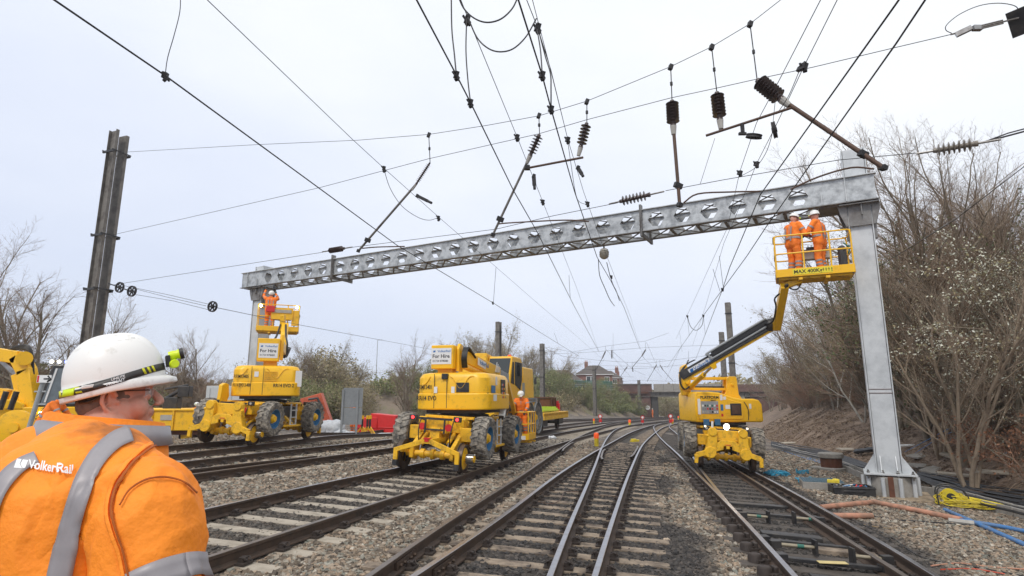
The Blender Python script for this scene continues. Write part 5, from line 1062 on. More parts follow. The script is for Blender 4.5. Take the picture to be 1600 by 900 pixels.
# --- right machine, its platform raised under the right end of the beam
def pose_face(k0, k1, y, label):
    m0 = Vector(((rx(k0, y)+rx(k1, y))/2, y, 0)); y1 = y+4; m1 = Vector(((rx(k0, y1)+rx(k1, y1))/2, y1, 0)); d = (m0-m1).normalized(); yaw = math.atan2(d.y, d.x)
    o = m0-d*2.05; o.z = g0(o.x, o.y)+.004; t = thing('road_rail_lift', label, 'access platform'); t.matrix_basis = Matrix.Translation(o) @ Matrix.Rotation(math.atan(.055), 4, 'Y') @ Matrix.Rotation(yaw+math.pi, 4, 'Z'); return t, yaw
mC, yawC = pose_face('R8', 'R10', 18.4, 'yellow road rail lift with a bright white head lamp, on the right hand track')
chassis(mC, rear_lights=None, style='yoke')
trc = empty('superstructure', (0, 0, 1.33), (0, 0, 0), mC); trc.matrix_basis = level(mC, R(-90)) @ Matrix.Scale(.90, 4, (0, 1, 0))     # x = towards the camera, y = to the right in the picture
cy = lambda y, z, x=0: (x, y, z)
q = MB(); prof = [(-1.10, .05), (1.30, .05), (1.34, .12), (1.32, .62), (1.22, .76), (1.05, .80), (.6, .80), (.30, .84), (-.2, 1.0), (-.6, 1.03), (-1.05, 1.03), (-1.10, .95)]
q.prism([(a, b) for a, b in prof], (-1.0, 0, 0), (0, 1, 0), (0, 0, 1), (1.95, 0, 0)); q.build('body_cover', 'yellow', trc, bevel=.05, seg=3)
q = MB(); q.prism([(-1.02, .14), (.55, .14), (.62, .22), (.62, .66), (.3, .74), (-.25, .9), (-1.02, .93)], (.945, 0, 0), (0, 1, 0), (0, 0, 1), (.035, 0, 0)); q.build('front_panel', 'yellow', trc, bevel=.02)
q = MB(); q.box((.985, -.60, .52), (.02, .62, .40)); cpn = q.build('control_panel', 'grey', trc)
rs = random.Random(2)
for i in range(22): q = MB(); q.box((1.0, -.85+.085*(i % 7), .38+.10*(i//7)), (.02, .05, .06)); q.build('control_knob', rs.choice(['pale', 'black', 'steel', 'green', 'red', 'white']), cpn)
q = MB(); q.box((.99, .34, .46), (.02, .40, .38)); q.box((1.0, .34, .46), (.02, .34, .32)); q.build('vent', 'black', trc, bevel=.01); q = MB(); q.box((1.01, .34, .46), (.012, .3, .28)); q.build('vent_mesh', 'brown', trc)
text('marking', 'PLATFORM', .135, (.985, -.92, .80), (0, 1, 0), (0, 0, 1), 'ink', trc, .018, sx=1.0); text('marking', 'BASKET', .06, (.985, -.55, .73), (0, 1, 0), (0, 0, 1), 'ink', trc, .01)
for (y, z, w, h, m_) in ((-.16, .84, .09, .18, 'white'), (-.16, .52, .10, .2, 'blue'), (.10, .54, .26, .13, 'white'), (-.04, .82, .1, .1, 'white'), (-.98, .55, .10, .5, 'white'), (-.16, .28, .07, .09, 'red'), (.1, .3, .24, .1, 'yellow2'), (.88, .56, .08, .16, 'white')): sticker(trc, (.984 if y < .7 else .955, y, z), w, h, (0, 1, 0), (0, 0, 1), m_)
for y in (-.75, -.35): q = MB(); q.box((.97, y, .05), (.08, .2, .2)); q.build('blue_socket', 'blue', trc, bevel=.01)
q = MB(); q.tube(catmull([(.96, .78, .12), (.97, .80, .35), (.97, .76, .55), (.9, .62, .76), (.6, .5, .82)], 5), .014, 6); q.build('body_seam', 'black', trc)
q = MB(); q.box((0, 0, 0), (1.4, 1.6, .10)); q.build('base_frame', 'black', trc)
# linkage: post on the right, folded lower boom to the left, knuckle, main boom up to the right
q = MB()
for x in (-.15, .2): q.prism([(.22, .86), (.62, .72), (.95, .70), (.78, .95), (.74, 1.50), (.70, 1.55), (.45, 1.55), (.38, 1.48), (.34, 1.1)], (x, 0, 0), (0, 1, 0), (0, 0, 1), (.10, 0, 0))
q.cyl((-.2, .55, 1.28), (.36, .55, 1.28), .05, n=12); q.build('boom_post', 'yellow', trc, bevel=.012)
Tw = WM(trc)
def tl(py_, z, x=0): return Vector((x, py_, z))
q = MB(); q.beam(tl(.45, 1.49), tl(-1.02, 1.49), .22, .10); q.beam(tl(.40, 1.12), tl(-1.0, 1.14), .22, .09); q.build('lower_boom', 'yellow', trc, bevel=.01)
q = MB(); q.beam(tl(.35, 1.2), tl(-.9, 1.2), .08, .05); q.build('lower_boom_rod', 'black', trc)
q = MB(); q.prism([(-1.30, 1.12), (-.98, 1.02), (-.95, 1.62), (-1.1, 1.98), (-1.25, 1.9), (-1.32, 1.6)], (-.15, 0, 0), (0, 1, 0), (0, 0, 1), (.34, 0, 0)); q.prism([(-1.28, .92), (-1.0, .9), (-.98, 1.14), (-1.3, 1.14)], (-.1, 0, 0), (0, 1, 0), (0, 0, 1), (.24, 0, 0)); q.cyl((-.2, -1.12, 1.35), (.24, -1.12, 1.35), .07); q.build('knuckle', 'yellow', trc, bevel=.012)
for i in range(4): q = MB(); q.tube(catmull([(.22+.02*i, -1.0, 1.25), (.26+.03*i, -1.25, 1.12), (.26+.02*i, -1.40, 1.35), (.22, -1.34+.02*i, 1.72), (.16, -1.05, 1.98), (.12, -.75, 2.12)], 6), .024, 6); q.build('hose', 'hose', trc)
B0 = at_d(1064, 588, 18.3); B1 = at_d(1203, 508, 17.3); e = (B1-B0); en = e.normalized()
q = MB(inv=mC); q.beam(B0, B1, .20, .26); q.build('main_boom', 'black', mC, bevel=.015)
up_ = en.cross(Vector((0, 1, 0))).normalized(); up_ = up_ if up_.z > 0 else -up_
q = MB(inv=mC); q.beam(B0+up_*-.165, B1-up_*.155, .16, .07); q.build('boom_underside', 'yellow2', mC)
c1, c2 = B0+e*.38+up_*.10, B0+e*1.0+up_*.12; sdv = en.cross(up_); front = sdv if sdv.y < 0 else -sdv
q = MB(inv=mC); o_ = front*.12
P = [c1+up_*.10, c2+up_*.10, c2-up_*.06, c1-up_*.06]; q.tube(catmull([c2+up_*.12+o_, c1+up_*.12+o_, c1-en*.08+up_*.06+o_, c1-en*.10+o_, c1-en*.05-up_*.07+o_, c1+en*.05-up_*.09+o_, c2-up_*.09+o_], 5), .032, 8); q.build('cable_tray', 'grey', mC)
q = MB(inv=mC); q.beam(c1+o_*.8+up_*.02, c2+o_*.8+up_*.02, .08, .13); q.build('cable_bundle', 'hose', mC)
# boom lettering
lc = B0+e*.23+front*.104; q = MB(inv=mC); T_ = WM(mC).inverted()
st = sticker(None, (0, 0, 0), .82, .17, (1, 0, 0), (0, 0, 1), 'white', 'sign_panel'); st.parent = mC; fr3 = Matrix((en, front*-1, up_)).transposed().to_4x4(); st.matrix_basis = T_ @ Matrix.Translation(lc) @ fr3
text('sign_text', 'VolkerRail', .155, lc+front*.006-en*.24-up_*.045, en, up_, 'inkblue', mC, .008, world=True); em = MB(inv=mC); em.prism([(0, 0), (.10, 0), (.13, .1), (.03, .1)], lc+front*.005-en*.38-up_*.045, en, up_, front*.003); em.build('emblem', 'inkblue', mC)
# lift cylinder
C0, C1 = WM(trc) @ Vector((.12, -.98, 1.18)), B0+e*.33-up_*.2; box_section(mC, 'cylinder_rod', (C0+C1)/2, C1, .06, .06, 'steel', bevel=.005); q = MB(inv=mC); q.cyl(C0, C0+(C1-C0)*.62, .085, n=14); q.build('lift_cylinder', 'yellow', mC)
q = MB(inv=mC); q.prism([(-.12, 0), (.16, 0), (.06, -.26), (-.06, -.26)], C1+up_*.16-front*.1, en, up_, front*.2); q.build('cylinder_lug', 'yellow', mC, bevel=.01)
text('marking', 'RR14 EVO', .10, C0+(C1-C0)*.12+front*.09, (C1-C0), up_, 'ink', mC, .01, world=True)
# elbow and jib
J1 = at_d(1226, 446, 15.6); q = MB(inv=mC); q.ball(B1, .20, 12); q.box(B1+Vector((.12, 0, .02)), (.34, .24, .26), (0, .5, 0)); q.build('elbow', 'black', mC, bevel=.02)
J0 = at_d(1213, 512, 17.2)
box_section(mC, 'jib', J0, J1+(J1-J0)*.0, .22, .24, 'yellow', .2, .2); q = MB(inv=mC); d = (J1-J0); f2 = Vector((0, -1, 0)); q.beam(J0+f2*.14+d*.15, J1+f2*.12, .09, .05, up=(0, 1, 0)); q.build('jib_cylinder', 'black', mC)
lf = Vector((-1, 0, 0)); q = MB(inv=mC); q.tube(catmull([B1+f2*.1+lf*.2, J0+lf*.18+f2*.1+d*.15, J0+lf*.16+d*.5+f2*.08, J0+lf*.20+d*.72, J0+d*.85+f2*.1, J0+d*.55+f2*.15], 5), .024, 6); q.build('hose', 'hose', mC)
q = MB(inv=mC); q.tube(catmull([J1+f2*.1, J1+Vector((.1, 0, -.05)), J1+Vector((.28, 0, -.12)), J1+Vector((.42, 0, 0)), J1+Vector((.4, 0, .25))], 6), .02, 6); q.build('hose', 'hose', mC)
zc = 4.99; bl, br = at_z(1216, 438, zc-.1), at_z(1331, 420, zc-.1); yb = R(-24); cxy = at_z(1274, 433, zc-.06); bc = Vector((cxy.x+.12, cxy.y+.30, zc)); bC = basket(mC, bc, yb, 1.86, .95, 1.12, txt='MAX 400Kg')
q = MB(inv=mC); q.beam(J1+Vector((.05, .1, .0)), bc+Vector((-.35, -.0, -.08)), .2, .16); q.build('jib_head', 'yellow2', mC, bevel=.01)
pw = lambda x, y: WM(bC) @ Vector((x, y, .02))
person('person in orange standing on the left of the raised right platform, facing right', pw(-.44, .02), yb-R(50), 1.05, .12, dict(eL=(-.29, .16, 1.16), wL=(-.16, .42, 1.2), eR=(.30, .14, 1.15), wR=(.12, .44, 1.16)), head=(0, -.35))
person('person in orange standing on the right of the raised right platform, facing left', pw(.24, .12), yb+R(66), 1.06, .05, dict(eL=(-.30, .16, 1.18), wL=(-.2, .46, 1.2), eR=(.31, .05, 1.14), wR=(.3, .2, .93)), head=(.15, -.08))
q = MB(); a = pw(.74, .1); q.box(a+Vector((0, 0, .45)), (.18, .2, .5)); q.ball(a+Vector((0, 0, .7)), (.11, .12, .12)); bg_ = q.build('tool_bag', 'glove', bevel=.05); tag(bg_, 'dark tool bag hanging at the right end of the raised platform', 'bag')
# head lamp, small lamps, wheel arches
hl = WM(mC) @ Vector((-2.10, 0, 1.26)); q = MB(inv=mC); q.cyl(hl, hl+Vector((0, -.06, 0)), .10, n=18); lh = q.build('lamp_housing', 'black', mC); q = MB(inv=mC); q.cyl(hl+Vector((0, -.062, 0)), hl+Vector((0, -.07, 0)), .085, n=18); q.build('head_lamp', emis('bright_head_lamp', (1, .95, .85), 30), lh)
for k in (-.62, .6): q = MB(); q.cyl((-2.05, k, 1.24), (-2.11, k, 1.24), .032, n=12); q.build('small_lamp', emis('small_lit_lamp', (1, .9, .7), 1.2), mC)
q = MB(); q.cyl((-2.0, -.38*-1, 1.2), (-2.0, .38, 1.40), .035, n=10); q.build('white_post', 'white', mC)
# ------------------------------------------------------------------ yellow mobile crane and flat wagon behind the middle lift
# local frame: x along the vehicle away from the camera, y left, z up from the rail
cr = thing('rail_crane', 'yellow two cab crane with dark windows behind the middle lift', 'crane', at_z(777, 668, -.1), (0, 0, R(72)))
cr.location = Vector((-.75, 23.6, g0(-.75, 23.6)))
Yc = 'yellow'
q = MB(); q.box((0, 0, 1.15), (5.6, 2.1, .4)); q.box((-.2, 0, 1.5), (4.6, 2.4, .22)); q.build('carrier_frame', Yc, cr, bevel=.03)
for z in (1.62, 1.72): q = MB(); q.box((-.2, -1.22, z), (4.6, .05, .05)); q.build('handrail', 'grey', cr)
for x in (-1.7, .9, 2.1):
    for k in (-1, 1): tyre(cr, (x, k*1.05, .95), (0, k, 0), .58, .42, 'grey')
    q = MB(); q.lathe([(.66, -.24), (.66, .24), (.62, .24), (.62, -.24), (.66, -.24)], (x, -1.05, .95), (0, 1, 0), 24); q.build('wheel_arch', 'grey', cr)
for x in (-2.6, 2.6): q = MB(); q.cyl((x, -.66, .36), (x, .66, .36), .07); q.build('rail_axle', 'yellow2', cr); [railwheel(cr, (x, k*.755, .32), k) for k in (-1, 1)]
q = MB(); q.prism([(-1.35, 1.65), (.35, 1.65), (.35, 3.1), (.1, 3.32), (-.95, 3.32), (-1.25, 2.6), (-1.35, 2.3)], (0, -1.12, 0), (1, 0, 0), (0, 0, 1), (0, .95, 0)); cb = q.build('cab', Yc, cr, bevel=.04)
q = MB(); q.prism([(-.68, 2.25), (.0, 2.05), (.22, 2.45), (.22, 3.12), (-.66, 3.12)], (0, -1.135, 0), (1, 0, 0), (0, 0, 1), (0, .02, 0)); q.build('window', 'glass', cb)
q = MB(); q.prism([(-1.17, 2.3), (-.80, 2.25), (-.80, 3.1), (-.96, 3.1)], (0, -1.135, 0), (1, 0, 0), (0, 0, 1), (0, .02, 0)); q.build('window', 'glass', cb)
q = MB(); q.add([(-1.30, -1.06, 2.55), (-1.30, -.22, 2.55), (-1.01, -.22, 3.24), (-1.01, -1.06, 3.24)], [(3, 2, 1, 0)]); q.add([(-1.385, -1.06, 2.05), (-1.385, -.22, 2.05), (-1.33, -.22, 2.5), (-1.33, -1.06, 2.5)], [(3, 2, 1, 0)]); q.build('windscreen', 'glass', cb)
q = MB(); q.box((-.1, -1.17, 2.85), (.25, .06, .5)); q.build('mirror', 'black', cb); q = MB(); q.cyl((.1, -.65, 3.32), (.1, -.65, 3.45), .07); q.build('beacon', 'lampo', cb)
q = MB(); q.prism([(-1.2, 1.65), (.2, 1.65), (.2, 3.2), (-1.1, 3.2)], (0, .2, 0), (1, 0, 0), (0, 0, 1), (0, .85, 0)); q.box((1.5, 0, 2.35), (1.6, 2.1, 1.3), taper=(.96, .96)); q.build('engine_housing', Yc, cr, bevel=.05)
q = MB(); q.box((.55, -1.06, 2.1), (.45, .04, .5)); q.build('vent', 'grey', cr); q = MB(); q.box((1.9, -1.08, 1.62), (.9, .2, .3)); q.cyl((2.1, -1.15, 1.55), (2.1, -1.15, 1.75), .2); q.build('silver_tank', 'steel', cr)
q = MB(); q.beam((-1.2, .1, 3.2), (3.0, .1, 2.7), .5, .5); q.build('boom', 'yellow2', cr, bevel=.03); q = MB(); q.tube([(-1.0, .5, 3.2), (-1.0, .5, 3.42), (.1, .5, 3.42)], .03, 6); q.build('roof_rail', Yc, cr)
q = MB(); q.prism([(-.05, 0), (.3, 0), (.3, .35), (-.05, .2)], (2.25, -1.07, 2.35), (1, 0, 0), (0, 0, 1), (0, -.01, 0)); q.build('warning_patch', 'black', cr)
wg = thing('flat_wagon', 'yellow flat wagon loaded with lime green poles on the distant track', 'wagon', (0, 0, 0)); a = Vector((2.8, 39.5, 0)); b_ = Vector(((rx('F1', 44)+rx('F2', 44))/2, 44, 0)); 
wy = 40.5; wc_ = Vector(((rx('F1', 43)+rx('F2', 43))/2-1.0, wy, 0)); wdir = Vector((.30, .95, 0)).normalized(); wg.location = at_z(838, 668, -.15); wg.location = Vector((1.55, 36.5, g0(1.55, 36.5))); wg.rotation_euler = (0, 0, math.atan2(.955, .295))
q = MB(); q.box((0, 0, 1.0), (6.5, 2.5, .18)); q.box((0, -1.22, .86), (6.5, .06, .34)); q.box((0, 1.22, .86), (6.5, .06, .34)); q.build('deck', 'yellow2', wg, bevel=.01)
for x in (-2.1, 2.1):
    q = MB(); q.cyl((x, -.8, .42), (x, .8, .42), .08); q.box((x, -.95, .5), (1.2, .12, .35)); q.box((x, .95, .5), (1.2, .12, .35)); q.build('bogie', 'black', wg); [railwheel(wg, (x+dx_, k*.755, .42), k, .42, 'rust') for k in (-1, 1) for dx_ in (-.02,)]
for i in range(10): q = MB(); q.beam((-2.9, -1.05+.1*i, 1.2+.08*(i % 3)), (1.2, -1.05+.1*i, 1.2+.08*(i % 3)), .09, .09); tag(q.build('pole', 'lime'), 'lime green pole lying in the bundle on the flat wagon', 'pole', 'lime poles on the flat wagon')
q = MB(); q.box((1.8, .1, 1.5), (1.6, 1.3, .8)); 
for x in (1.1, 1.8, 2.5): q.box((x, -.58, 1.5), (.07, .06, .86))
q.box((1.8, .1, 1.95), (1.8, 1.4, .06)); tag(q.build('machinery_crate', 'rust', bevel=.02), 'brown machinery crate standing on the flat wagon', 'crate')
for o in list(bpy.data.objects):
    if o.name.startswith(('pole', 'machinery_crate')) and o.parent is None: o.location = wg.location; o.rotation_euler = wg.rotation_euler
q = MB(); q.box((2.9, -.6, 1.35), (.3, .3, .5)); q.cyl((2.9, -.6, 1.6), (2.9, -.6, 1.75), .1); o = tag(q.build('red_generator', 'red', bevel=.03), 'small red and white machine at the end of the flat wagon', 'generator'); o.location = wg.location; o.rotation_euler = wg.rotation_euler
# ------------------------------------------------------------------ left: excavator, ballast wagon, containers
ex = thing('road_rail_excavator', 'yellow road rail excavator with a bent boom and a row of lit cab lamps', 'excavator', (-14.1, 17.6, .05), (0, 0, R(30)))
ex.scale = (.84, .84, .84)
# local x = to the left-front of the machine seen from the camera; built around the cab
q = MB(); q.prism([(-1.0, 1.35), (2.1, 1.35), (2.1, 1.75), (-1.0, 1.75)], (0, -1.15, 0), (1, 0, 0), (0, 0, 1), (0, 2.3, 0)); q.build('deck', 'yellow', ex, bevel=.04)
q = MB(); q.prism([(-2.0, 1.4), (-.1, 1.4), (-.1, 1.85), (-.4, 2.0), (-1.3, 2.0), (-2.0, 1.8)], (0, -1.15, 0), (1, 0, 0), (0, 0, 1), (0, .95, 0)); q.build('left_housing', 'yellow', ex, bevel=.04)
q = MB(); q.prism([(.15, 1.75), (1.35, 1.75), (1.45, 2.2), (1.3, 3.18), (.5, 3.18)], (0, -1.12, 0), (1, 0, 0), (0, 0, 1), (0, 1.0, 0)); cb = q.build('cab', 'black', ex, bevel=.04)
q = MB(); q.prism([(.30, 1.85), (1.25, 1.85), (1.3, 2.2), (1.18, 3.05), (.58, 3.05)], (0, -1.135, 0), (1, 0, 0), (0, 0, 1), (0, .02, 0)); q.build('window', mat('pale_reflecting_glass', (.16, .19, .21), .15), cb)
q = MB(); q.beam((.42, -1.15, 1.9), (.62, -1.15, 3.05), .03, .05); q.beam((.8, -1.15, 1.9), (.95, -1.15, 3.0), .03, .04); q.build('window_bar', 'white', cb)
q = MB(); q.prism([(1.4, 1.75), (2.1, 1.75), (2.1, 2.35), (1.9, 3.1), (1.4, 3.1)], (0, -1.0, 0), (1, 0, 0), (0, 0, 1), (0, 1.9, 0)); q.build('rear_housing', 'black', ex, bevel=.05); q = MB(); q.box((1.7, -.1, 3.2), (.7, 1.6, .08)); q.build('roof_panel', 'yellow', ex, bevel=.02)
for i in range(5): q = MB(); q.cyl((.45+i*.2, -1.1, 3.28), (.45+i*.2, -1.16, 3.28), .05, n=10); q.build('cab_lamp', 'lampb' if i in (2, ) else 'lampw', cb)
for x in (-1.7, -1.55, .35, .5): q = MB(); q.cyl((x, -1.16, 1.55), (x, -1.19, 1.55), .045, n=10); q.build('work_lamp', 'lampw', ex)
exf = lambda px, py, dd=17.0: at_d(px, py, dd)
def exb(name, a, b, w, h, m='yellow', w2=None, h2=None): return box_section(ex, name, exf(*a), exf(*b), w, h, m, w2, h2)
exb('boom', (50, 640), (42, 578), .34, .42, w2=.34, h2=.36); exb('boom', (43, 582), (30, 556), .34, .38); exb('boom', (32, 559), (-60, 545), .34, .36)
exb('boom_cylinder', (30, 588), (0, 560), .14, .14, 'steel'); exb('boom_cylinder', (38, 640), (26, 585), .2, .2); q = MB(inv=ex); q.cyl(exf(38, 560, 16.7), exf(38, 560, 17.3), .2, n=16); q.build('boom_pin', 'yellow', ex)
for i in range(4): q = MB(inv=ex); q.tube(catmull([exf(2+i*2, 552), exf(22, 546-i), exf(42, 546-i*2), exf(50, 560-i*2), exf(52, 585)], 5), .035, 6); q.build('hose', 'hose', ex)
for c_, dd in (((24, 668), 15.3), ): q = MB(inv=ex); c = exf(*c_, dd); q.lathe([(0, -.06), (.40, -.06), (.44, -.05), (.44, .05), (.40, .06), (.12, .07), (.12, .12), (0, .12)], c, (.25, -1, 0), 30); q.build('rail_wheel', 'yellow', ex)
for a, b in (((-8, 660), (12, 608)), ((10, 662), (34, 610)), ((30, 655), (44, 612))): exb('rail_arm', a, b, .3, .26, 'yellow2'); 
for a, b in (((0, 640), (10, 612)), ((16, 640), (26, 612))): q = MB(inv=ex); q.cyl(exf(*a, 16.1), exf(*b, 16.1), .07, n=10); q.build('cylinder', 'black', ex)
q = MB(inv=ex); q.box(exf(4, 682, 15.5), (.6, .3, .3)); q.build('wheel_bracket', 'pale', ex)
for (px, py, dd) in ((55, 660, 17.2), (76, 664, 18.0)): 
    T0 = WM(ex).inverted(); tyre(ex, T0 @ exf(px, py, dd), T0.to_3x3() @ Vector((.35, -1, 0)), .56, .4)
q = MB(inv=ex); q.box(exf(105, 640, 18), (2.2, .6, .8)); q.build('ballast_blade', 'yellow2', ex, bevel=.03)
person('person in orange leaning on one knee beside the excavator tyres', Vector((-11.75, 15.0, ground(-11.75, 15.0))), R(-75), .97, .55, dict(kR=(.14, .40, .62), aR=(.14, .38, .2), wL=(-.2, .62, 1.0), wR=(.2, .62, .98), eL=(-.26, .45, 1.05), eR=(.26, .45, 1.05)), head=(0, -.2))
def post_sign():
    b0 = Vector((-11.1, 13.6, ground(-11.1, 13.6))); tp = at_d(70, 588, b0.y); t = thing('sign_post', 'leaning grey tube with a small white arrow plate in front of the excavator', 'sign', b0); q = MB(inv=t); q.cyl(b0-Vector((0, 0, .2)), tp, .05, n=12); q.build('post', 'grey', t)
    c = at_d(69, 592, b0.y-.07); q = MB(inv=t); q.box(c, (.32, .02, .17)); q.build('plate', 'white', t); text('arrow', '\u2192', .22, c+Vector((-.02, -.015, -.07)), (1, 0, 0), (0, 0, 1), 'ink', t, .03, world=True)
    q = MB(inv=t); q.box(c+Vector((-.13, -.012, 0)), (.04, .004, .15)); q.build('red_band', 'red', t)
    for py in (632, 612): q = MB(inv=t); q.cyl(at_d(62, py, b0.y)-Vector((.12, 0, 0)), at_d(62, py, b0.y)+Vector((.15, 0, 0)), .02, n=8); q.build('bracket', 'grey', t)
post_sign()
bw = thing('ballast_wagon', 'low yellow wagon standing behind the foreground helmet', 'wagon', (-15.8, 26.6, -.12), (0, 0, R(4)))
q = MB(); q.box((0, 0, 1.0), (4.6, 2.4, .9)); q.box((0, -1.22, 1.42), (4.7, .08, .1)); q.box((0, 1.22, 1.42), (4.7, .08, .1)); q.build('body', 'yellow', bw, bevel=.03)
for i in range(6): q = MB(); q.box((-2.2+i*.87, -1.23, 1.0), (.07, .07, .85)); q.build('rib', 'yellow2', bw)
q = MB(); q.box((0, 0, .46), (4.5, 2.0, .18)); q.build('underframe', 'rust', bw); [railwheel(bw, (x, k*.755, .3), k) for x in (-1.7, 1.7) for k in (-1, 1)]
sticker(bw, (1.0, -1.225, 1.1), .5, .22, (1, 0, 0), (0, 0, 1), 'pale'); sticker(bw, (.9, -1.225, .66), .6, .2, (1, 0, 0), (0, 0, 1), 'blue')
q = MB(); q.box((.6, 0, 1.7), (.6, .5, .5)); q.cyl((.3, 0, 1.9), (1.1, 0, 2.4), .08); q.box((1.1, 0, 2.2), (.5, .4, .5)); q.beam((.2, 0, 2.3), (1.2, 0, 2.5), .1, .1); q.build('machinery', 'black', bw, bevel=.03)
pf = G(303, 681, 0, ground); person('person in orange walking between the low yellow wagon and the left lift', pf, R(200), 1.0, .1, dict(kL=(-.12, .12, .52), kR=(.12, -.06, .5), aL=(-.12, .12, .1), aR=(.12, -.22, .14), wL=(-.22, .3, 1.05)), head=(0, -.2))
def box_thing(name, label, cat, c, d, rz, m, bevel=.02, extras=None):
    t = thing(name, label, cat, c, (0, 0, rz)); q = MB(); q.box((0, 0, d[2]/2), d); q.build('shell', m, t, bevel=bevel)
    if extras: extras(t, d)
    return t
def ribs(t, d):
    for i in range(7): q = MB(); q.box((-d[0]/2+.2+i*(d[0]-.4)/6, -d[1]/2-.02, d[2]/2), (.06, .05, d[2]*.9)); q.build('rib', 'cab', t)
    q = MB(); q.box((0, -d[1]/2-.03, d[2]*.45), (d[0]*.9, .05, .08)); q.build('rail', 'grey', t)
p = G(338, 676, 0, ground); box_thing('container', 'pale grey steel cabin partly hidden behind the left lift', 'container', (p.x+.8, p.y+2, p.z), (4.2, 2.4, 2.75), R(8), 'cab', extras=ribs)
# orange loader arm, sign back, red water blocks, bags, tripods
d_ = 34; t = thing('loader_arm', 'orange red loader arm rising behind the white bags', 'loader', at_d(500, 655, d_)); 
for nm, a, b, w in (('lower_arm', (514, 662), (498, 616), .5), ('upper_arm', (500, 620), (472, 628), .45), ('upper_arm', (474, 626), (478, 664), .4)): box_section(t, nm, at_d(*a, d_), at_d(*b, d_), w, w*.8, mat('faded_orange_paint', (.62, .12, .05), .5, dirt=.3))
q = MB(inv=t); q.tube([at_d(505, 640, d_-.4), at_d(496, 622, d_-.4), at_d(482, 624, d_-.4)], .07, 8); q.build('cylinder', 'black', t)
d_ = 31; b0 = at_d(550, 676, d_); t = thing('sign_board', 'back of a large grey sign board on two posts', 'sign', (b0.x, b0.y, ground(b0.x, b0.y)))
q = MB(inv=t); c = at_d(550, 634, d_); a, b = at_d(537, 609, d_), at_d(565, 658, d_); q.box(((a.x+b.x)/2, d_, (a.z+b.z)/2-.15+.55), (abs(b.x-a.x), .05, 1.0)); q.build('panel', 'grey', t)
q = MB(inv=t); q.box(((a.x+b.x)/2, d_, (a.z+b.z)/2-.55), (abs(b.x-a.x), .05, .85)); q.build('panel', 'grey', t)
for x in (a.x, b.x-.25): q = MB(inv=t); q.box((x, d_-.06, (a.z+ground(b0.x, d_))/2), (.10, .08, a.z-ground(b0.x, d_))); q.build('post', 'grey', t)
d_ = 36
for i, (a, w, h, r_, lab) in enumerate([((620, 664), 1.7, 1.05, -.25, 'large tilted bright red water block'), ((574, 664), 1.35, .88, .0, 'lower bright red water block behind the yellow props')]):
    c = at_d(a[0]-2 if i else 597, a[1], d_); q = MB(); q.box((0, 0, h/2+.05), (w, 1.0, h), (0, .08 if i == 0 else 0, 0), taper=(.95, .9)); q.box((0, -.5, .35), (w*.9, .06, .06)); o = tag(q.build('water_block', 'red', bevel=.06), lab, 'barrier'); o.location = (c.x+(.2 if i == 0 else .1), d_, ground(c.x, d_)-.05); o.rotation_euler = (0, 0, r_)
for i, px in enumerate((566, 574, 578)):
    c = at_d(px, 662, 33.5); t = thing('tripod_prop', 'yellow and black steel prop in front of the red blocks', 'prop', (c.x, 33.5, ground(c.x, 33.5)), group='yellow props by the red blocks')
    for k in (-1, 0, 1): q = MB(); q.beam((k*.35, -.1*abs(k), 0), (0, 0, .45), .07, .07); q.build('leg', 'yellow', t)
    q = MB(); q.cyl((0, 0, .35), (0, 0, .85), .06); q.build('pole', 'black', t); q = MB(); q.cyl((0, 0, .85), (0, 0, 1.05), .09); q.build('head', 'yellow', t)
for i, (px, py, w, h) in enumerate(((512, 668, 1.15, .80), (527, 668, .9, .84), (538, 669, .7, .35), (552, 670, .8, .28), (617, 669, 1.6, .22))):
    c = at_d(px, py, 32); q = MB(); q.ball((0, 0, h*.5), (w*.55, .5, h*.55), 12); q.box((0, 0, h*.45), (w*.9, .8, h*.8), taper=(.9, .9)); o = remesh(q, 'bag', 'bag', None, .06, 3, lambda co: mnoise.noise(co*5)*.05); o.location = (c.x, 32-i*.3, ground(c.x, 32)-.02)
    tag(o, ['white bulk bag directly right of the left lift', 'white bulk bag tied with orange straps, second from the lift', 'low white bag at the foot of the sign post', 'crumpled pale bag between the sign posts', 'long low pile of pale sacks before the red block'][i], 'bag')
c = at_d(548, 667, 32.8); person('person in orange standing behind the grey sign board', (c.x, 33.4, ground(c.x, 33.4)), R(150), 1.0, .3, dict(wL=(-.3, .4, 1.0)), head=(0, -.4))
# ------------------------------------------------------------------ the man in the foreground
O_ = Vector((-1.30, 1.78, 0)); man = thing('person', 'big man in white helmet and orange vest seen from behind in the left foreground', 'person', (O_.x, O_.y, ground(O_.x, O_.y)), (0, 0, R(-27)))
MW = WM(man); MI = MW.inverted(); zg = man.location.z
HCl = MI @ Vector((-1.315, 1.985, 1.728)); hyaw = R(-30); HM = Matrix.Translation(HCl) @ Matrix.Rotation(hyaw, 4, 'Z') @ Matrix.Rotation(R(2), 4, 'X')
ho = lambda x, y, z: HM @ Vector((x, y, z)); HE = HM.to_3x3()
Z0 = -zg                                                        # local z of world z
b = MB()
def hb(x, y, z, r): b.ball(ho(x, y, z), r, 20, E=HE)
hb(0, -.012, .03, (.080, .100, .095)); hb(0, -.055, -.005, (.066, .058, .075)); hb(0, .03, -.066, (.064, .068, .056)); hb(0, .082, -.100, (.030, .024, .024)); hb(0, .025, -.112, (.062, .062, .036))
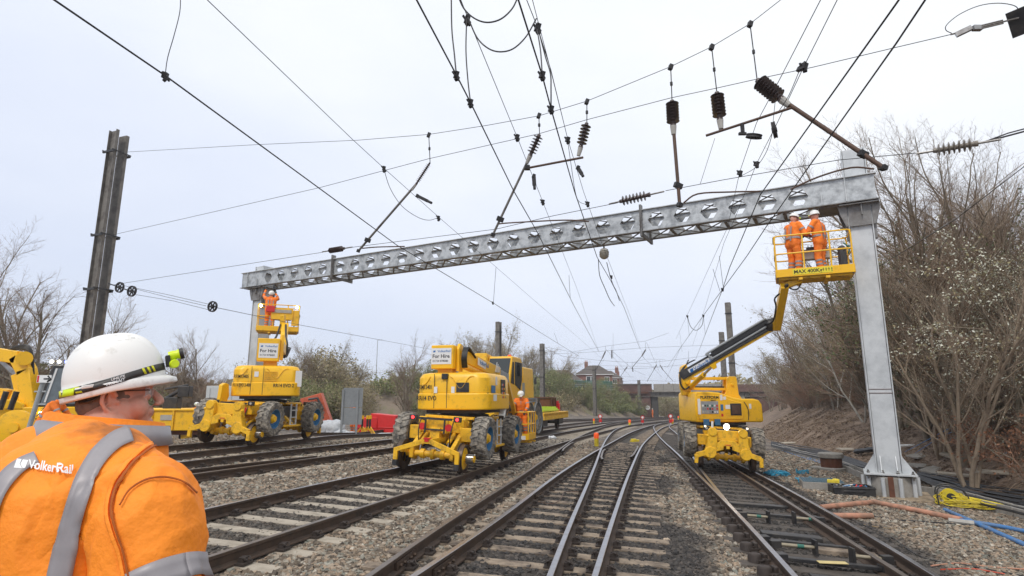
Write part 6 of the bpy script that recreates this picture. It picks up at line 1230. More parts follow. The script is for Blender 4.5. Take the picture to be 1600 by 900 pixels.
for k in (-1, 1):
    hb(k*.046, .050, -.045, (.036, .038, .040)); hb(k*.060, .0, -.06, (.026, .052, .05)); hb(k*.013, .112, -.034, (.010, .011, .008)); hb(k*.034, .074, -.008, (.022, .018, .016)); hb(k*.034, .070, .012, (.020, .016, .014))
    # ear: rim, lobe and inner ridge, standing off the skull
    E_ = [(.080, -.002, .012), (.088, -.010, .026), (.092, -.024, .028), (.094, -.034, .014), (.092, -.035, -.006), (.088, -.026, -.024), (.083, -.012, -.036), (.079, -.003, -.034)]
    for p, q in zip(E_, E_[1:]): b.cap(ho(k*(p[0]+.008), p[1]*1.1-.004, p[2]*1.15-.018), ho(k*(q[0]+.008), q[1]*1.1-.004, q[2]*1.15-.018), .0068, .0068, 8)
    b.cap(ho(k*.088, -.026, .0), ho(k*.086, -.024, -.03), .005, .005, 8); hb(k*.079, -.022, -.022, (.006, .018, .030)); hb(k*.082, -.009, -.056, (.009, .012, .013)); hb(k*.083, .0, -.024, (.006, .006, .009))
b.cap(ho(0, .088, .018), ho(0, .118, -.022), .0085, .0145, 12); hb(0, .120, -.026, (.0145, .013, .012)); b.cap(ho(-.036, .083, .026), ho(.036, .083, .026), .014, .014, 10)
hb(0, .088, -.058, (.034, .016, .020)); hb(0, .098, -.060, (.020, .007, .004)); hb(0, .096, -.070, (.018, .007, .005))
nb = Vector((-.01, .07, 1.50+Z0)); b.cap(ho(0, -.02, -.06), nb, .069, .088, 16); b.cap(ho(0, -.045, -.07), nb+Vector((0, -.03, 0)), .05, .085, 16)
def big(p): k = ss(.85, 1.05, p[2]); return Vector((p[0]*(1+(.56 if p[0] > 0 else .28)*k), p[1]*(1+.2*k)-.02*k, p[2]+.030*k-.045*k*ss(.2, .38, p[0])-.105*k*ss(.02, .34, -p[0])))
def cl(A, B_, ra, rb=None, mb=None):
    if mb is not None: A, B_ = big(A), big(B_); ra *= 1.13; rb = (rb or ra/1.13)*1.13
    (mb or b).cap(Vector(A)+Vector((0, 0, Z0)), Vector(B_)+Vector((0, 0, Z0)), ra, rb, 16)
for k in (-1, 1):
    cl((k*.1, 0, 1.36), (k*.09, 0, 1.0), .15, .15); cl((k*.24, 0, 1.44), (k*.1, .02, 1.46), .07, .08); cl((k*.26, 0, 1.42), (k*.34, .02, 1.14), .062, .05); cl((k*.34, .02, 1.14), (k*.27, .24, .98), .05, .034)
    cl((k*.11, 0, .92), (k*.12, .02, .5), .10, .06); cl((k*.12, .02, .5), (k*.12, -.02, .1), .06, .045); cl((k*.12, -.02, .08), (k*.13, .12, .05), .045, .04); hand(b, Vector((k*.27, .24, .98+Z0)), (-.15*k, .9, -.3), (0, .3, 1), 1.1)
remesh(b, 'body', 'skin', man, .0042, 1)
for k in (-1, 1):
    q = MB(); q.ball(ho(k*.031, .0795, .006), .0115, 12); e_ = q.build('eye', 'white', man); q = MB(); q.ball(ho(k*.0325, .0868, .006), .0052, 8); q.build('iris', 'ink', e_)
q = MB(); q.ball(ho(0, -.022, .012), (.081, .098, .074), 24, E=HE); q.ball(ho(0, -.058, -.028), (.068, .060, .058), 20, E=HE); remesh(q, 'hair', 'hair', man, .006, 3, lambda c: mnoise.noise(c*180)*.0012)
# jacket with arms, vest over it
T2 = MB(); V2 = MB()
for k in (-1, 1):
    for m_, g_ in ((T2, 0), (V2, .014)):
        cl((k*.125, -.02, 1.37), (k*.12, -.0, 1.08), .175+g_, .20+g_, m_); cl((k*.12, -.0, 1.08), (k*.10, 0, .86), .20+g_, .19+g_, m_); cl((k*.10, -.055, 1.42), (k*.06, -.01, 1.49), .13+g_, .10+g_, m_); cl((0, .1, 1.1), (0, .08, 1.3), .18+g_, .15+g_, m_); cl((.05, .13, 1.08), (.06, .11, 1.30), .185+g_, .155+g_, m_)
        cl((k*.20, -.01, 1.445), (k*.06, .05, 1.515), .088+g_, .07+g_, m_)
    cl((k*.275, -.01, 1.43), (k*.17, 0, 1.42), .105, .12, T2); cl((k*.285, -.01, 1.42), (k*.365, -.01, 1.15), .108, .094, T2); cl((k*.365, -.01, 1.15), (k*.29, .22, 1.0), .092, .062, T2)
def folds(sc_, am, sd):
    def f(c):
        w_ = Vector((c.x+.12*c.z, c.y, c.z*.55-.35*abs(c.x)))
        a = mnoise.noise(w_*sc_+Vector((sd, 0, 0))); r_ = 1-abs(mnoise.noise(w_*sc_*1.7+Vector((0, sd, 0))))*2.2
        return am*(a*.9+max(-.6, r_)*.55)+mnoise.noise(c*34)*.0018
    return f
jk = remesh(T2, 'jacket', 'orange', man, .010, 5, folds(7.5, .022, 3)); ve = remesh(V2, 'vest', 'orange', man, .010, 6, folds(5.0, .020, 9))
M['orangef'] = mat('orange_vest_cloth', (1.0, .285, .014), .7, dirt=.22, scale=2.6, dcol=(.55, .12, .012), bump=.25, bscale=60, lo=.46, hi=.75); ve.data.materials[0] = M['orangef']; jk.data.materials[0] = M['orangef']
def bvh_of(objs):
    vs = []; fs = []
    for o in objs:
        n0 = len(vs); vs += [v.co.copy() for v in o.data.vertices]; fs += [tuple(n0+i for i in p.vertices) for p in o.data.polygons]
    return BVHTree.FromPolygons(vs, fs)
bv = bvh_of([jk, ve]); cl_ = MI @ Vector((0, 0, CH)); M3 = MI.to_3x3()
def hit_px(px, py, off=.0055, tree=None):
    r = (M3 @ ray(px, py)).normalized(); h = (tree or bv).ray_cast(cl_, r)
    return (h[0]-r*off*.3+h[1]*off) if h[0] else None
def strip_pts(name, rows, m, parent, th=.002):
    """rows: list of rows of surface points -> sheet"""
    if len(rows) < 2: return None
    q = MB(); n = len(rows[0]); vs = [p for r_ in rows for p in r_]; fs = [(i*n+k, i*n+k+1, (i+1)*n+k+1, (i+1)*n+k) for i in range(len(rows)-1) for k in range(n-1)]; q.add(vs, fs); o = q.build(name, m, parent, smooth=180)
    s = o.modifiers.new('s', 'SOLIDIFY'); s.thickness = th; s.offset = 0; return o
def ribbon_px(name, path, w, m, parent, n=5):
    P = catmull([Vector((a, b_, 0)) for a, b_ in path], 10); W_ = [w] if not isinstance(w, (list, tuple)) else w; rows = []
    for i, p in enumerate(P):
        t = (P[min(i+1, len(P)-1)]-P[max(i-1, 0)]).normalized(); s = Vector((-t.y, t.x, 0)); ww = W_[0]+(W_[-1]-W_[0])*i/(len(P)-1); row = [hit_px(p.x+s.x*ww*(k/(n-1)-.5), p.y+s.y*ww*(k/(n-1)-.5)) for k in range(n)]
        if all(row) and max((row[j]-row[j+1]).length for j in range(n-1)) < .11: rows.append(row)
    return strip_pts(name, rows, m, parent)
ribbon_px('reflective_band', [(214, 676), (180, 690), (150, 720), (128, 765), (112, 820), (98, 880), (88, 930)], [24, 40], 'silver', man)
ribbon_px('reflective_band', [(58, 716), (34, 728), (12, 748), (-8, 780), (-24, 830), (-34, 880)], [18, 34], 'silver', man)
M['seam'] = mat('dark_seam', (.42, .10, .012), .9)
ribbon_px('armhole_edge', [(246, 694), (222, 712), (198, 738), (182, 768), (177, 800), (184, 832), (196, 870), (204, 910)], [3.2, 3.2], 'seam', man, 3)
ribbon_px('armhole_binding', [(241, 690), (216, 708), (192, 734), (175, 766), (169, 800), (176, 834), (188, 872), (196, 912)], [6, 6], 'orangef', man, 4)
ribbon_px('yoke_seam', [(188, 790), (205, 765), (240, 748), (280, 752), (305, 772)], [2.2, 2.2], 'seam', man, 3)
def ring_band(name, c, ax, lat, h, tree, m, parent, n=72, Rm_=.8, off=.006, arc=None):
    c = Vector(c); ax = Vector(ax).normalized(); lat = Vector(lat); lat = (lat-ax*lat.dot(ax)).normalized(); fw = ax.cross(lat); rows = []
    for i in range(n+1):
        T = 2*math.pi*i/n
        if arc: T = arc[0]+(arc[1]-arc[0])*i/n
        d = lat*math.cos(T)+fw*math.sin(T); row = []
        for k in range(4):
            o = c+ax*h*(k/3-.5); hts = tree.ray_cast(o+d*Rm_, -d)
            row.append(hts[0]+d*off if hts[0] else o+d*.2)
        rows.append(row)
    return strip_pts(name, rows, m, parent)
vb = bvh_of([ve]); ring_band('reflective_band', (0, 0, 1.235+Z0), (0, 0, 1), (1, 0, 0), .052, vb, 'silver', man); ring_band('reflective_band', (0, 0, 1.06+Z0), (0, 0, 1), (1, 0, 0), .052, vb, 'silver', man)
# sleeves: bands round the upper arm
for k in (-1, 1):
    A, B_ = big((k*.285, -.01, 1.42))+Vector((0, 0, Z0)), big((k*.365, -.01, 1.15))+Vector((0, 0, Z0)); ax = (B_-A).normalized(); arm_ = MB(); arm_.cap(A, B_, .108, .094, 20)
    ring_band('reflective_band', A+(B_-A)*.55, ax+Vector((k*.15, 0, 0)), (k, 0, 0), .056, bv, 'silver', man, Rm_=.26)
st_a = ve.data.attributes.new('stain', 'FLOAT', 'POINT'); c0 = hit_px(186, 676) or Vector(); stv = []
for v in ve.data.vertices:
    d = v.co-c0; stv.append(max(0, min(1, 1.25-((d.x/.13)**2+(d.y/.10)**2+(d.z/.045)**2)**.5+mnoise.noise(v.co*26)*.55+mnoise.noise(v.co*70)*.3))*.75)
st_a.data.foreach_set('value', stv)
mm = M['orangef'].copy(); mm.name = 'stained_vest_cloth'; M['orangev'] = mm; nt_ = mm.node_tree; bb = nt_.nodes['Principled BSDF']; src = bb.inputs['Base Color'].links[0].from_socket; mxx = nt_.nodes.new('ShaderNodeMixRGB'); aa = nt_.nodes.new('ShaderNodeAttribute'); aa.attribute_name = 'stain'; mxx.inputs[2].default_value = (.17, .06, .015, 1); nt_.links.new(aa.outputs['Fac'], mxx.inputs[0]); nt_.links.new(src, mxx.inputs[1]); nt_.links.new(mxx.outputs[0], bb.inputs['Base Color']); ve.data.materials[0] = mm
# lettering on the back
def px_text(name, s, size, x0, y0, dx, dy, m, parent):
    cu = bpy.data.curves.new(name, 'FONT'); cu.body = s; cu.size = 1; cu.offset = .022; cu.resolution_u = 4; t = bpy.data.objects.new('t', cu); COL.objects.link(t); dg = bpy.context.evaluated_depsgraph_get(); me = bpy.data.meshes.new_from_object(t.evaluated_get(dg)); bpy.data.objects.remove(t)
    bm_ = bmesh.new(); bm_.from_mesh(me); bmesh.ops.triangulate(bm_, faces=bm_.faces); bmesh.ops.subdivide_edges(bm_, edges=[e for e in bm_.edges if e.calc_length() > .08], cuts=3); bm_.to_mesh(me); bm_.free()
    for v in me.vertices:
        a, b_ = v.co.x*size*.88, v.co.y*size; h = hit_px(x0+a*dx[0]+b_*dy[0], y0+a*dx[1]+b_*dy[1], .007); v.co = h if h else Vector((0, 0, 1))
    me.materials.clear(); me.materials.append(M[m]); o = bpy.data.objects.new(name, me); COL.objects.link(o); o.parent = parent; return o
px_text('back_lettering', 'VolkerRail', 18.5, 46, 733, (.985, .13), (.10, -1.0), 'inkwhite', ve)
q = MB(); vs = []
for poly in ([(24, 733), (29, 719), (36, 720), (33, 727), (36, 734)], [(37, 734), (34, 727), (38, 720), (46, 721), (41, 733)]): h_ = [hit_px(a, b_, .007) for a, b_ in poly]; q.add(h_, [tuple(range(len(h_)))])
q.build('emblem', 'inkwhite', ve, smooth=0)
# dark smudge on the shoulder is in the cloth; seam of the armhole
# collar
ct = MB(); nc = nb+Vector((0, -.0, .075)); rows = []; n = 40
for i in range(n+1):
    T = R(-90-155+310*i/n); f_ = abs(i/n-.5)*2; c_, s_ = math.cos(T), math.sin(T); row = []
    for (rr, zz) in ((.128, -.055), (.118, .0), (.104, .045-.02*f_), (.112+.02*f_, .100-.045*f_), (.120+.02*f_, .104-.045*f_), (.130+.02*f_, .06-.03*f_), (.158, -.05)):
        row.append(nc+Vector((c_*rr*1.12, s_*rr*1.22+.015, zz)))
    rows.append(row)
n2 = len(rows[0]); ct.add([p for r_ in rows for p in r_], [(i*n2+k, i*n2+(k+1) % n2, (i+1)*n2+(k+1) % n2, (i+1)*n2+k) for i in range(n) for k in range(n2)]+[tuple(range(n2)), tuple(reversed(range(n*n2, (n+1)*n2)))]); co = ct.build('collar', 'orangef', man, smooth=60)
rows2 = [[r_[5]+(r_[5]-nc).normalized()*.003+Vector((0, 0, .018)), (r_[5]+r_[6])/2+(r_[5]-nc).normalized()*.012] for r_ in rows]; strip_pts('collar_band', rows2, 'silver', co, .003)
# front zip edge flap
tr_ = MB()
for k in (-1, 1): cl((k*.11, 0, .9), (k*.12, .02, .5), .155, .105, tr_); cl((k*.12, .02, .5), (k*.12, -.02, .12), .105, .09, tr_)
remesh(tr_, 'trousers', 'orange', man, .014, 3, folds(8, .008, 4))
for k in (-1, 1): q = MB(); q.cap((k*.12, -.04, .07+Z0+zg), (k*.13, .15, .05+Z0+zg), .06, .05, 12); q.box((k*.125, .05, .012), (.11, .30, .03)); q.build('boot', 'boot', man)
# helmet 
HT = HM @ Matrix.Translation((0, -.006, .042)) @ Matrix.Rotation(R(9), 4, 'X')
def dome(u, v):                                 # u angle round (0 = front), v 0 rim .. 1 top
    a = v*math.pi/2; cx_ = math.sin(u); cy_ = math.cos(u); rx_, ry_ = .118, .142
    rr = math.cos(a)**.78; z = .150*math.sin(a)**.98; ridge = .011*math.exp(-(cx_*rr/.20)**2)*math.sin(a)**.5*(1 if True else 0)
    ridge += .006*(math.exp(-((abs(cx_*rr)-.42)/.06)**2))*math.sin(a)
    return Vector((cx_*rr*rx_, cy_*rr*ry_-.006*(1-v), z+ridge))
he = MB(T=HT); nu, nv = 72, 16; vs = []
prof_ = [(-.030, 1.035), (-.026, 1.055), (-.004, 1.045), (.0, 1.0)]
def rimpt(u, zz, k):
    p = dome(u, 0); pk = max(0, math.cos(u))**3; back = max(0, -math.cos(u))
    out = k+(.0 if zz > -.003 else .0); x = p.x*out; y = p.y*out+(pk*.026 if zz < -.003 else 0); return Vector((x, y, zz*(1+.5*back)+(-.010*pk if zz < -.003 else 0)+(.012*pk if zz < -.02 else 0)))
for zz, k in prof_: vs += [rimpt(2*math.pi*i/nu, zz, k) for i in range(nu)]
for j in range(1, nv+1): vs += [dome(2*math.pi*i/nu, j/nv) for i in range(nu)]
fs = [(j*nu+i, j*nu+(i+1) % nu, (j+1)*nu+(i+1) % nu, (j+1)*nu+i) for j in range(len(prof_)+nv-1) for i in range(nu)]
he.add(vs, fs); hobj = he.build('helmet', 'helmet', man, smooth=60); s_ = hobj.modifiers.new('s', 'SOLIDIFY'); s_.thickness = .003; s_.offset = -1
q = MB(T=HT)
for k in (-1, 1):
    for i in range(4): u = k*(.62+.22*i); p = dome(u, .70); p2 = dome(u+.10*k, .72); q.beam(p+(p.normalized())*.002, p2+p2.normalized()*.002, .010, .004, up=p.normalized())
q.build('vent_slot', 'ink', hobj) if False else None
for k in (-1, 1):
    for i in range(4):
        q = MB(T=HT); u = k*(.50+.26*i); p = dome(u, .66); p2 = dome(u+.13*k, .68); nn_ = p.normalized(); q.beam(p+nn_*.0005, p2+p2.normalized()*.0005, .006, .004, up=nn_); q.build('vent_slot', 'ink', hobj)
for k in (-1, 1): q = MB(T=HT); q.box((k*.118, -.072, -.004), (.008, .045, .010), (0, 0, k*.5)); q.build('side_tab', 'helmet', hobj, bevel=.002)
q = MB(T=HT); q.ball((0, -.143, -.002), (.010, .008, .012), 10); q.build('red_button', 'red', hobj)
# lamp strap round the helmet, higher at the front
hbv = BVHTree.FromPolygons([tuple(v.co) for v in hobj.data.vertices], [tuple(p.vertices) for p in hobj.data.polygons])
def helm_pt(u, z, off=.003):
    d = HT.to_3x3() @ Vector((math.sin(u), math.cos(u), 0)); o = HT @ Vector((0, 0, z)); h = hbv.ray_cast(o+d*.3, -d); return (h[0]+d*off) if h[0] else o+d*.14
def sz(u): return -.014+.044*(.5+.5*math.cos(u))**1.3
N_ = 96; st_ = strip_pts('lamp_strap', [[helm_pt(2*math.pi*i/N_, sz(2*math.pi*i/N_)+h_) for h_ in (-.012, 0, .012)] for i in range(N_+1)], 'black', hobj, .003)
M['mark'] = mat('yellow_strap_mark', (.62, .62, .02), .5, dirt=0)
for u0, u1, sl in ((.62, .68, .05), (.75, .81, .05), (.88, .94, .05), (2.28, 2.42, .1), (2.80, 2.92, .1)):
    for k in (1, -1): strip_pts('strap_mark', [[helm_pt(k*(u0+(u1-u0)*i/4+sl), sz(u0)+.010, .0055), helm_pt(k*(u0+(u1-u0)*i/4), sz(u0)-.010, .0055)] for i in range(5)], 'mark', st_, .0012)
strip_pts('strap_badge', [[helm_pt(2.46+.30*i/6, sz(2.6)+.011, .008), helm_pt(2.46+.30*i/6, sz(2.6)-.011, .008)] for i in range(7)], 'lime', st_, .003)
def wrap_text(s, size, u0, zoff, m):
    cu = bpy.data.curves.new('strap_lettering', 'FONT'); cu.body = s; cu.size = 1; cu.offset = .02; t = bpy.data.objects.new('t', cu); COL.objects.link(t); dg = bpy.context.evaluated_depsgraph_get(); me = bpy.data.meshes.new_from_object(t.evaluated_get(dg)); bpy.data.objects.remove(t)
    for v in me.vertices: u = u0-v.co.x*size/.125; v.co = helm_pt(u, sz(u)+zoff+v.co.y*size, .0058)
    me.materials.clear(); me.materials.append(M[m]); o = bpy.data.objects.new('strap_lettering', me); COL.objects.link(o); o.parent = st_
wrap_text('UNILITE', .0105, 1.70, .002, 'inkwhite'); wrap_text('PROSAFE', .0125, 1.80, -.0095, 'inkwhite')
q = MB(T=HT); q.box((0, .150, .046), (.05, .014, .04)); lb_ = q.build('lamp_bracket', 'black', hobj, bevel=.003)
q = MB(T=HT); q.lathe([(0, 0), (.016, 0), (.017, .012), (.015, .024), (.018, .034), (.0, .034)], (0, .155, .062), (.15, 1, .12), 20); q.build('lamp_body', 'lime', lb_); q = MB(T=HT); q.lathe([(.0, 0), (.0195, 0), (.0195, .012), (0, .012)], Vector((0, .155, .062))+Vector((.15, 1, .12)).normalized()*.034, (.15, 1, .12), 20); q.build('lamp_bezel', 'black', lb_)
q = MB(T=HT); q.lathe([(0, 0), (.015, 0), (.0155, .018), (.013, .024), (0, .024)], (.012, .164, .033), (1, .2, 0), 20); q.build('lamp_switch', 'lime', lb_)
# glasses and chin strap
q = MB(T=HM)
for k in (-1, 1): q.tube([(k*.084, -.01, .010), (k*.078, .04, .012), (k*.068, .085, .012)], .0025, 6)
q.build('spectacle_arm', 'black', man)
gl = bpy.data.materials.new('clear_lens'); gl.use_nodes = True; gb_ = gl.node_tree.nodes['Principled BSDF']; gb_.inputs['Base Color'].default_value = (.75, .78, .8, 1); gb_.inputs['Roughness'].default_value = .03; gb_.inputs['Alpha'].default_value = .35; M['lens'] = gl
q = MB(T=HM); rows = [[Vector((math.sin(a)*.066, math.cos(a)*.050+.050, .020)), Vector((math.sin(a)*.066, math.cos(a)*.051+.050, -.004)), Vector((math.sin(a)*.062, math.cos(a)*.045+.048, -.016))] for a in [(-1.1+2.2*i/16) for i in range(17)]]
q.add([p for r_ in rows for p in r_], [(i*3+k, i*3+k+1, (i+1)*3+k+1, (i+1)*3+k) for i in range(16) for k in range(2)]); q.build('spectacle_lens', 'lens', man, smooth=80)
q = MB(T=HM); q.tube(catmull([(.084, -.045, .005), (.083, -.062, -.012), (.074, -.080, -.020), (.05, -.102, -.022)], 5), .005, 6); q.build('helmet_cradle', 'black', man)
# ------------------------------------------------------------------ trees and bushes
def segs_mesh(S, k=3):
    S = np.array(S, float); P0, P1, r0, r1 = S[:, :3], S[:, 3:6], S[:, 6], S[:, 7]; d = P1-P0; d /= np.linalg.norm(d, axis=1)[:, None]+1e-9
    u = np.cross(d, np.tile([.3, .2, 1.], (len(S), 1))); nu_ = np.linalg.norm(u, axis=1); u[nu_ < .05] = [1, 0, 0]; u /= np.linalg.norm(u, axis=1)[:, None]; v = np.cross(d, u); V = []
    for P, r in ((P0, r0), (P1, r1)):
        for i in range(k): a = 2*math.pi*i/k; V.append(P+(u*math.cos(a)+v*math.sin(a))*r[:, None])
    V = np.stack(V, 1).reshape(-1, 3); n = len(S); F0 = np.array([(i, (i+1) % k, k+(i+1) % k, k+i) for i in range(k)]); Fq = (F0[None]+(np.arange(n)*2*k)[:, None, None]).reshape(-1, 4); return V, Fq
def grow(rs, base, L, r, nch, ang, wander, up, lift=.35, stems=1, splay=.15, taper=.45, decay=.55):
    out = [[] for _ in range(5)]; tips = []
    def br(p, d, L, r, lv):
        n = (9, 7, 5, 4, 3)[lv]; sl = L/n; cur = r
        for i in range(n):
            d = (d+np.array([rs.gauss(0, wander), rs.gauss(0, wander), rs.gauss(0, wander)+up])).astype(float); d /= np.linalg.norm(d); q = p+d*sl; nr = r*(1-(1-taper)*(i+1)/n)
            out[lv].append((*p, *q, cur, nr)); cur = nr
            if lv >= 2: tips.append(tuple(q))
            if lv < len(nch) and (i+1)/n > (lift if lv == 0 else .15):
                m = nch[lv]/(n*(1-(lift if lv == 0 else .15))); k = int(m)+(rs.random() < m-int(m))
                for _ in range(k):
                    a = rs.uniform(0, 6.283); t = np.array([math.cos(a), math.sin(a), 0]); t = t-d*t.dot(d); t /= np.linalg.norm(t)+1e-9; g = ang*rs.uniform(.6, 1.25); c = d*math.cos(g)+t*math.sin(g)
                    br(p+d*sl*rs.random(), c, L*decay*rs.uniform(.6, 1.15)*(1-.35*i/n), max(.0028, nr*rs.uniform(.4, .6)), lv+1)
            p = q
    for s_ in range(stems):
        a = rs.uniform(0, 6.28); d = np.array([math.cos(a)*splay*rs.uniform(.3, 1.3), math.sin(a)*splay*rs.uniform(.3, 1.3), 1.]); d /= np.linalg.norm(d); br(np.array(base, float)+np.array([math.cos(a), math.sin(a), 0])*.12*(stems > 1), d, L*rs.uniform(.75, 1.05), r*rs.uniform(.7, 1.1), 0)
    return out, tips
def leaves(rs, tips, n, size, spread):
    T = np.array(tips); rg = np.random.default_rng(rs.randrange(9999)); c = T[rg.integers(0, len(T), n)]+rg.normal(0, spread, (n, 3)); a = rg.normal(size=(n, 3)); a /= np.linalg.norm(a, axis=1)[:, None]; b_ = np.cross(a, rg.normal(size=(n, 3))); b_ /= np.linalg.norm(b_, axis=1)[:, None]; s = size*rg.uniform(.5, 1.2, (n, 1))
    V = np.stack([c-a*s, c+b_*s*.55, c+a*s, c-b_*s*.55], 1).reshape(-1, 3); return V, np.arange(n*4).reshape(-1, 4)
def plant(kind, label, cat, seed, L, r, nch, ang, wander, up, bark='bark', twig='twig', leaf=None, nleaf=0, lsize=.04, lspread=.06, group=None, leaf2=None, nleaf2=0, **kw):
    rs = random.Random(seed); out, tips = grow(rs, (0, 0, -.15), L, r, nch, ang, wander, up, **kw); t = thing(kind, label, cat, group=group)
    V, Fq = segs_mesh(out[0]+(out[1] if r > .05 else []), 6 if r > .05 else 4); npmesh('trunk', V, Fq, bark, t, smooth=True)
    tw = (out[1] if r <= .05 else [])+out[2]+out[3]+out[4]; V, Fq = segs_mesh(tw, 3); cr_ = npmesh('crown', V, Fq, twig, t)
    if leaf: V, Fq = leaves(rs, tips, nleaf, lsize, lspread); npmesh('foliage', V, Fq, leaf, cr_)
    if leaf2: V, Fq = leaves(rs, tips, nleaf2, lsize*.8, lspread); npmesh('foliage', V, Fq, leaf2, cr_)
    t['_n'] = len(tw); return t
def put(proto, x, y, s=1.0, label=None, group=None, cat=None, used=set(), zoff=0, rz=None, sz=1.0):
    if proto.name in used: o = copy_tree(proto)
    else: used.add(proto.name); o = proto
    o.location = (x, y, ground(x, y)+zoff); o.rotation_euler = (0, 0, random.uniform(0, 6.28) if rz is None else rz); o.scale = (s, s, s*sz)
    if label: o['label'] = label
    if group: o['group'] = group
    elif 'group' in o.keys(): del o['group']
    return o
bare1 = plant('bare_tree', 'x', 'tree', 11, 8.2, .16, (12, 8, 6, 4), .65, .10, .03, lift=.18, stems=3, splay=.25)
bare2 = plant('bare_tree', 'x', 'tree', 12, 7.0, .11, (13, 8, 6, 3), .6, .13, .05, lift=.15, stems=4, splay=.35)
bare3 = plant('bare_tree', 'x', 'tree', 5, 7.5, .09, (10, 7, 5, 3), .5, .12, .05, lift=.25, stems=5, splay=.17, bark='twigl', twig='twigl')
bud = plant('budding_tree', 'x', 'tree', 21, 7.0, .12, (13, 8, 6), .7, .12, .03, lift=.12, stems=3, splay=.3, leaf='leafo', nleaf=4200, lsize=.065, lspread=.14)
bloss = plant('blossom_tree', 'x', 'tree', 31, 6.2, .09, (13, 9, 6, 2), .75, .13, .02, lift=.08, stems=4, splay=.45, leaf='leafo', nleaf=3000, lsize=.045, lspread=.06, leaf2='blossom', nleaf2=9500, twig='twig')
ivy = plant('ivy_tree', 'x', 'tree', 41, 6.5, .12, (15, 8, 5), .6, .12, .05, lift=.05, stems=3, splay=.22, leaf='leafi', nleaf=4200, lsize=.065, lspread=.16)
birch = plant('birch_tree', 'x', 'tree', 51, 7.2, .07, (14, 9, 6), .55, .09, -.01, lift=.3, stems=2, splay=.3, bark='birch', twig='twigl', leaf='leafg', nleaf=900, lsize=.03, lspread=.05)
scrub = [plant('scrub_bush', 'x', 'bush', 60+i, 2.9, .028, (9, 6, 4), .6, .16, -.01, lift=.1, stems=13, splay=.75, bark='twigl' if i == 1 else 'twig', twig=('twig', 'twigl', 'twigr')[i], decay=.5) for i in range(3)]
gbush = [plant('leafy_bush', 'x', 'bush', 70+i, 2.4, .025, (9, 6, 3), .7, .16, 0, lift=.05, stems=9, splay=.7, twig='twigl', leaf=('leafg', 'leafo')[i], nleaf=3800, lsize=.06, lspread=.12) for i in range(2)]
russ = plant('russet_bush', 'x', 'bush', 81, 2.6, .03, (9, 6, 4), .7, .15, 0, lift=.05, stems=8, splay=.6, twig='twigr', leaf='leafr', nleaf=2600, lsize=.045, lspread=.08)
bramble = [plant('bramble', 'x', 'bush', 90+i, 1.7, .018, (8, 5), .9, .25, -.06, lift=.05, stems=14, splay=1.1, twig='twigl' if i else 'twig', leaf=('leafg', 'leafo')[i], nleaf=1500, lsize=.09, lspread=.14) for i in range(2)]
print('segs', [(p['label'], p['_n']) for p in (bare1, scrub[0], bud)])
def at_px(px, d): return (px-800)/F*d*.99, d
# right bank, one by one near the camera
put(bare1, *at_px(1492, 19), .98, 'tall bare tree with dark twigs directly right of the gantry column', rz=1.0)
put(bare3, *at_px(1492, 17.0), .72, 'clump of slim pale trunks tied with a blue strap, right of the column', rz=.3)
put(bare3, *at_px(1452, 21.5), .62, 'thin pale stemmed tree close behind the foot of the column', rz=2)
put(bloss, *at_px(1592, 17.0), 1.05, 'tree covered in white blossom nearest the right edge', rz=.5)
put(bloss, *at_px(1528, 20.5), .98, 'tree with white blossom left of the one at the right edge', rz=2.2)
put(ivy, *at_px(1440, 24), 1.0, 'dark green ivy covered tree behind the tall bare tree', rz=1)
put(ivy, *at_px(1530, 22), 1.1, 'dark green ivy covered tree behind the blossom trees', rz=3)
put(bare2, *at_px(1610, 21), 1.1, 'bare branching tree at the upper right edge', rz=1)
put(bare1, *at_px(1690, 16), .85, 'bare tree mostly outside the right edge', rz=2.5)
put(birch, *at_px(1345, 33), 1.0, 'pale barked birch behind the left side of the gantry column', rz=2)
put(birch, *at_px(1300, 44), 1.0, 'pale barked birch left of the column, farther off', rz=4)
for i, (px, d, s) in enumerate([(1400, 27, 1.05), (1370, 36, 1.1), (1330, 40, 1.1), (1300, 52, 1.15), (1275, 56, 1.0), (1250, 66, 1.1), (1235, 78, 1.05), (1215, 92, 1.1), (1330, 50, 1.2), (1200, 108, 1.1), (1470, 28, 1.2), (1560, 27, 1.2), (1395, 45, 1.25), (1620, 22, 1.1)]):
    if d < 46 and i % 3: put(bare3, *at_px(px, d), s*.85, 'pale stemmed leafless tree in the belt along the right bank', 'pale leafless trees along the right bank')
    else: put(bud, *at_px(px, d), s, 'tree with olive green buds in the belt along the right bank', 'budding trees along the right bank')
for i, (px, d, s) in enumerate([(1360, 30, 1.0), (1310, 46, .95), (1265, 62, 1.0), (1225, 86, 1.0), (1500, 24, 1.1), (1415, 33, 1.1), (1540, 31, 1.2), (1330, 62, 1.2), (1460, 38, 1.3)]):
    put(bare2 if i % 2 else bare1, *at_px(px, d), s, 'bare leafless tree in the belt along the right bank', 'bare trees along the right bank')
def along(y0, y1, n, s0, s1, protos, sc0, sc1, label, group, seed):
    rs = random.Random(seed)
    for i in range(n):
        y = y0*(y1/y0)**rs.random(); s = rs.uniform(s0, s1); x = lerp_t(TOE, y)+s
        if abs((x/y)*F+800-1392) < 26 and y < 17: continue
        put(rs.choice(protos), x, y, rs.uniform(sc0, sc1)*(1+.25*(s > 3)), label, group, rz=rs.uniform(0, 6.28))
along(13, 34, 46, 5.4, 11, scrub, .55, .85, 'brown leafless scrub bush on the near part of the right bank', 'scrub bushes on the near right bank', 1)
along(34, 125, 75, 5.2, 12, scrub, .85, 1.25, 'brown leafless scrub bush on the far part of the right bank', 'scrub bushes on the far right bank', 2)
along(34, 120, 15, 6, 11, gbush, .8, 1.5, 'pale green bush among the scrub of the right bank', 'green bushes on the right bank', 3)
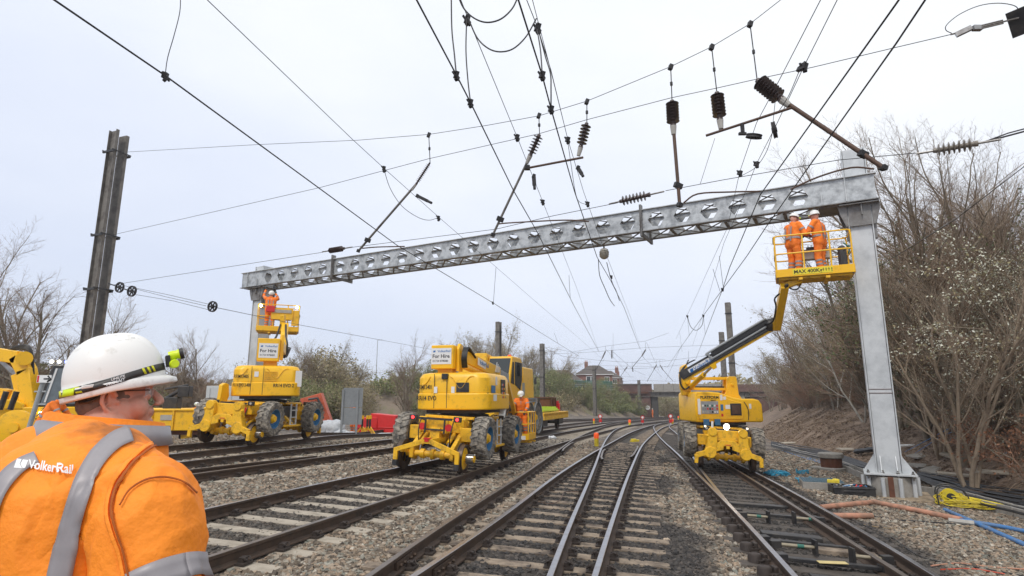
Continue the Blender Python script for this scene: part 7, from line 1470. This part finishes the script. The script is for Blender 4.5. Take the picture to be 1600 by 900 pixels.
put(russ, *at_px(1590, 15.6), .95, 'bush with dead russet leaves at the right edge'); put(russ, *at_px(1560, 17.2), .7, 'bush with dead russet leaves left of the right edge')
# left side
put(bare1, *at_px(58, 30), 1.02, 'large bare tree on the left behind the excavator', rz=.6); put(bare2, *at_px(-20, 32), 1.05, 'bare tree cut by the left edge', rz=3); put(bare1, *at_px(100, 36), .8, 'bare tree between the excavator and the tall mast', rz=4)
put(bare2, *at_px(300, 46), .92, 'spreading bare tree above the pale steel cabin', rz=1.4); put(bare2, *at_px(246, 52), .62, 'smaller bare tree behind the white helmet', rz=3.3)
put(bare1, *at_px(632, 52), .72, 'slim bare tree rising left of the middle lift', rz=5.2)
put(bare2, *at_px(478, 60), 1.0, 'bare tree top right of the left column', rz=2)
rs = random.Random(8)
for i in range(26): put(scrub[i % 3], *at_px(rs.uniform(215, 350), rs.uniform(44, 56)), rs.uniform(1.0, 1.5), 'brown scrub bush behind the low yellow wagon', 'scrub behind the yellow wagon')
for i in range(14): put(gbush[i % 2], *at_px(rs.uniform(-20, 200), rs.uniform(34, 44)), rs.uniform(1.2, 1.7), 'green hedge bush behind the excavator', 'hedge behind the excavator')
for i in range(11): put(bud if i % 3 else gbush[1], *at_px(rs.uniform(432, 560), rs.uniform(56, 74)), rs.uniform(.8, 1.0) if i % 3 else 2.4, 'olive budding tree behind the left lift', 'olive trees behind the left lift')
for i in range(16): put(gbush[i % 2], *at_px(rs.uniform(430, 570), rs.uniform(48, 60)), rs.uniform(1.0, 1.5), 'green bush at the foot of the olive trees on the left', 'bushes under the left olive trees')
for i in range(10): put(gbush[i % 2], *at_px(rs.uniform(625, 700), rs.uniform(58, 80)), rs.uniform(.9, 1.4), 'green bush beside the slim bare tree', 'bushes by the slim bare tree')
for i, px in enumerate((722, 742, 765, 790, 805, 826, 838, 872, 712, 752)): put(bud, *at_px(px, rs.uniform(100, 120)), (1.3, 1.5, 1.5, 1.5, 1.3, 1.15, 1.0, .85, 1.1, 1.3)[i], 'olive tree behind the yellow crane on top of the left bank', 'trees on top of the left bank')
put(bare2, *at_px(858, 112), 1.0, 'bare tree on the bank top right of the dark mast'); put(bud, *at_px(602, 135), .95, 'round tree beyond the brick arches'); put(bud, *at_px(622, 140), 1.2, 'taller tree beyond the brick arches'); put(bud, *at_px(586, 150), 1.0, 'low tree beyond the left end of the arches')
for i in range(95):
    y = rs.uniform(72, 125); x = lerp_t(LTOE, y)-rs.uniform(.8, 9); 
    if x < -16: continue
    put(bramble[i % 2] if rs.random() < .75 else gbush[0], x, y, rs.uniform(1.0, 1.7), 'bramble bush on the slope of the left bank', 'brambles on the left bank')
for i in range(12): put(gbush[i % 2], rs.uniform(30, 52), rs.uniform(135, 165), rs.uniform(1.5, 2.2), 'green bush seen through the bridge opening', 'bushes beyond the bridge')
# far-off wood closing the horizon
V = []; Fq = []; rg = np.random.default_rng(5); nn_ = 16000; ang_ = rg.uniform(-1.15, 1.15, nn_); dd = rg.uniform(230, 330, nn_); hh = rg.random(nn_)**.8; top = 7+3*np.sin(ang_*23)+2*np.sin(ang_*57); X_ = np.sin(ang_)*dd; Y_ = np.cos(ang_)*dd
C_ = np.stack([X_, Y_, hh*top], 1); a = rg.normal(size=(nn_, 3)); a /= np.linalg.norm(a, axis=1)[:, None]; b_ = np.cross(a, rg.normal(size=(nn_, 3))); b_ /= np.linalg.norm(b_, axis=1)[:, None]; s_ = rg.uniform(.7, 1.8, (nn_, 1))
tag(npmesh('distant_wood', np.stack([C_-a*s_, C_+b_*s_*.7, C_+a*s_, C_-b_*s_*.7], 1).reshape(-1, 3), np.arange(nn_*4).reshape(-1, 4), 'leafo'), 'far-off line of trees along the horizon', 'wood', kind='stuff')
# sticks and dead stems lying on the banks
S = []; rg = np.random.default_rng(9)
for i in range(9000):
    y = 10*(60/10)**rg.random(); x = lerp_t(TOE, y)+rg.uniform(.2, 7.5); z = ground(x, y)+rg.uniform(.0, .10); a = rg.uniform(0, 6.28); l = rg.uniform(.15, .8); t_ = rg.uniform(-.35, .5); dx_, dy_ = math.cos(a)*l, math.sin(a)*l; S.append((x, y, z, x+dx_, y+dy_, ground(x+dx_, y+dy_)+t_*l*.5+.03, .004+.006*rg.random()*(1+y/25), .003))
V, Fq = segs_mesh(S, 3); tag(npmesh('brushwood', V, Fq, leafmat('dead_stem', (.20, .14, .095), (.30, .22, .15), (.13, .08, .055))), 'dead stems and sticks strewn over the right bank', 'brushwood', kind='stuff')
n_ = 26000; yy = 10*(70/10)**rg.random(n_); xx = np.array([lerp_t(TOE, v) for v in yy])+rg.uniform(-.1, 8, n_); zz = np.array([ground(a, b) for a, b in zip(xx, yy)])+.01; a = rg.normal(size=(n_, 3)); a[:, 2] *= .4; a /= np.linalg.norm(a, axis=1)[:, None]; b_ = np.cross(a, rg.normal(size=(n_, 3))); b_ /= np.linalg.norm(b_, axis=1)[:, None]; s_ = (rg.uniform(.02, .055, n_)*(1+yy/40))[:, None]; C_ = np.stack([xx, yy, zz], 1)
tag(npmesh('leaf_litter', np.stack([C_-a*s_, C_+b_*s_*.6, C_+a*s_, C_-b_*s_*.6], 1).reshape(-1, 3), np.arange(n_*4).reshape(-1, 4), leafmat('leaf_litter', (.12, .08, .055), (.22, .155, .10), (.30, .24, .17))), 'brown leaf litter on the right bank', 'leaf litter', kind='stuff')
# ------------------------------------------------------------------ bridges, houses, fences
br_ = thing('road_bridge', 'steel girder road bridge with brick and concrete parapets over the far tracks', 'bridge', (0, 122, 0))
q = MB(); q.box((21.5, 0, 4.15), (14.5, .6, 1.5)); q.box((50, 0, 4.15), (13.9, .6, 1.5)); q.build('brick_parapet', 'brick', br_)
for i in range(7): q = MB(); q.box((30.2+i*2.03, 0, 4.2), (1.98, .3, 1.55)); q.build('concrete_panel', 'concrete', br_)
q = MB(); q.box((30, .1, 4.98), (30, .9, .14)); q.build('coping', 'concrete', br_) if False else None
q = MB(); q.box((21.5, -.1, 4.95), (14.6, .8, .12)); q.build('coping', 'concrete', br_)
q = MB(); q.box((38, .6, 2.9), (30, .5, 1.0)); q.box((38, .2, 3.33), (30, .8, .08)); q.box((38, .2, 2.42), (30, .8, .08)); 
for i in range(18): q.box((24+i*1.6, .3, 2.9), (.06, .4, .9))
q.build('girder', 'mast', br_); q = MB(); q.box((38, 5.2, 3.1), (34, 9, .3)); q.build('deck', 'concrete', br_)
q = MB(); q.box((24.5, 1.6, .4), (8.0, 3.0, 5.9)); q.build('abutment', 'brick', br_); q = MB(); q.box((29.4, .8, 0), (1.3, .9, 4.9)); q.build('pier', mat('dark_concrete', (.07, .066, .062), .9), br_); q = MB(); q.box((53, 1.6, .4), (8.0, 3.0, 5.9)); q.build('abutment', 'brick', br_); q = MB(); q.box((22, -.2, 3.2), (12, .5, .35)); q.build('pipe_ledge', 'rust', br_)  # pier in a much darker concrete than the panels
ar = thing('arched_bridge', 'old brick bridge with arches seen far off between the two lifts', 'bridge', (0, 112, 0)); q = MB(); arcs = [(-26.6, 1.9), (-22.0, 1.9), (-17.4, 1.9), (-12.8, 1.9), (-31.2, 1.9)]; arcs.sort()
xs_ = -36.0
for (c, r_) in arcs:
    q.box(((xs_+c-r_)/2, 0, .7), (c-r_-xs_, 3, 4.6)); n = 10
    for i in range(n):
        a0, a1 = math.pi*i/n, math.pi*(i+1)/n; x0, x1 = c-r_*math.cos(a0), c-r_*math.cos(a1); z0, z1 = -.7+r_*math.sin(a0), -.7+r_*math.sin(a1); q.prism([(x0, z0), (x1, z1), (x1, 3.0), (x0, 3.0)], (0, -1.5, 0), (1, 0, 0), (0, 0, 1), (0, 3, 0))
    xs_ = c+r_
q.box(((xs_-8)/2, 0, .7), (-8-xs_, 3, 4.6)); q.build('arcade', 'brick', ar); q = MB(); q.box((-22, -1.56, 2.2), (28, .12, .14)); q.box((-22, -1.5, 3.05), (28, .3, .14)); q.build('string_course', 'concrete', ar)
q = MB(); q.cyl((-25.8, 0, 3), (-25.8, 0, 13), .09, .05, 8); q.beam((-25.8, 0, 13), (-24.9, 0, 13.1), .1, .08); tag(q.build('street_lamp', 'grey'), 'tall thin street lamp above the brick arches', 'street lamp').location = (0, 112, 0)
def house(label, x, y, w, dpt, z0, eave, ridge, chim, wins, rz=0.0):
    t = thing('house', label, 'house', (x, y, z0), (0, 0, rz)); q = MB(); q.box((0, 0, eave/2), (w, dpt, eave)); q.build('wall', 'brickh', t)
    hw, hd = w/2+.35, dpt/2+.35; rd = max(.3, w/2-dpt/2*.85); q = MB(); q.add([(-hw, -hd, eave), (hw, -hd, eave), (hw, hd, eave), (-hw, hd, eave), (-rd, 0, ridge), (rd, 0, ridge)], [(0, 1, 5, 4), (1, 2, 5), (2, 3, 4, 5), (3, 0, 4), (3, 2, 1, 0)]); rf = q.build('roof', 'roof', t, smooth=0)
    for cx in chim: q = MB(); q.box((cx, 0, ridge+.1), (.9, .7, 1.6)); c_ = q.build('chimney', 'brickh', rf); q = MB(); [q.cyl((cx+k*.22, 0, ridge+.9), (cx+k*.22, 0, ridge+1.3), .11, n=8) for k in (-1, 1)]; q.build('chimney_pot', 'pipeo', c_)
    for (wx, wz, ww, wh) in wins:
        q = MB(); q.box((wx, -dpt/2-.02, wz), (ww, .08, wh)); f_ = q.build('window', 'white', t); q = MB(); 
        for k in (-1, 1): q.box((wx+k*ww*.24, -dpt/2-.07, wz+.05*wh), (ww*.40, .03, wh*.75))
        q.build('pane', 'glass', f_)
    q = MB(); q.box((0, -dpt/2-.38, eave-.08), (w+.8, .12, .14)); q.build('gutter', 'white', t)
house('nearest brick house with a hipped roof and a white bay window', 21.2, 152, 9.0, 7.5, 3.2, 4.9, 7.3, (-2.0, ), [(-.8, 3.6, 2.4, 1.6), (-.8, 1.2, 2.4, 2.0), (3.2, 3.6, 1.2, 1.3)], -.15)
house('second brick house of the row, right of the bay window house', 27.6, 170, 7.5, 6.5, 3.4, 4.5, 6.6, (-2.6, 2.6), [(-1.0, 3.4, 1.6, 1.3), (2.4, 3.4, 1.2, 1.3)], -.3)
house('third brick house of the row, nearest the bridge', 31.5, 190, 7.5, 6.5, 3.4, 4.3, 6.4, (-1.5, 2.6), [(0, 3.2, 1.6, 1.3)], -.3)
house('low house with a wide brown roof between the trees and the brick houses', 11.2, 138, 9.5, 7.0, 3.2, 3.0, 5.4, (), [(0, 1.8, 2.4, 1.2)], -.1)
fe = thing('palisade_fence', 'green palisade fence along the top of the left bank', 'fence', (0, 0, 0)); q = MB(); q2 = MB()
def fpt(u): return Vector((-2+u*22, 98+u*20, 0))
for i in range(150):
    p = fpt(i/149); z = 3.45; q.box((p.x, p.y, z+1.0), (.10, .03, 1.95), (0, 0, .7))
for i in range(12): p = fpt(i/11); q2.box((p.x, p.y+.1, 4.4), (.12, .12, 2.1))
a, b_ = fpt(0), fpt(1); q2.beam((a.x, a.y+.05, 4.0), (b_.x, b_.y+.05, 4.0), .05, .06); q2.beam((a.x, a.y+.05, 5.1), (b_.x, b_.y+.05, 5.1), .05, .06); q.build('paling', 'green', fe); q2.build('rail', 'green', fe)
fe = thing('guard_rail', 'pale grey tube railing in front of the green palisade', 'railing', (0, 0, 0)); q = MB()
for z in (3.75, 4.15, 4.5): q.cyl((-1.2, 96.5, z), (20.2, 116, z), .035, n=6)
for i in range(20): u = i/19; q.cyl((-1.2+21.4*u, 96.5+19.5*u, 3.0), (-1.2+21.4*u, 96.5+19.5*u, 4.52), .035, n=6)
q.build('tube', 'steel', fe)
# ------------------------------------------------------------------ small things beside and on the tracks
def marker(px, py, hpx, lab, kind=0):
    p = G(px, py); h = hpx/F*p.y*.8
    if kind == 0:
        t = thing('marker_lamp', lab, 'lamp', p); q = MB(); q.cyl((0, 0, -.15), (0, 0, h*.45), h*.22, n=12); q.build('base', 'yelcab', t); q = MB(); q.lathe([(h*.24, h*.45), (h*.26, h*.7), (h*.22, h*.95), (0, h)], (0, 0, 0), (0, 0, 1), 12); q.build('lens', 'lampo', t)
    else:
        t = thing('marker_board', lab, 'sign', p); q = MB(); q.cyl((0, 0, -.15), (0, 0, h), .03, n=8); q.build('post', 'white', t); q = MB(); q.cyl((0, -.05, h*.78), (0, -.08, h*.78), h*.24, n=18); d_ = q.build('disc', 'red', t); q = MB(); q.cyl((0, -.085, h*.78), (0, -.09, h*.78), h*.15, n=12); q.build('white_disc', 'white', d_); q = MB(); q.box((0, -.06, h*.28), (h*.34, .03, h*.34)); q.build('plate', 'red', t)
marker(932, 692, 19, 'nearest orange and yellow marker lamp in the middle of the tracks'); marker(984, 664, 10, 'orange marker lamp between the two red discs'); marker(1051, 662, 9, 'orange marker lamp at the foot of the right red disc'); marker(928, 660, 7, 'orange marker lamp left of the left red disc'); marker(1060, 655, 6, 'farthest orange marker lamp near the bridge')
marker(938, 661, 16, 'leftmost red and white disc marker on the far tracks', 1); marker(1004, 662, 15, 'middle red and white disc marker on the far tracks', 1); marker(1048, 662, 18, 'rightmost red and white disc marker on the far tracks', 1)
p = G(985, 690, .02, ground); q = MB(); q.beam(p, p+Vector((.5, .15, .05)), .14, .10); q.box(p+Vector((.2, .1, .1)), (.3, .2, .08)); tag(q.build('yellow_tool', 'yelcab', bevel=.02), 'yellow tool lying on the timbers in the middle of the crossing', 'tool')
def lump(px, py, r_, m, lab, name='litter', cat='litter', d3=(1, .8, .5)):
    p = G(px, py, 0, ground); q = MB(); q.ball((0, 0, 0), (r_*d3[0], r_*d3[1], r_*d3[2]), 10); o = remesh(q, name, m, None, r_*.16, 1, lambda c: mnoise.noise(c*(3.5/r_))*r_*.4); o.location = p+Vector((0, 0, r_*.25)); tag(o, lab, cat); return o
lump(863, 686, .22, 'bag', 'white plastic bag beside the rail right of the middle lift'); lump(22, 708, .26, 'bag', 'crumpled white bag left of the arrow sign post')
lump(1532, 722, .22, mat('cream_sack', (.55, .48, .36), .8), 'cream coloured sack on the foot of the right bank'); lump(1572, 712, .16, 'bag', 'white litter on the bank near the right edge'); lump(1577, 726, .10, 'bag', 'small white litter below the other at the right edge')
lump(1042, 845, .05, mat('pale_stone', (.50, .40, .30), .9), 'pale cream stone on the dark ballast', 'stone', 'stone'); lump(1080, 748, .05, 'bag', 'small white pebble left of the right hand track', 'stone', 'stone')
def path_px(pts, dz=.03, f=ground): return [G(p[0], p[1], p[2] if len(p) > 2 else dz, f) for p in pts]
def hosepx(name, lab, cat, pts, r, m, dz=None, group=None, sm=True, n=8):
    P = path_px(pts, r+.012 if dz is None else dz); P = catmull(P, 8) if sm else P; q = MB(); q.tube(P, r, n); return tag(q.build(name, m), lab, cat, group)
hosepx('clay_pipe', 'long orange pipe running from the bend towards the yellow tool', 'pipe', [(1368, 785), (1430, 797), (1502, 812)], .055, 'pipeo', sm=False, n=14); hosepx('clay_pipe', 'orange pipe from the rail up to the bend', 'pipe', [(1282, 793), (1368, 784)], .055, 'pipeo', sm=False, n=14); hosepx('clay_pipe', 'short orange pipe with a black cable leaving its end', 'pipe', [(1297, 806), (1362, 806)], .055, 'pipeo', sm=False, n=14)
hosepx('pipe_stub', 'pale end piece of the long orange pipe', 'pipe', [(1482, 813), (1522, 818)], .05, 'pale', sm=False)
hosepx('cable', 'black cable leaving the short orange pipe', 'cable', [(1362, 806), (1400, 812), (1440, 815), (1482, 818), (1530, 822)], .014, 'cable')
hosepx('water_pipe', 'left of the two blue pipes at the right edge', 'pipe', [(1476, 796), (1540, 824), (1640, 868)], .04, 'pipeb', n=12); hosepx('water_pipe', 'right of the two blue pipes at the right edge', 'pipe', [(1500, 813), (1560, 822), (1640, 838)], .04, 'pipeb', n=12)
rs = random.Random(4)
for i in range(16):
    o = i*2.2; hosepx('cable', 'black cable in the bundle running to the right edge', 'cable', [(1436+rs.uniform(-4, 4), 738+o*.3), (1480, 746+o*.62+rs.uniform(-2, 2)), (1530, 758+o*.8+rs.uniform(-2, 2)), (1580, 766+o*.95+rs.uniform(-2, 2)), (1640, 774+o*1.2)], .028, 'cable', dz=.08+.10*rs.random(), group='black cables beside the trough at the right edge')
for i in range(9): hosepx('cable', 'black cable in the bundle on the trough beyond the rusty pile', 'cable', [(1205, 690+i*.9), (1240, 696+i*1.3+rs.uniform(-1, 1)), (1285, 703+i*1.6), (1330, 716+i*1.5), (1370, 730+i)], .025, 'cable', dz=.16+.05*rs.random(), group='black cables beyond the rusty pile')
for i in range(3): hosepx('cable', 'blue cable lying beside the far end of the concrete trough', 'cable', [(1222, 700+i*2), (1255, 711+i*2), (1285, 720+i*2)], .018, 'pipeb', group='blue cables by the trough')
hosepx('cable', 'thin orange cable in the bottom right corner', 'cable', [(1455, 884), (1500, 880), (1550, 886), (1640, 892)], .010, 'pipeo'); hosepx('cable', 'lower thin orange cable in the bottom right corner', 'cable', [(1470, 890), (1520, 889), (1570, 897)], .010, mat('red_cable', (.5, .06, .02), .5)); hosepx('cable', 'thin tan cable looping over the stones on the right', 'cable', [(1340, 818), (1400, 826), (1480, 820), (1530, 828), (1560, 858), (1600, 885)], .007, mat('tan_cable', (.35, .24, .12), .6)); hosepx('cable', 'thin dark cable arching from the right hand rail', 'cable', [(1330, 812), (1390, 838), (1440, 870), (1520, 885), (1600, 900)], .008, 'cable')
hosepx('strap', 'upper blue strap from the tree trunks to the column foot', 'strap', [(1414, 706, .15), (1482, 670, .9)], .012, 'pipeb', sm=False); hosepx('strap', 'lower blue strap from the tree trunks', 'strap', [(1430, 708, .1), (1470, 682, .6), (1495, 672, .9)], .010, 'pipeb', sm=False)
hosepx('drain_hose', 'dark hose reaching from the column foot to the yellow reel', 'hose', [(1425, 756, .25), (1455, 764, .12), (1482, 775, .1)], .03, 'cable'); p = G(1425, 762, .12, ground); q = MB(); q.ball(p, (.10, .08, .08)); q.cyl(p, p+Vector((.2, -.1, 0)), .04); tag(q.build('hose_valve', 'green'), 'green valve at the foot of the column', 'valve')
# concrete cable trough blocks
def trough(lab, pts, n, grp):
    P = catmull(path_px(pts, 0), 12); L_ = [0]
    for a, b in zip(P, P[1:]): L_.append(L_[-1]+(b-a).length)
    for i in range(n):
        s = L_[-1]*(i+.5)/n; k = max(j for j in range(len(L_)) if L_[j] <= s); k = min(k, len(P)-2); a = P[k]+(P[k+1]-P[k])*((s-L_[k])/max(1e-6, L_[k+1]-L_[k])); d = (P[k+1]-P[k]).normalized(); q = MB(); ln = L_[-1]/n*.95
        q.box((0, -.17, .07), (ln, .05, .30)); q.box((0, .17, .07), (ln, .05, .30)); q.box((0, 0, -.03), (ln, .3, .06)); o = tag(q.build('trough_block', 'concrete', bevel=.008), lab, 'cable trough', grp); o.location = a; o.rotation_euler = (rs.uniform(-.03, .03), rs.uniform(-.02, .02), math.atan2(d.y, d.x)+rs.uniform(-.03, .03))
trough('concrete trough block in the row running from the lift to the column', [(1212, 700), (1250, 712), (1290, 722), (1330, 738), (1372, 757)], 26, 'trough blocks left of the column'); trough('concrete trough block in the row right of the column', [(1450, 772), (1500, 783), (1560, 800), (1660, 825)], 9, 'trough blocks right of the column')
def slab(px, py, w, d, rz, lab, tilt=.1, m='concrete', h=.06, z=.08): p = G(px, py, z, ground); q = MB(); q.box((0, 0, 0), (w, d, h)); o = tag(q.build('slab', m, bevel=.01), lab, 'slab'); o.location = p; o.rotation_euler = (tilt, rs.uniform(-.1, .1), rz)
M['slab'] = mat('pale_concrete_slab', (.42, .37, .30), .9, dirt=.2)
slab(1483, 712, .95, .45, .8, 'pale board lying on the bank behind the trunks', .35, 'slab'); slab(1437, 712, .8, .5, .3, 'pale slab right behind the column'); slab(1440, 728, .9, .6, .2, 'slab at the right foot of the column', .15); slab(1500, 742, 1.1, .25, -.45, 'narrow plank lying across the black cables', .1, 'slab', z=.18); slab(1460, 735, .9, .5, .5, 'brownish slab under the bank behind the cables', .2); slab(1325, 702, .9, .5, .1, 'cream slab on the bank left of the column', .1, 'slab', z=.2); slab(1232, 692, .8, .4, .2, 'slab on the far cable bundle', .1, 'slab', z=.25); slab(1560, 738, 1.5, .35, -.1, 'long sandy plank near the right edge', .1, 'slab', z=.2); slab(1420, 696, .8, .2, 0, 'white board behind the left of the trunks', .2, 'white')
hosepx('pole', 'black plastic sheet roll left of the column', 'sheet', [(1335, 706, .2), (1365, 702, .3), (1395, 700, .25)], [.05, .12, .10, .12, .09, .10, .12, .1, .12, .10, .11, .08, .10, .11, .08, .06, .04], 'cable', dz=.1); bpy.data.objects['pole'].name if False else None
# blue rope
for (px, py, r_, nn, lab) in ((1214, 744, .42, 70, 'tangled blue rope left of the coil'), (1254, 741, .26, 60, 'coil of blue rope beside the mesh topped box'), (1255, 755, .35, 16, 'loose end of blue rope below the coil')):
    p = G(px, py, 0, ground); pts = []
    for i in range(nn): a = i*(.9 if r_ > .3 else .5)+rs.uniform(-.3, .3)*(r_ > .3); k = r_*(rs.uniform(.3, 1) if r_ > .3 else .8+.1*math.sin(i)); pts.append(p+Vector((math.cos(a)*k, math.sin(a)*k*.8, .02+.20*rs.random()*(1-(k/r_)**2*.6))))
    q = MB(); q.tube(catmull(pts, 4), .011, 5); tag(q.build('rope', 'ropeb'), lab, 'rope')
# concrete box with a steel mesh lid
p = G(1310, 768, 0, ground); t = thing('cable_pit', 'low concrete box with a blue grey mesh lid beside the black tool tray', 'pit', p+Vector((-.25, .35, 0)), (0, 0, -.35)); q = MB(); q.box((0, 0, .1), (1.0, .9, .26)); q.build('box', 'concrete', t, bevel=.01); q = MB()
for i in range(24): q.box((-.48+i*.042, 0, .245), (.008, .86, .02))
for i in range(16): q.box((0, -.42+i*.056, .247), (.96, .008, .016))
q.build('mesh_lid', mat('blue_grey_mesh', (.12, .20, .25), .5, .3), t)
p = G(1340, 776, 0, ground); t = thing('tool_tray', 'open black tool case full of small tools beside the mesh topped box', 'tool case', p+Vector((0, .25, .0)), (0, 0, -.25)); q = MB()
for (x, y, w, d) in ((0, -.27, .95, .03), (0, .27, .95, .03), (-.46, 0, .03, .5), (.46, 0, .03, .5)): q.box((x, y, .12), (w, d, .24))
q.box((0, 0, .03), (.9, .5, .04)); q.box((0, -.29, .12), (.5, .03, .05)); q.box((0, -.29, .20), (.97, .04, .03)); q.build('case', 'black', t, bevel=.012); q = MB(); q.box((0, .36, .40), (.95, .04, .5), (-.5, 0, 0)); q.build('lid', 'hose', t, bevel=.01) if False else None
for i in range(26): q = MB(); a = rs.uniform(0, 3.14); c = Vector((rs.uniform(-.38, .38), rs.uniform(-.2, .2), .18+.07*rs.random())); e = Vector((math.cos(a), math.sin(a), rs.uniform(-.2, .3)))*rs.uniform(.05, .14); q.cyl(c-e, c+e, rs.uniform(.010, .022), n=7); tag(q.build('hand_tool', rs.choice(['steel', 'yelcab', 'black', 'blue', 'cab', 'red', 'steel', 'cab']), None), 'small tool lying in the black tool case', 'tool', 'small tools in the tool case'); bpy.data.objects[-1] if False else None
for o in list(bpy.data.objects):
    if o.name.startswith('hand_tool'): o.location = t.location; o.rotation_euler = t.rotation_euler
p = G(1302, 752, .30, ground); q = MB(); q.box(p, (.28, .10, .08), (0, 0, -.5)); q.box(p+Vector((.1, .05, .03)), (.10, .14, .05), (0, 0, .3)); tag(q.build('drill', 'yelcab', bevel=.01), 'yellow hand tool lying on the mesh lid', 'tool')
# yellow reel of cable in a frame
p = G(1497, 795, 0, ground); t = thing('cable_reel', 'yellow cable reel in a black frame with its cable spilling to the right', 'cable reel', p+Vector((0, .2, 0)), (0, 0, -.5)); q = MB()
q.lathe([(.15, -.12), (.17, -.12), (.17, -.10), (.09, -.10), (.09, .10), (.17, .10), (.17, .12), (.15, .12), (.06, .12), (.06, -.12), (.15, -.12)], (0, 0, .24), (0, 1, 0), 24); q.build('drum', 'yelcab', t); q = MB()
for k in (-1, 1): q.tube(catmull([(-.25, k*.16, .0), (-.25, k*.16, .40), (.0, k*.16, .50), (.28, k*.16, .36), (.30, k*.16, .0), (-.25, k*.16, .0)], 4), .016, 6)
for x in (-.25, .30): q.cyl((x, -.16, .03), (x, .16, .03), .014, n=6)
q.build('frame', 'black', t); q = MB(); pts = []
for i in range(260): a = i*.42; k = .22+.13*math.sin(i*.093); pts.append((.36+math.cos(a)*k*1.9+rs.uniform(-.03, .03), math.sin(a)*k*.8+rs.uniform(-.02, .02), .04+.30*abs(math.sin(i*.05+a*.5))*(1-.6*math.cos(a))*.6))
q.tube(catmull(pts, 2), .011, 5); q.build('cable_coil', 'yelcab', t); q = MB(); q.cyl((0, -.12, .24), (0, -.15, .24), .09, n=14); q.build('hub', 'black', t)
hosepx('wire_end', 'rusty wire curled over the timbers in the crossing', 'wire', [(835, 783, .05), (862, 787, .05), (876, 780, .06), (882, 769, .07), (900, 768, .05), (915, 771, .05)], .008, 'brown'); hosepx('wire_end', 'dark wire between the two right rails of the crossing', 'wire', [(930, 757, .04), (950, 754, .05), (970, 758, .04)], .010, 'cable'); hosepx('wire_end', 'tan wire between the two right rails of the crossing', 'wire', [(927, 773, .04), (945, 774, .05), (966, 776, .04)], .008, 'brown')
for lab, px, py in (('white round plate on the bridge pier', 1012, 637),):
    p = at_d(px, py, 121.2); q = MB(); q.cyl(p, p-Vector((0, .05, 0)), .45, n=16); tag(q.build('round_plate', 'white'), lab, 'sign')
p = at_d(1020, 650, 118); person('tiny distant person in orange beside the bridge pier', (p.x, 118, ground(p.x, 118)), 1.0, 1.0)
for o in bpy.data.objects:
    if '_n' in o.keys(): del o['_n']
    for m_ in o.modifiers:
        if m_.type == 'BEVEL' and o.name.startswith(('slide_chair', 'trough')): pass
# thin haze over the far distance
hz = MB(); hz.box((150, 900, 8.5), (2760, 1860, 26)); hm = bpy.data.materials.new('haze'); hm.use_nodes = True; nt = hm.node_tree; nt.nodes.remove(nt.nodes['Principled BSDF']); pv = nt.nodes.new('ShaderNodeVolumePrincipled'); pv.inputs['Color'].default_value = (.86, .89, .95, 1); pv.inputs['Density'].default_value = .0007
nt.links.new(pv.outputs[0], nt.nodes['Material Output'].inputs['Volume']); M['haze'] = hm; tag(hz.build('haze', 'haze', smooth=0), 'thin pale haze over the distant tracks and bridge', 'haze', kind='stuff')
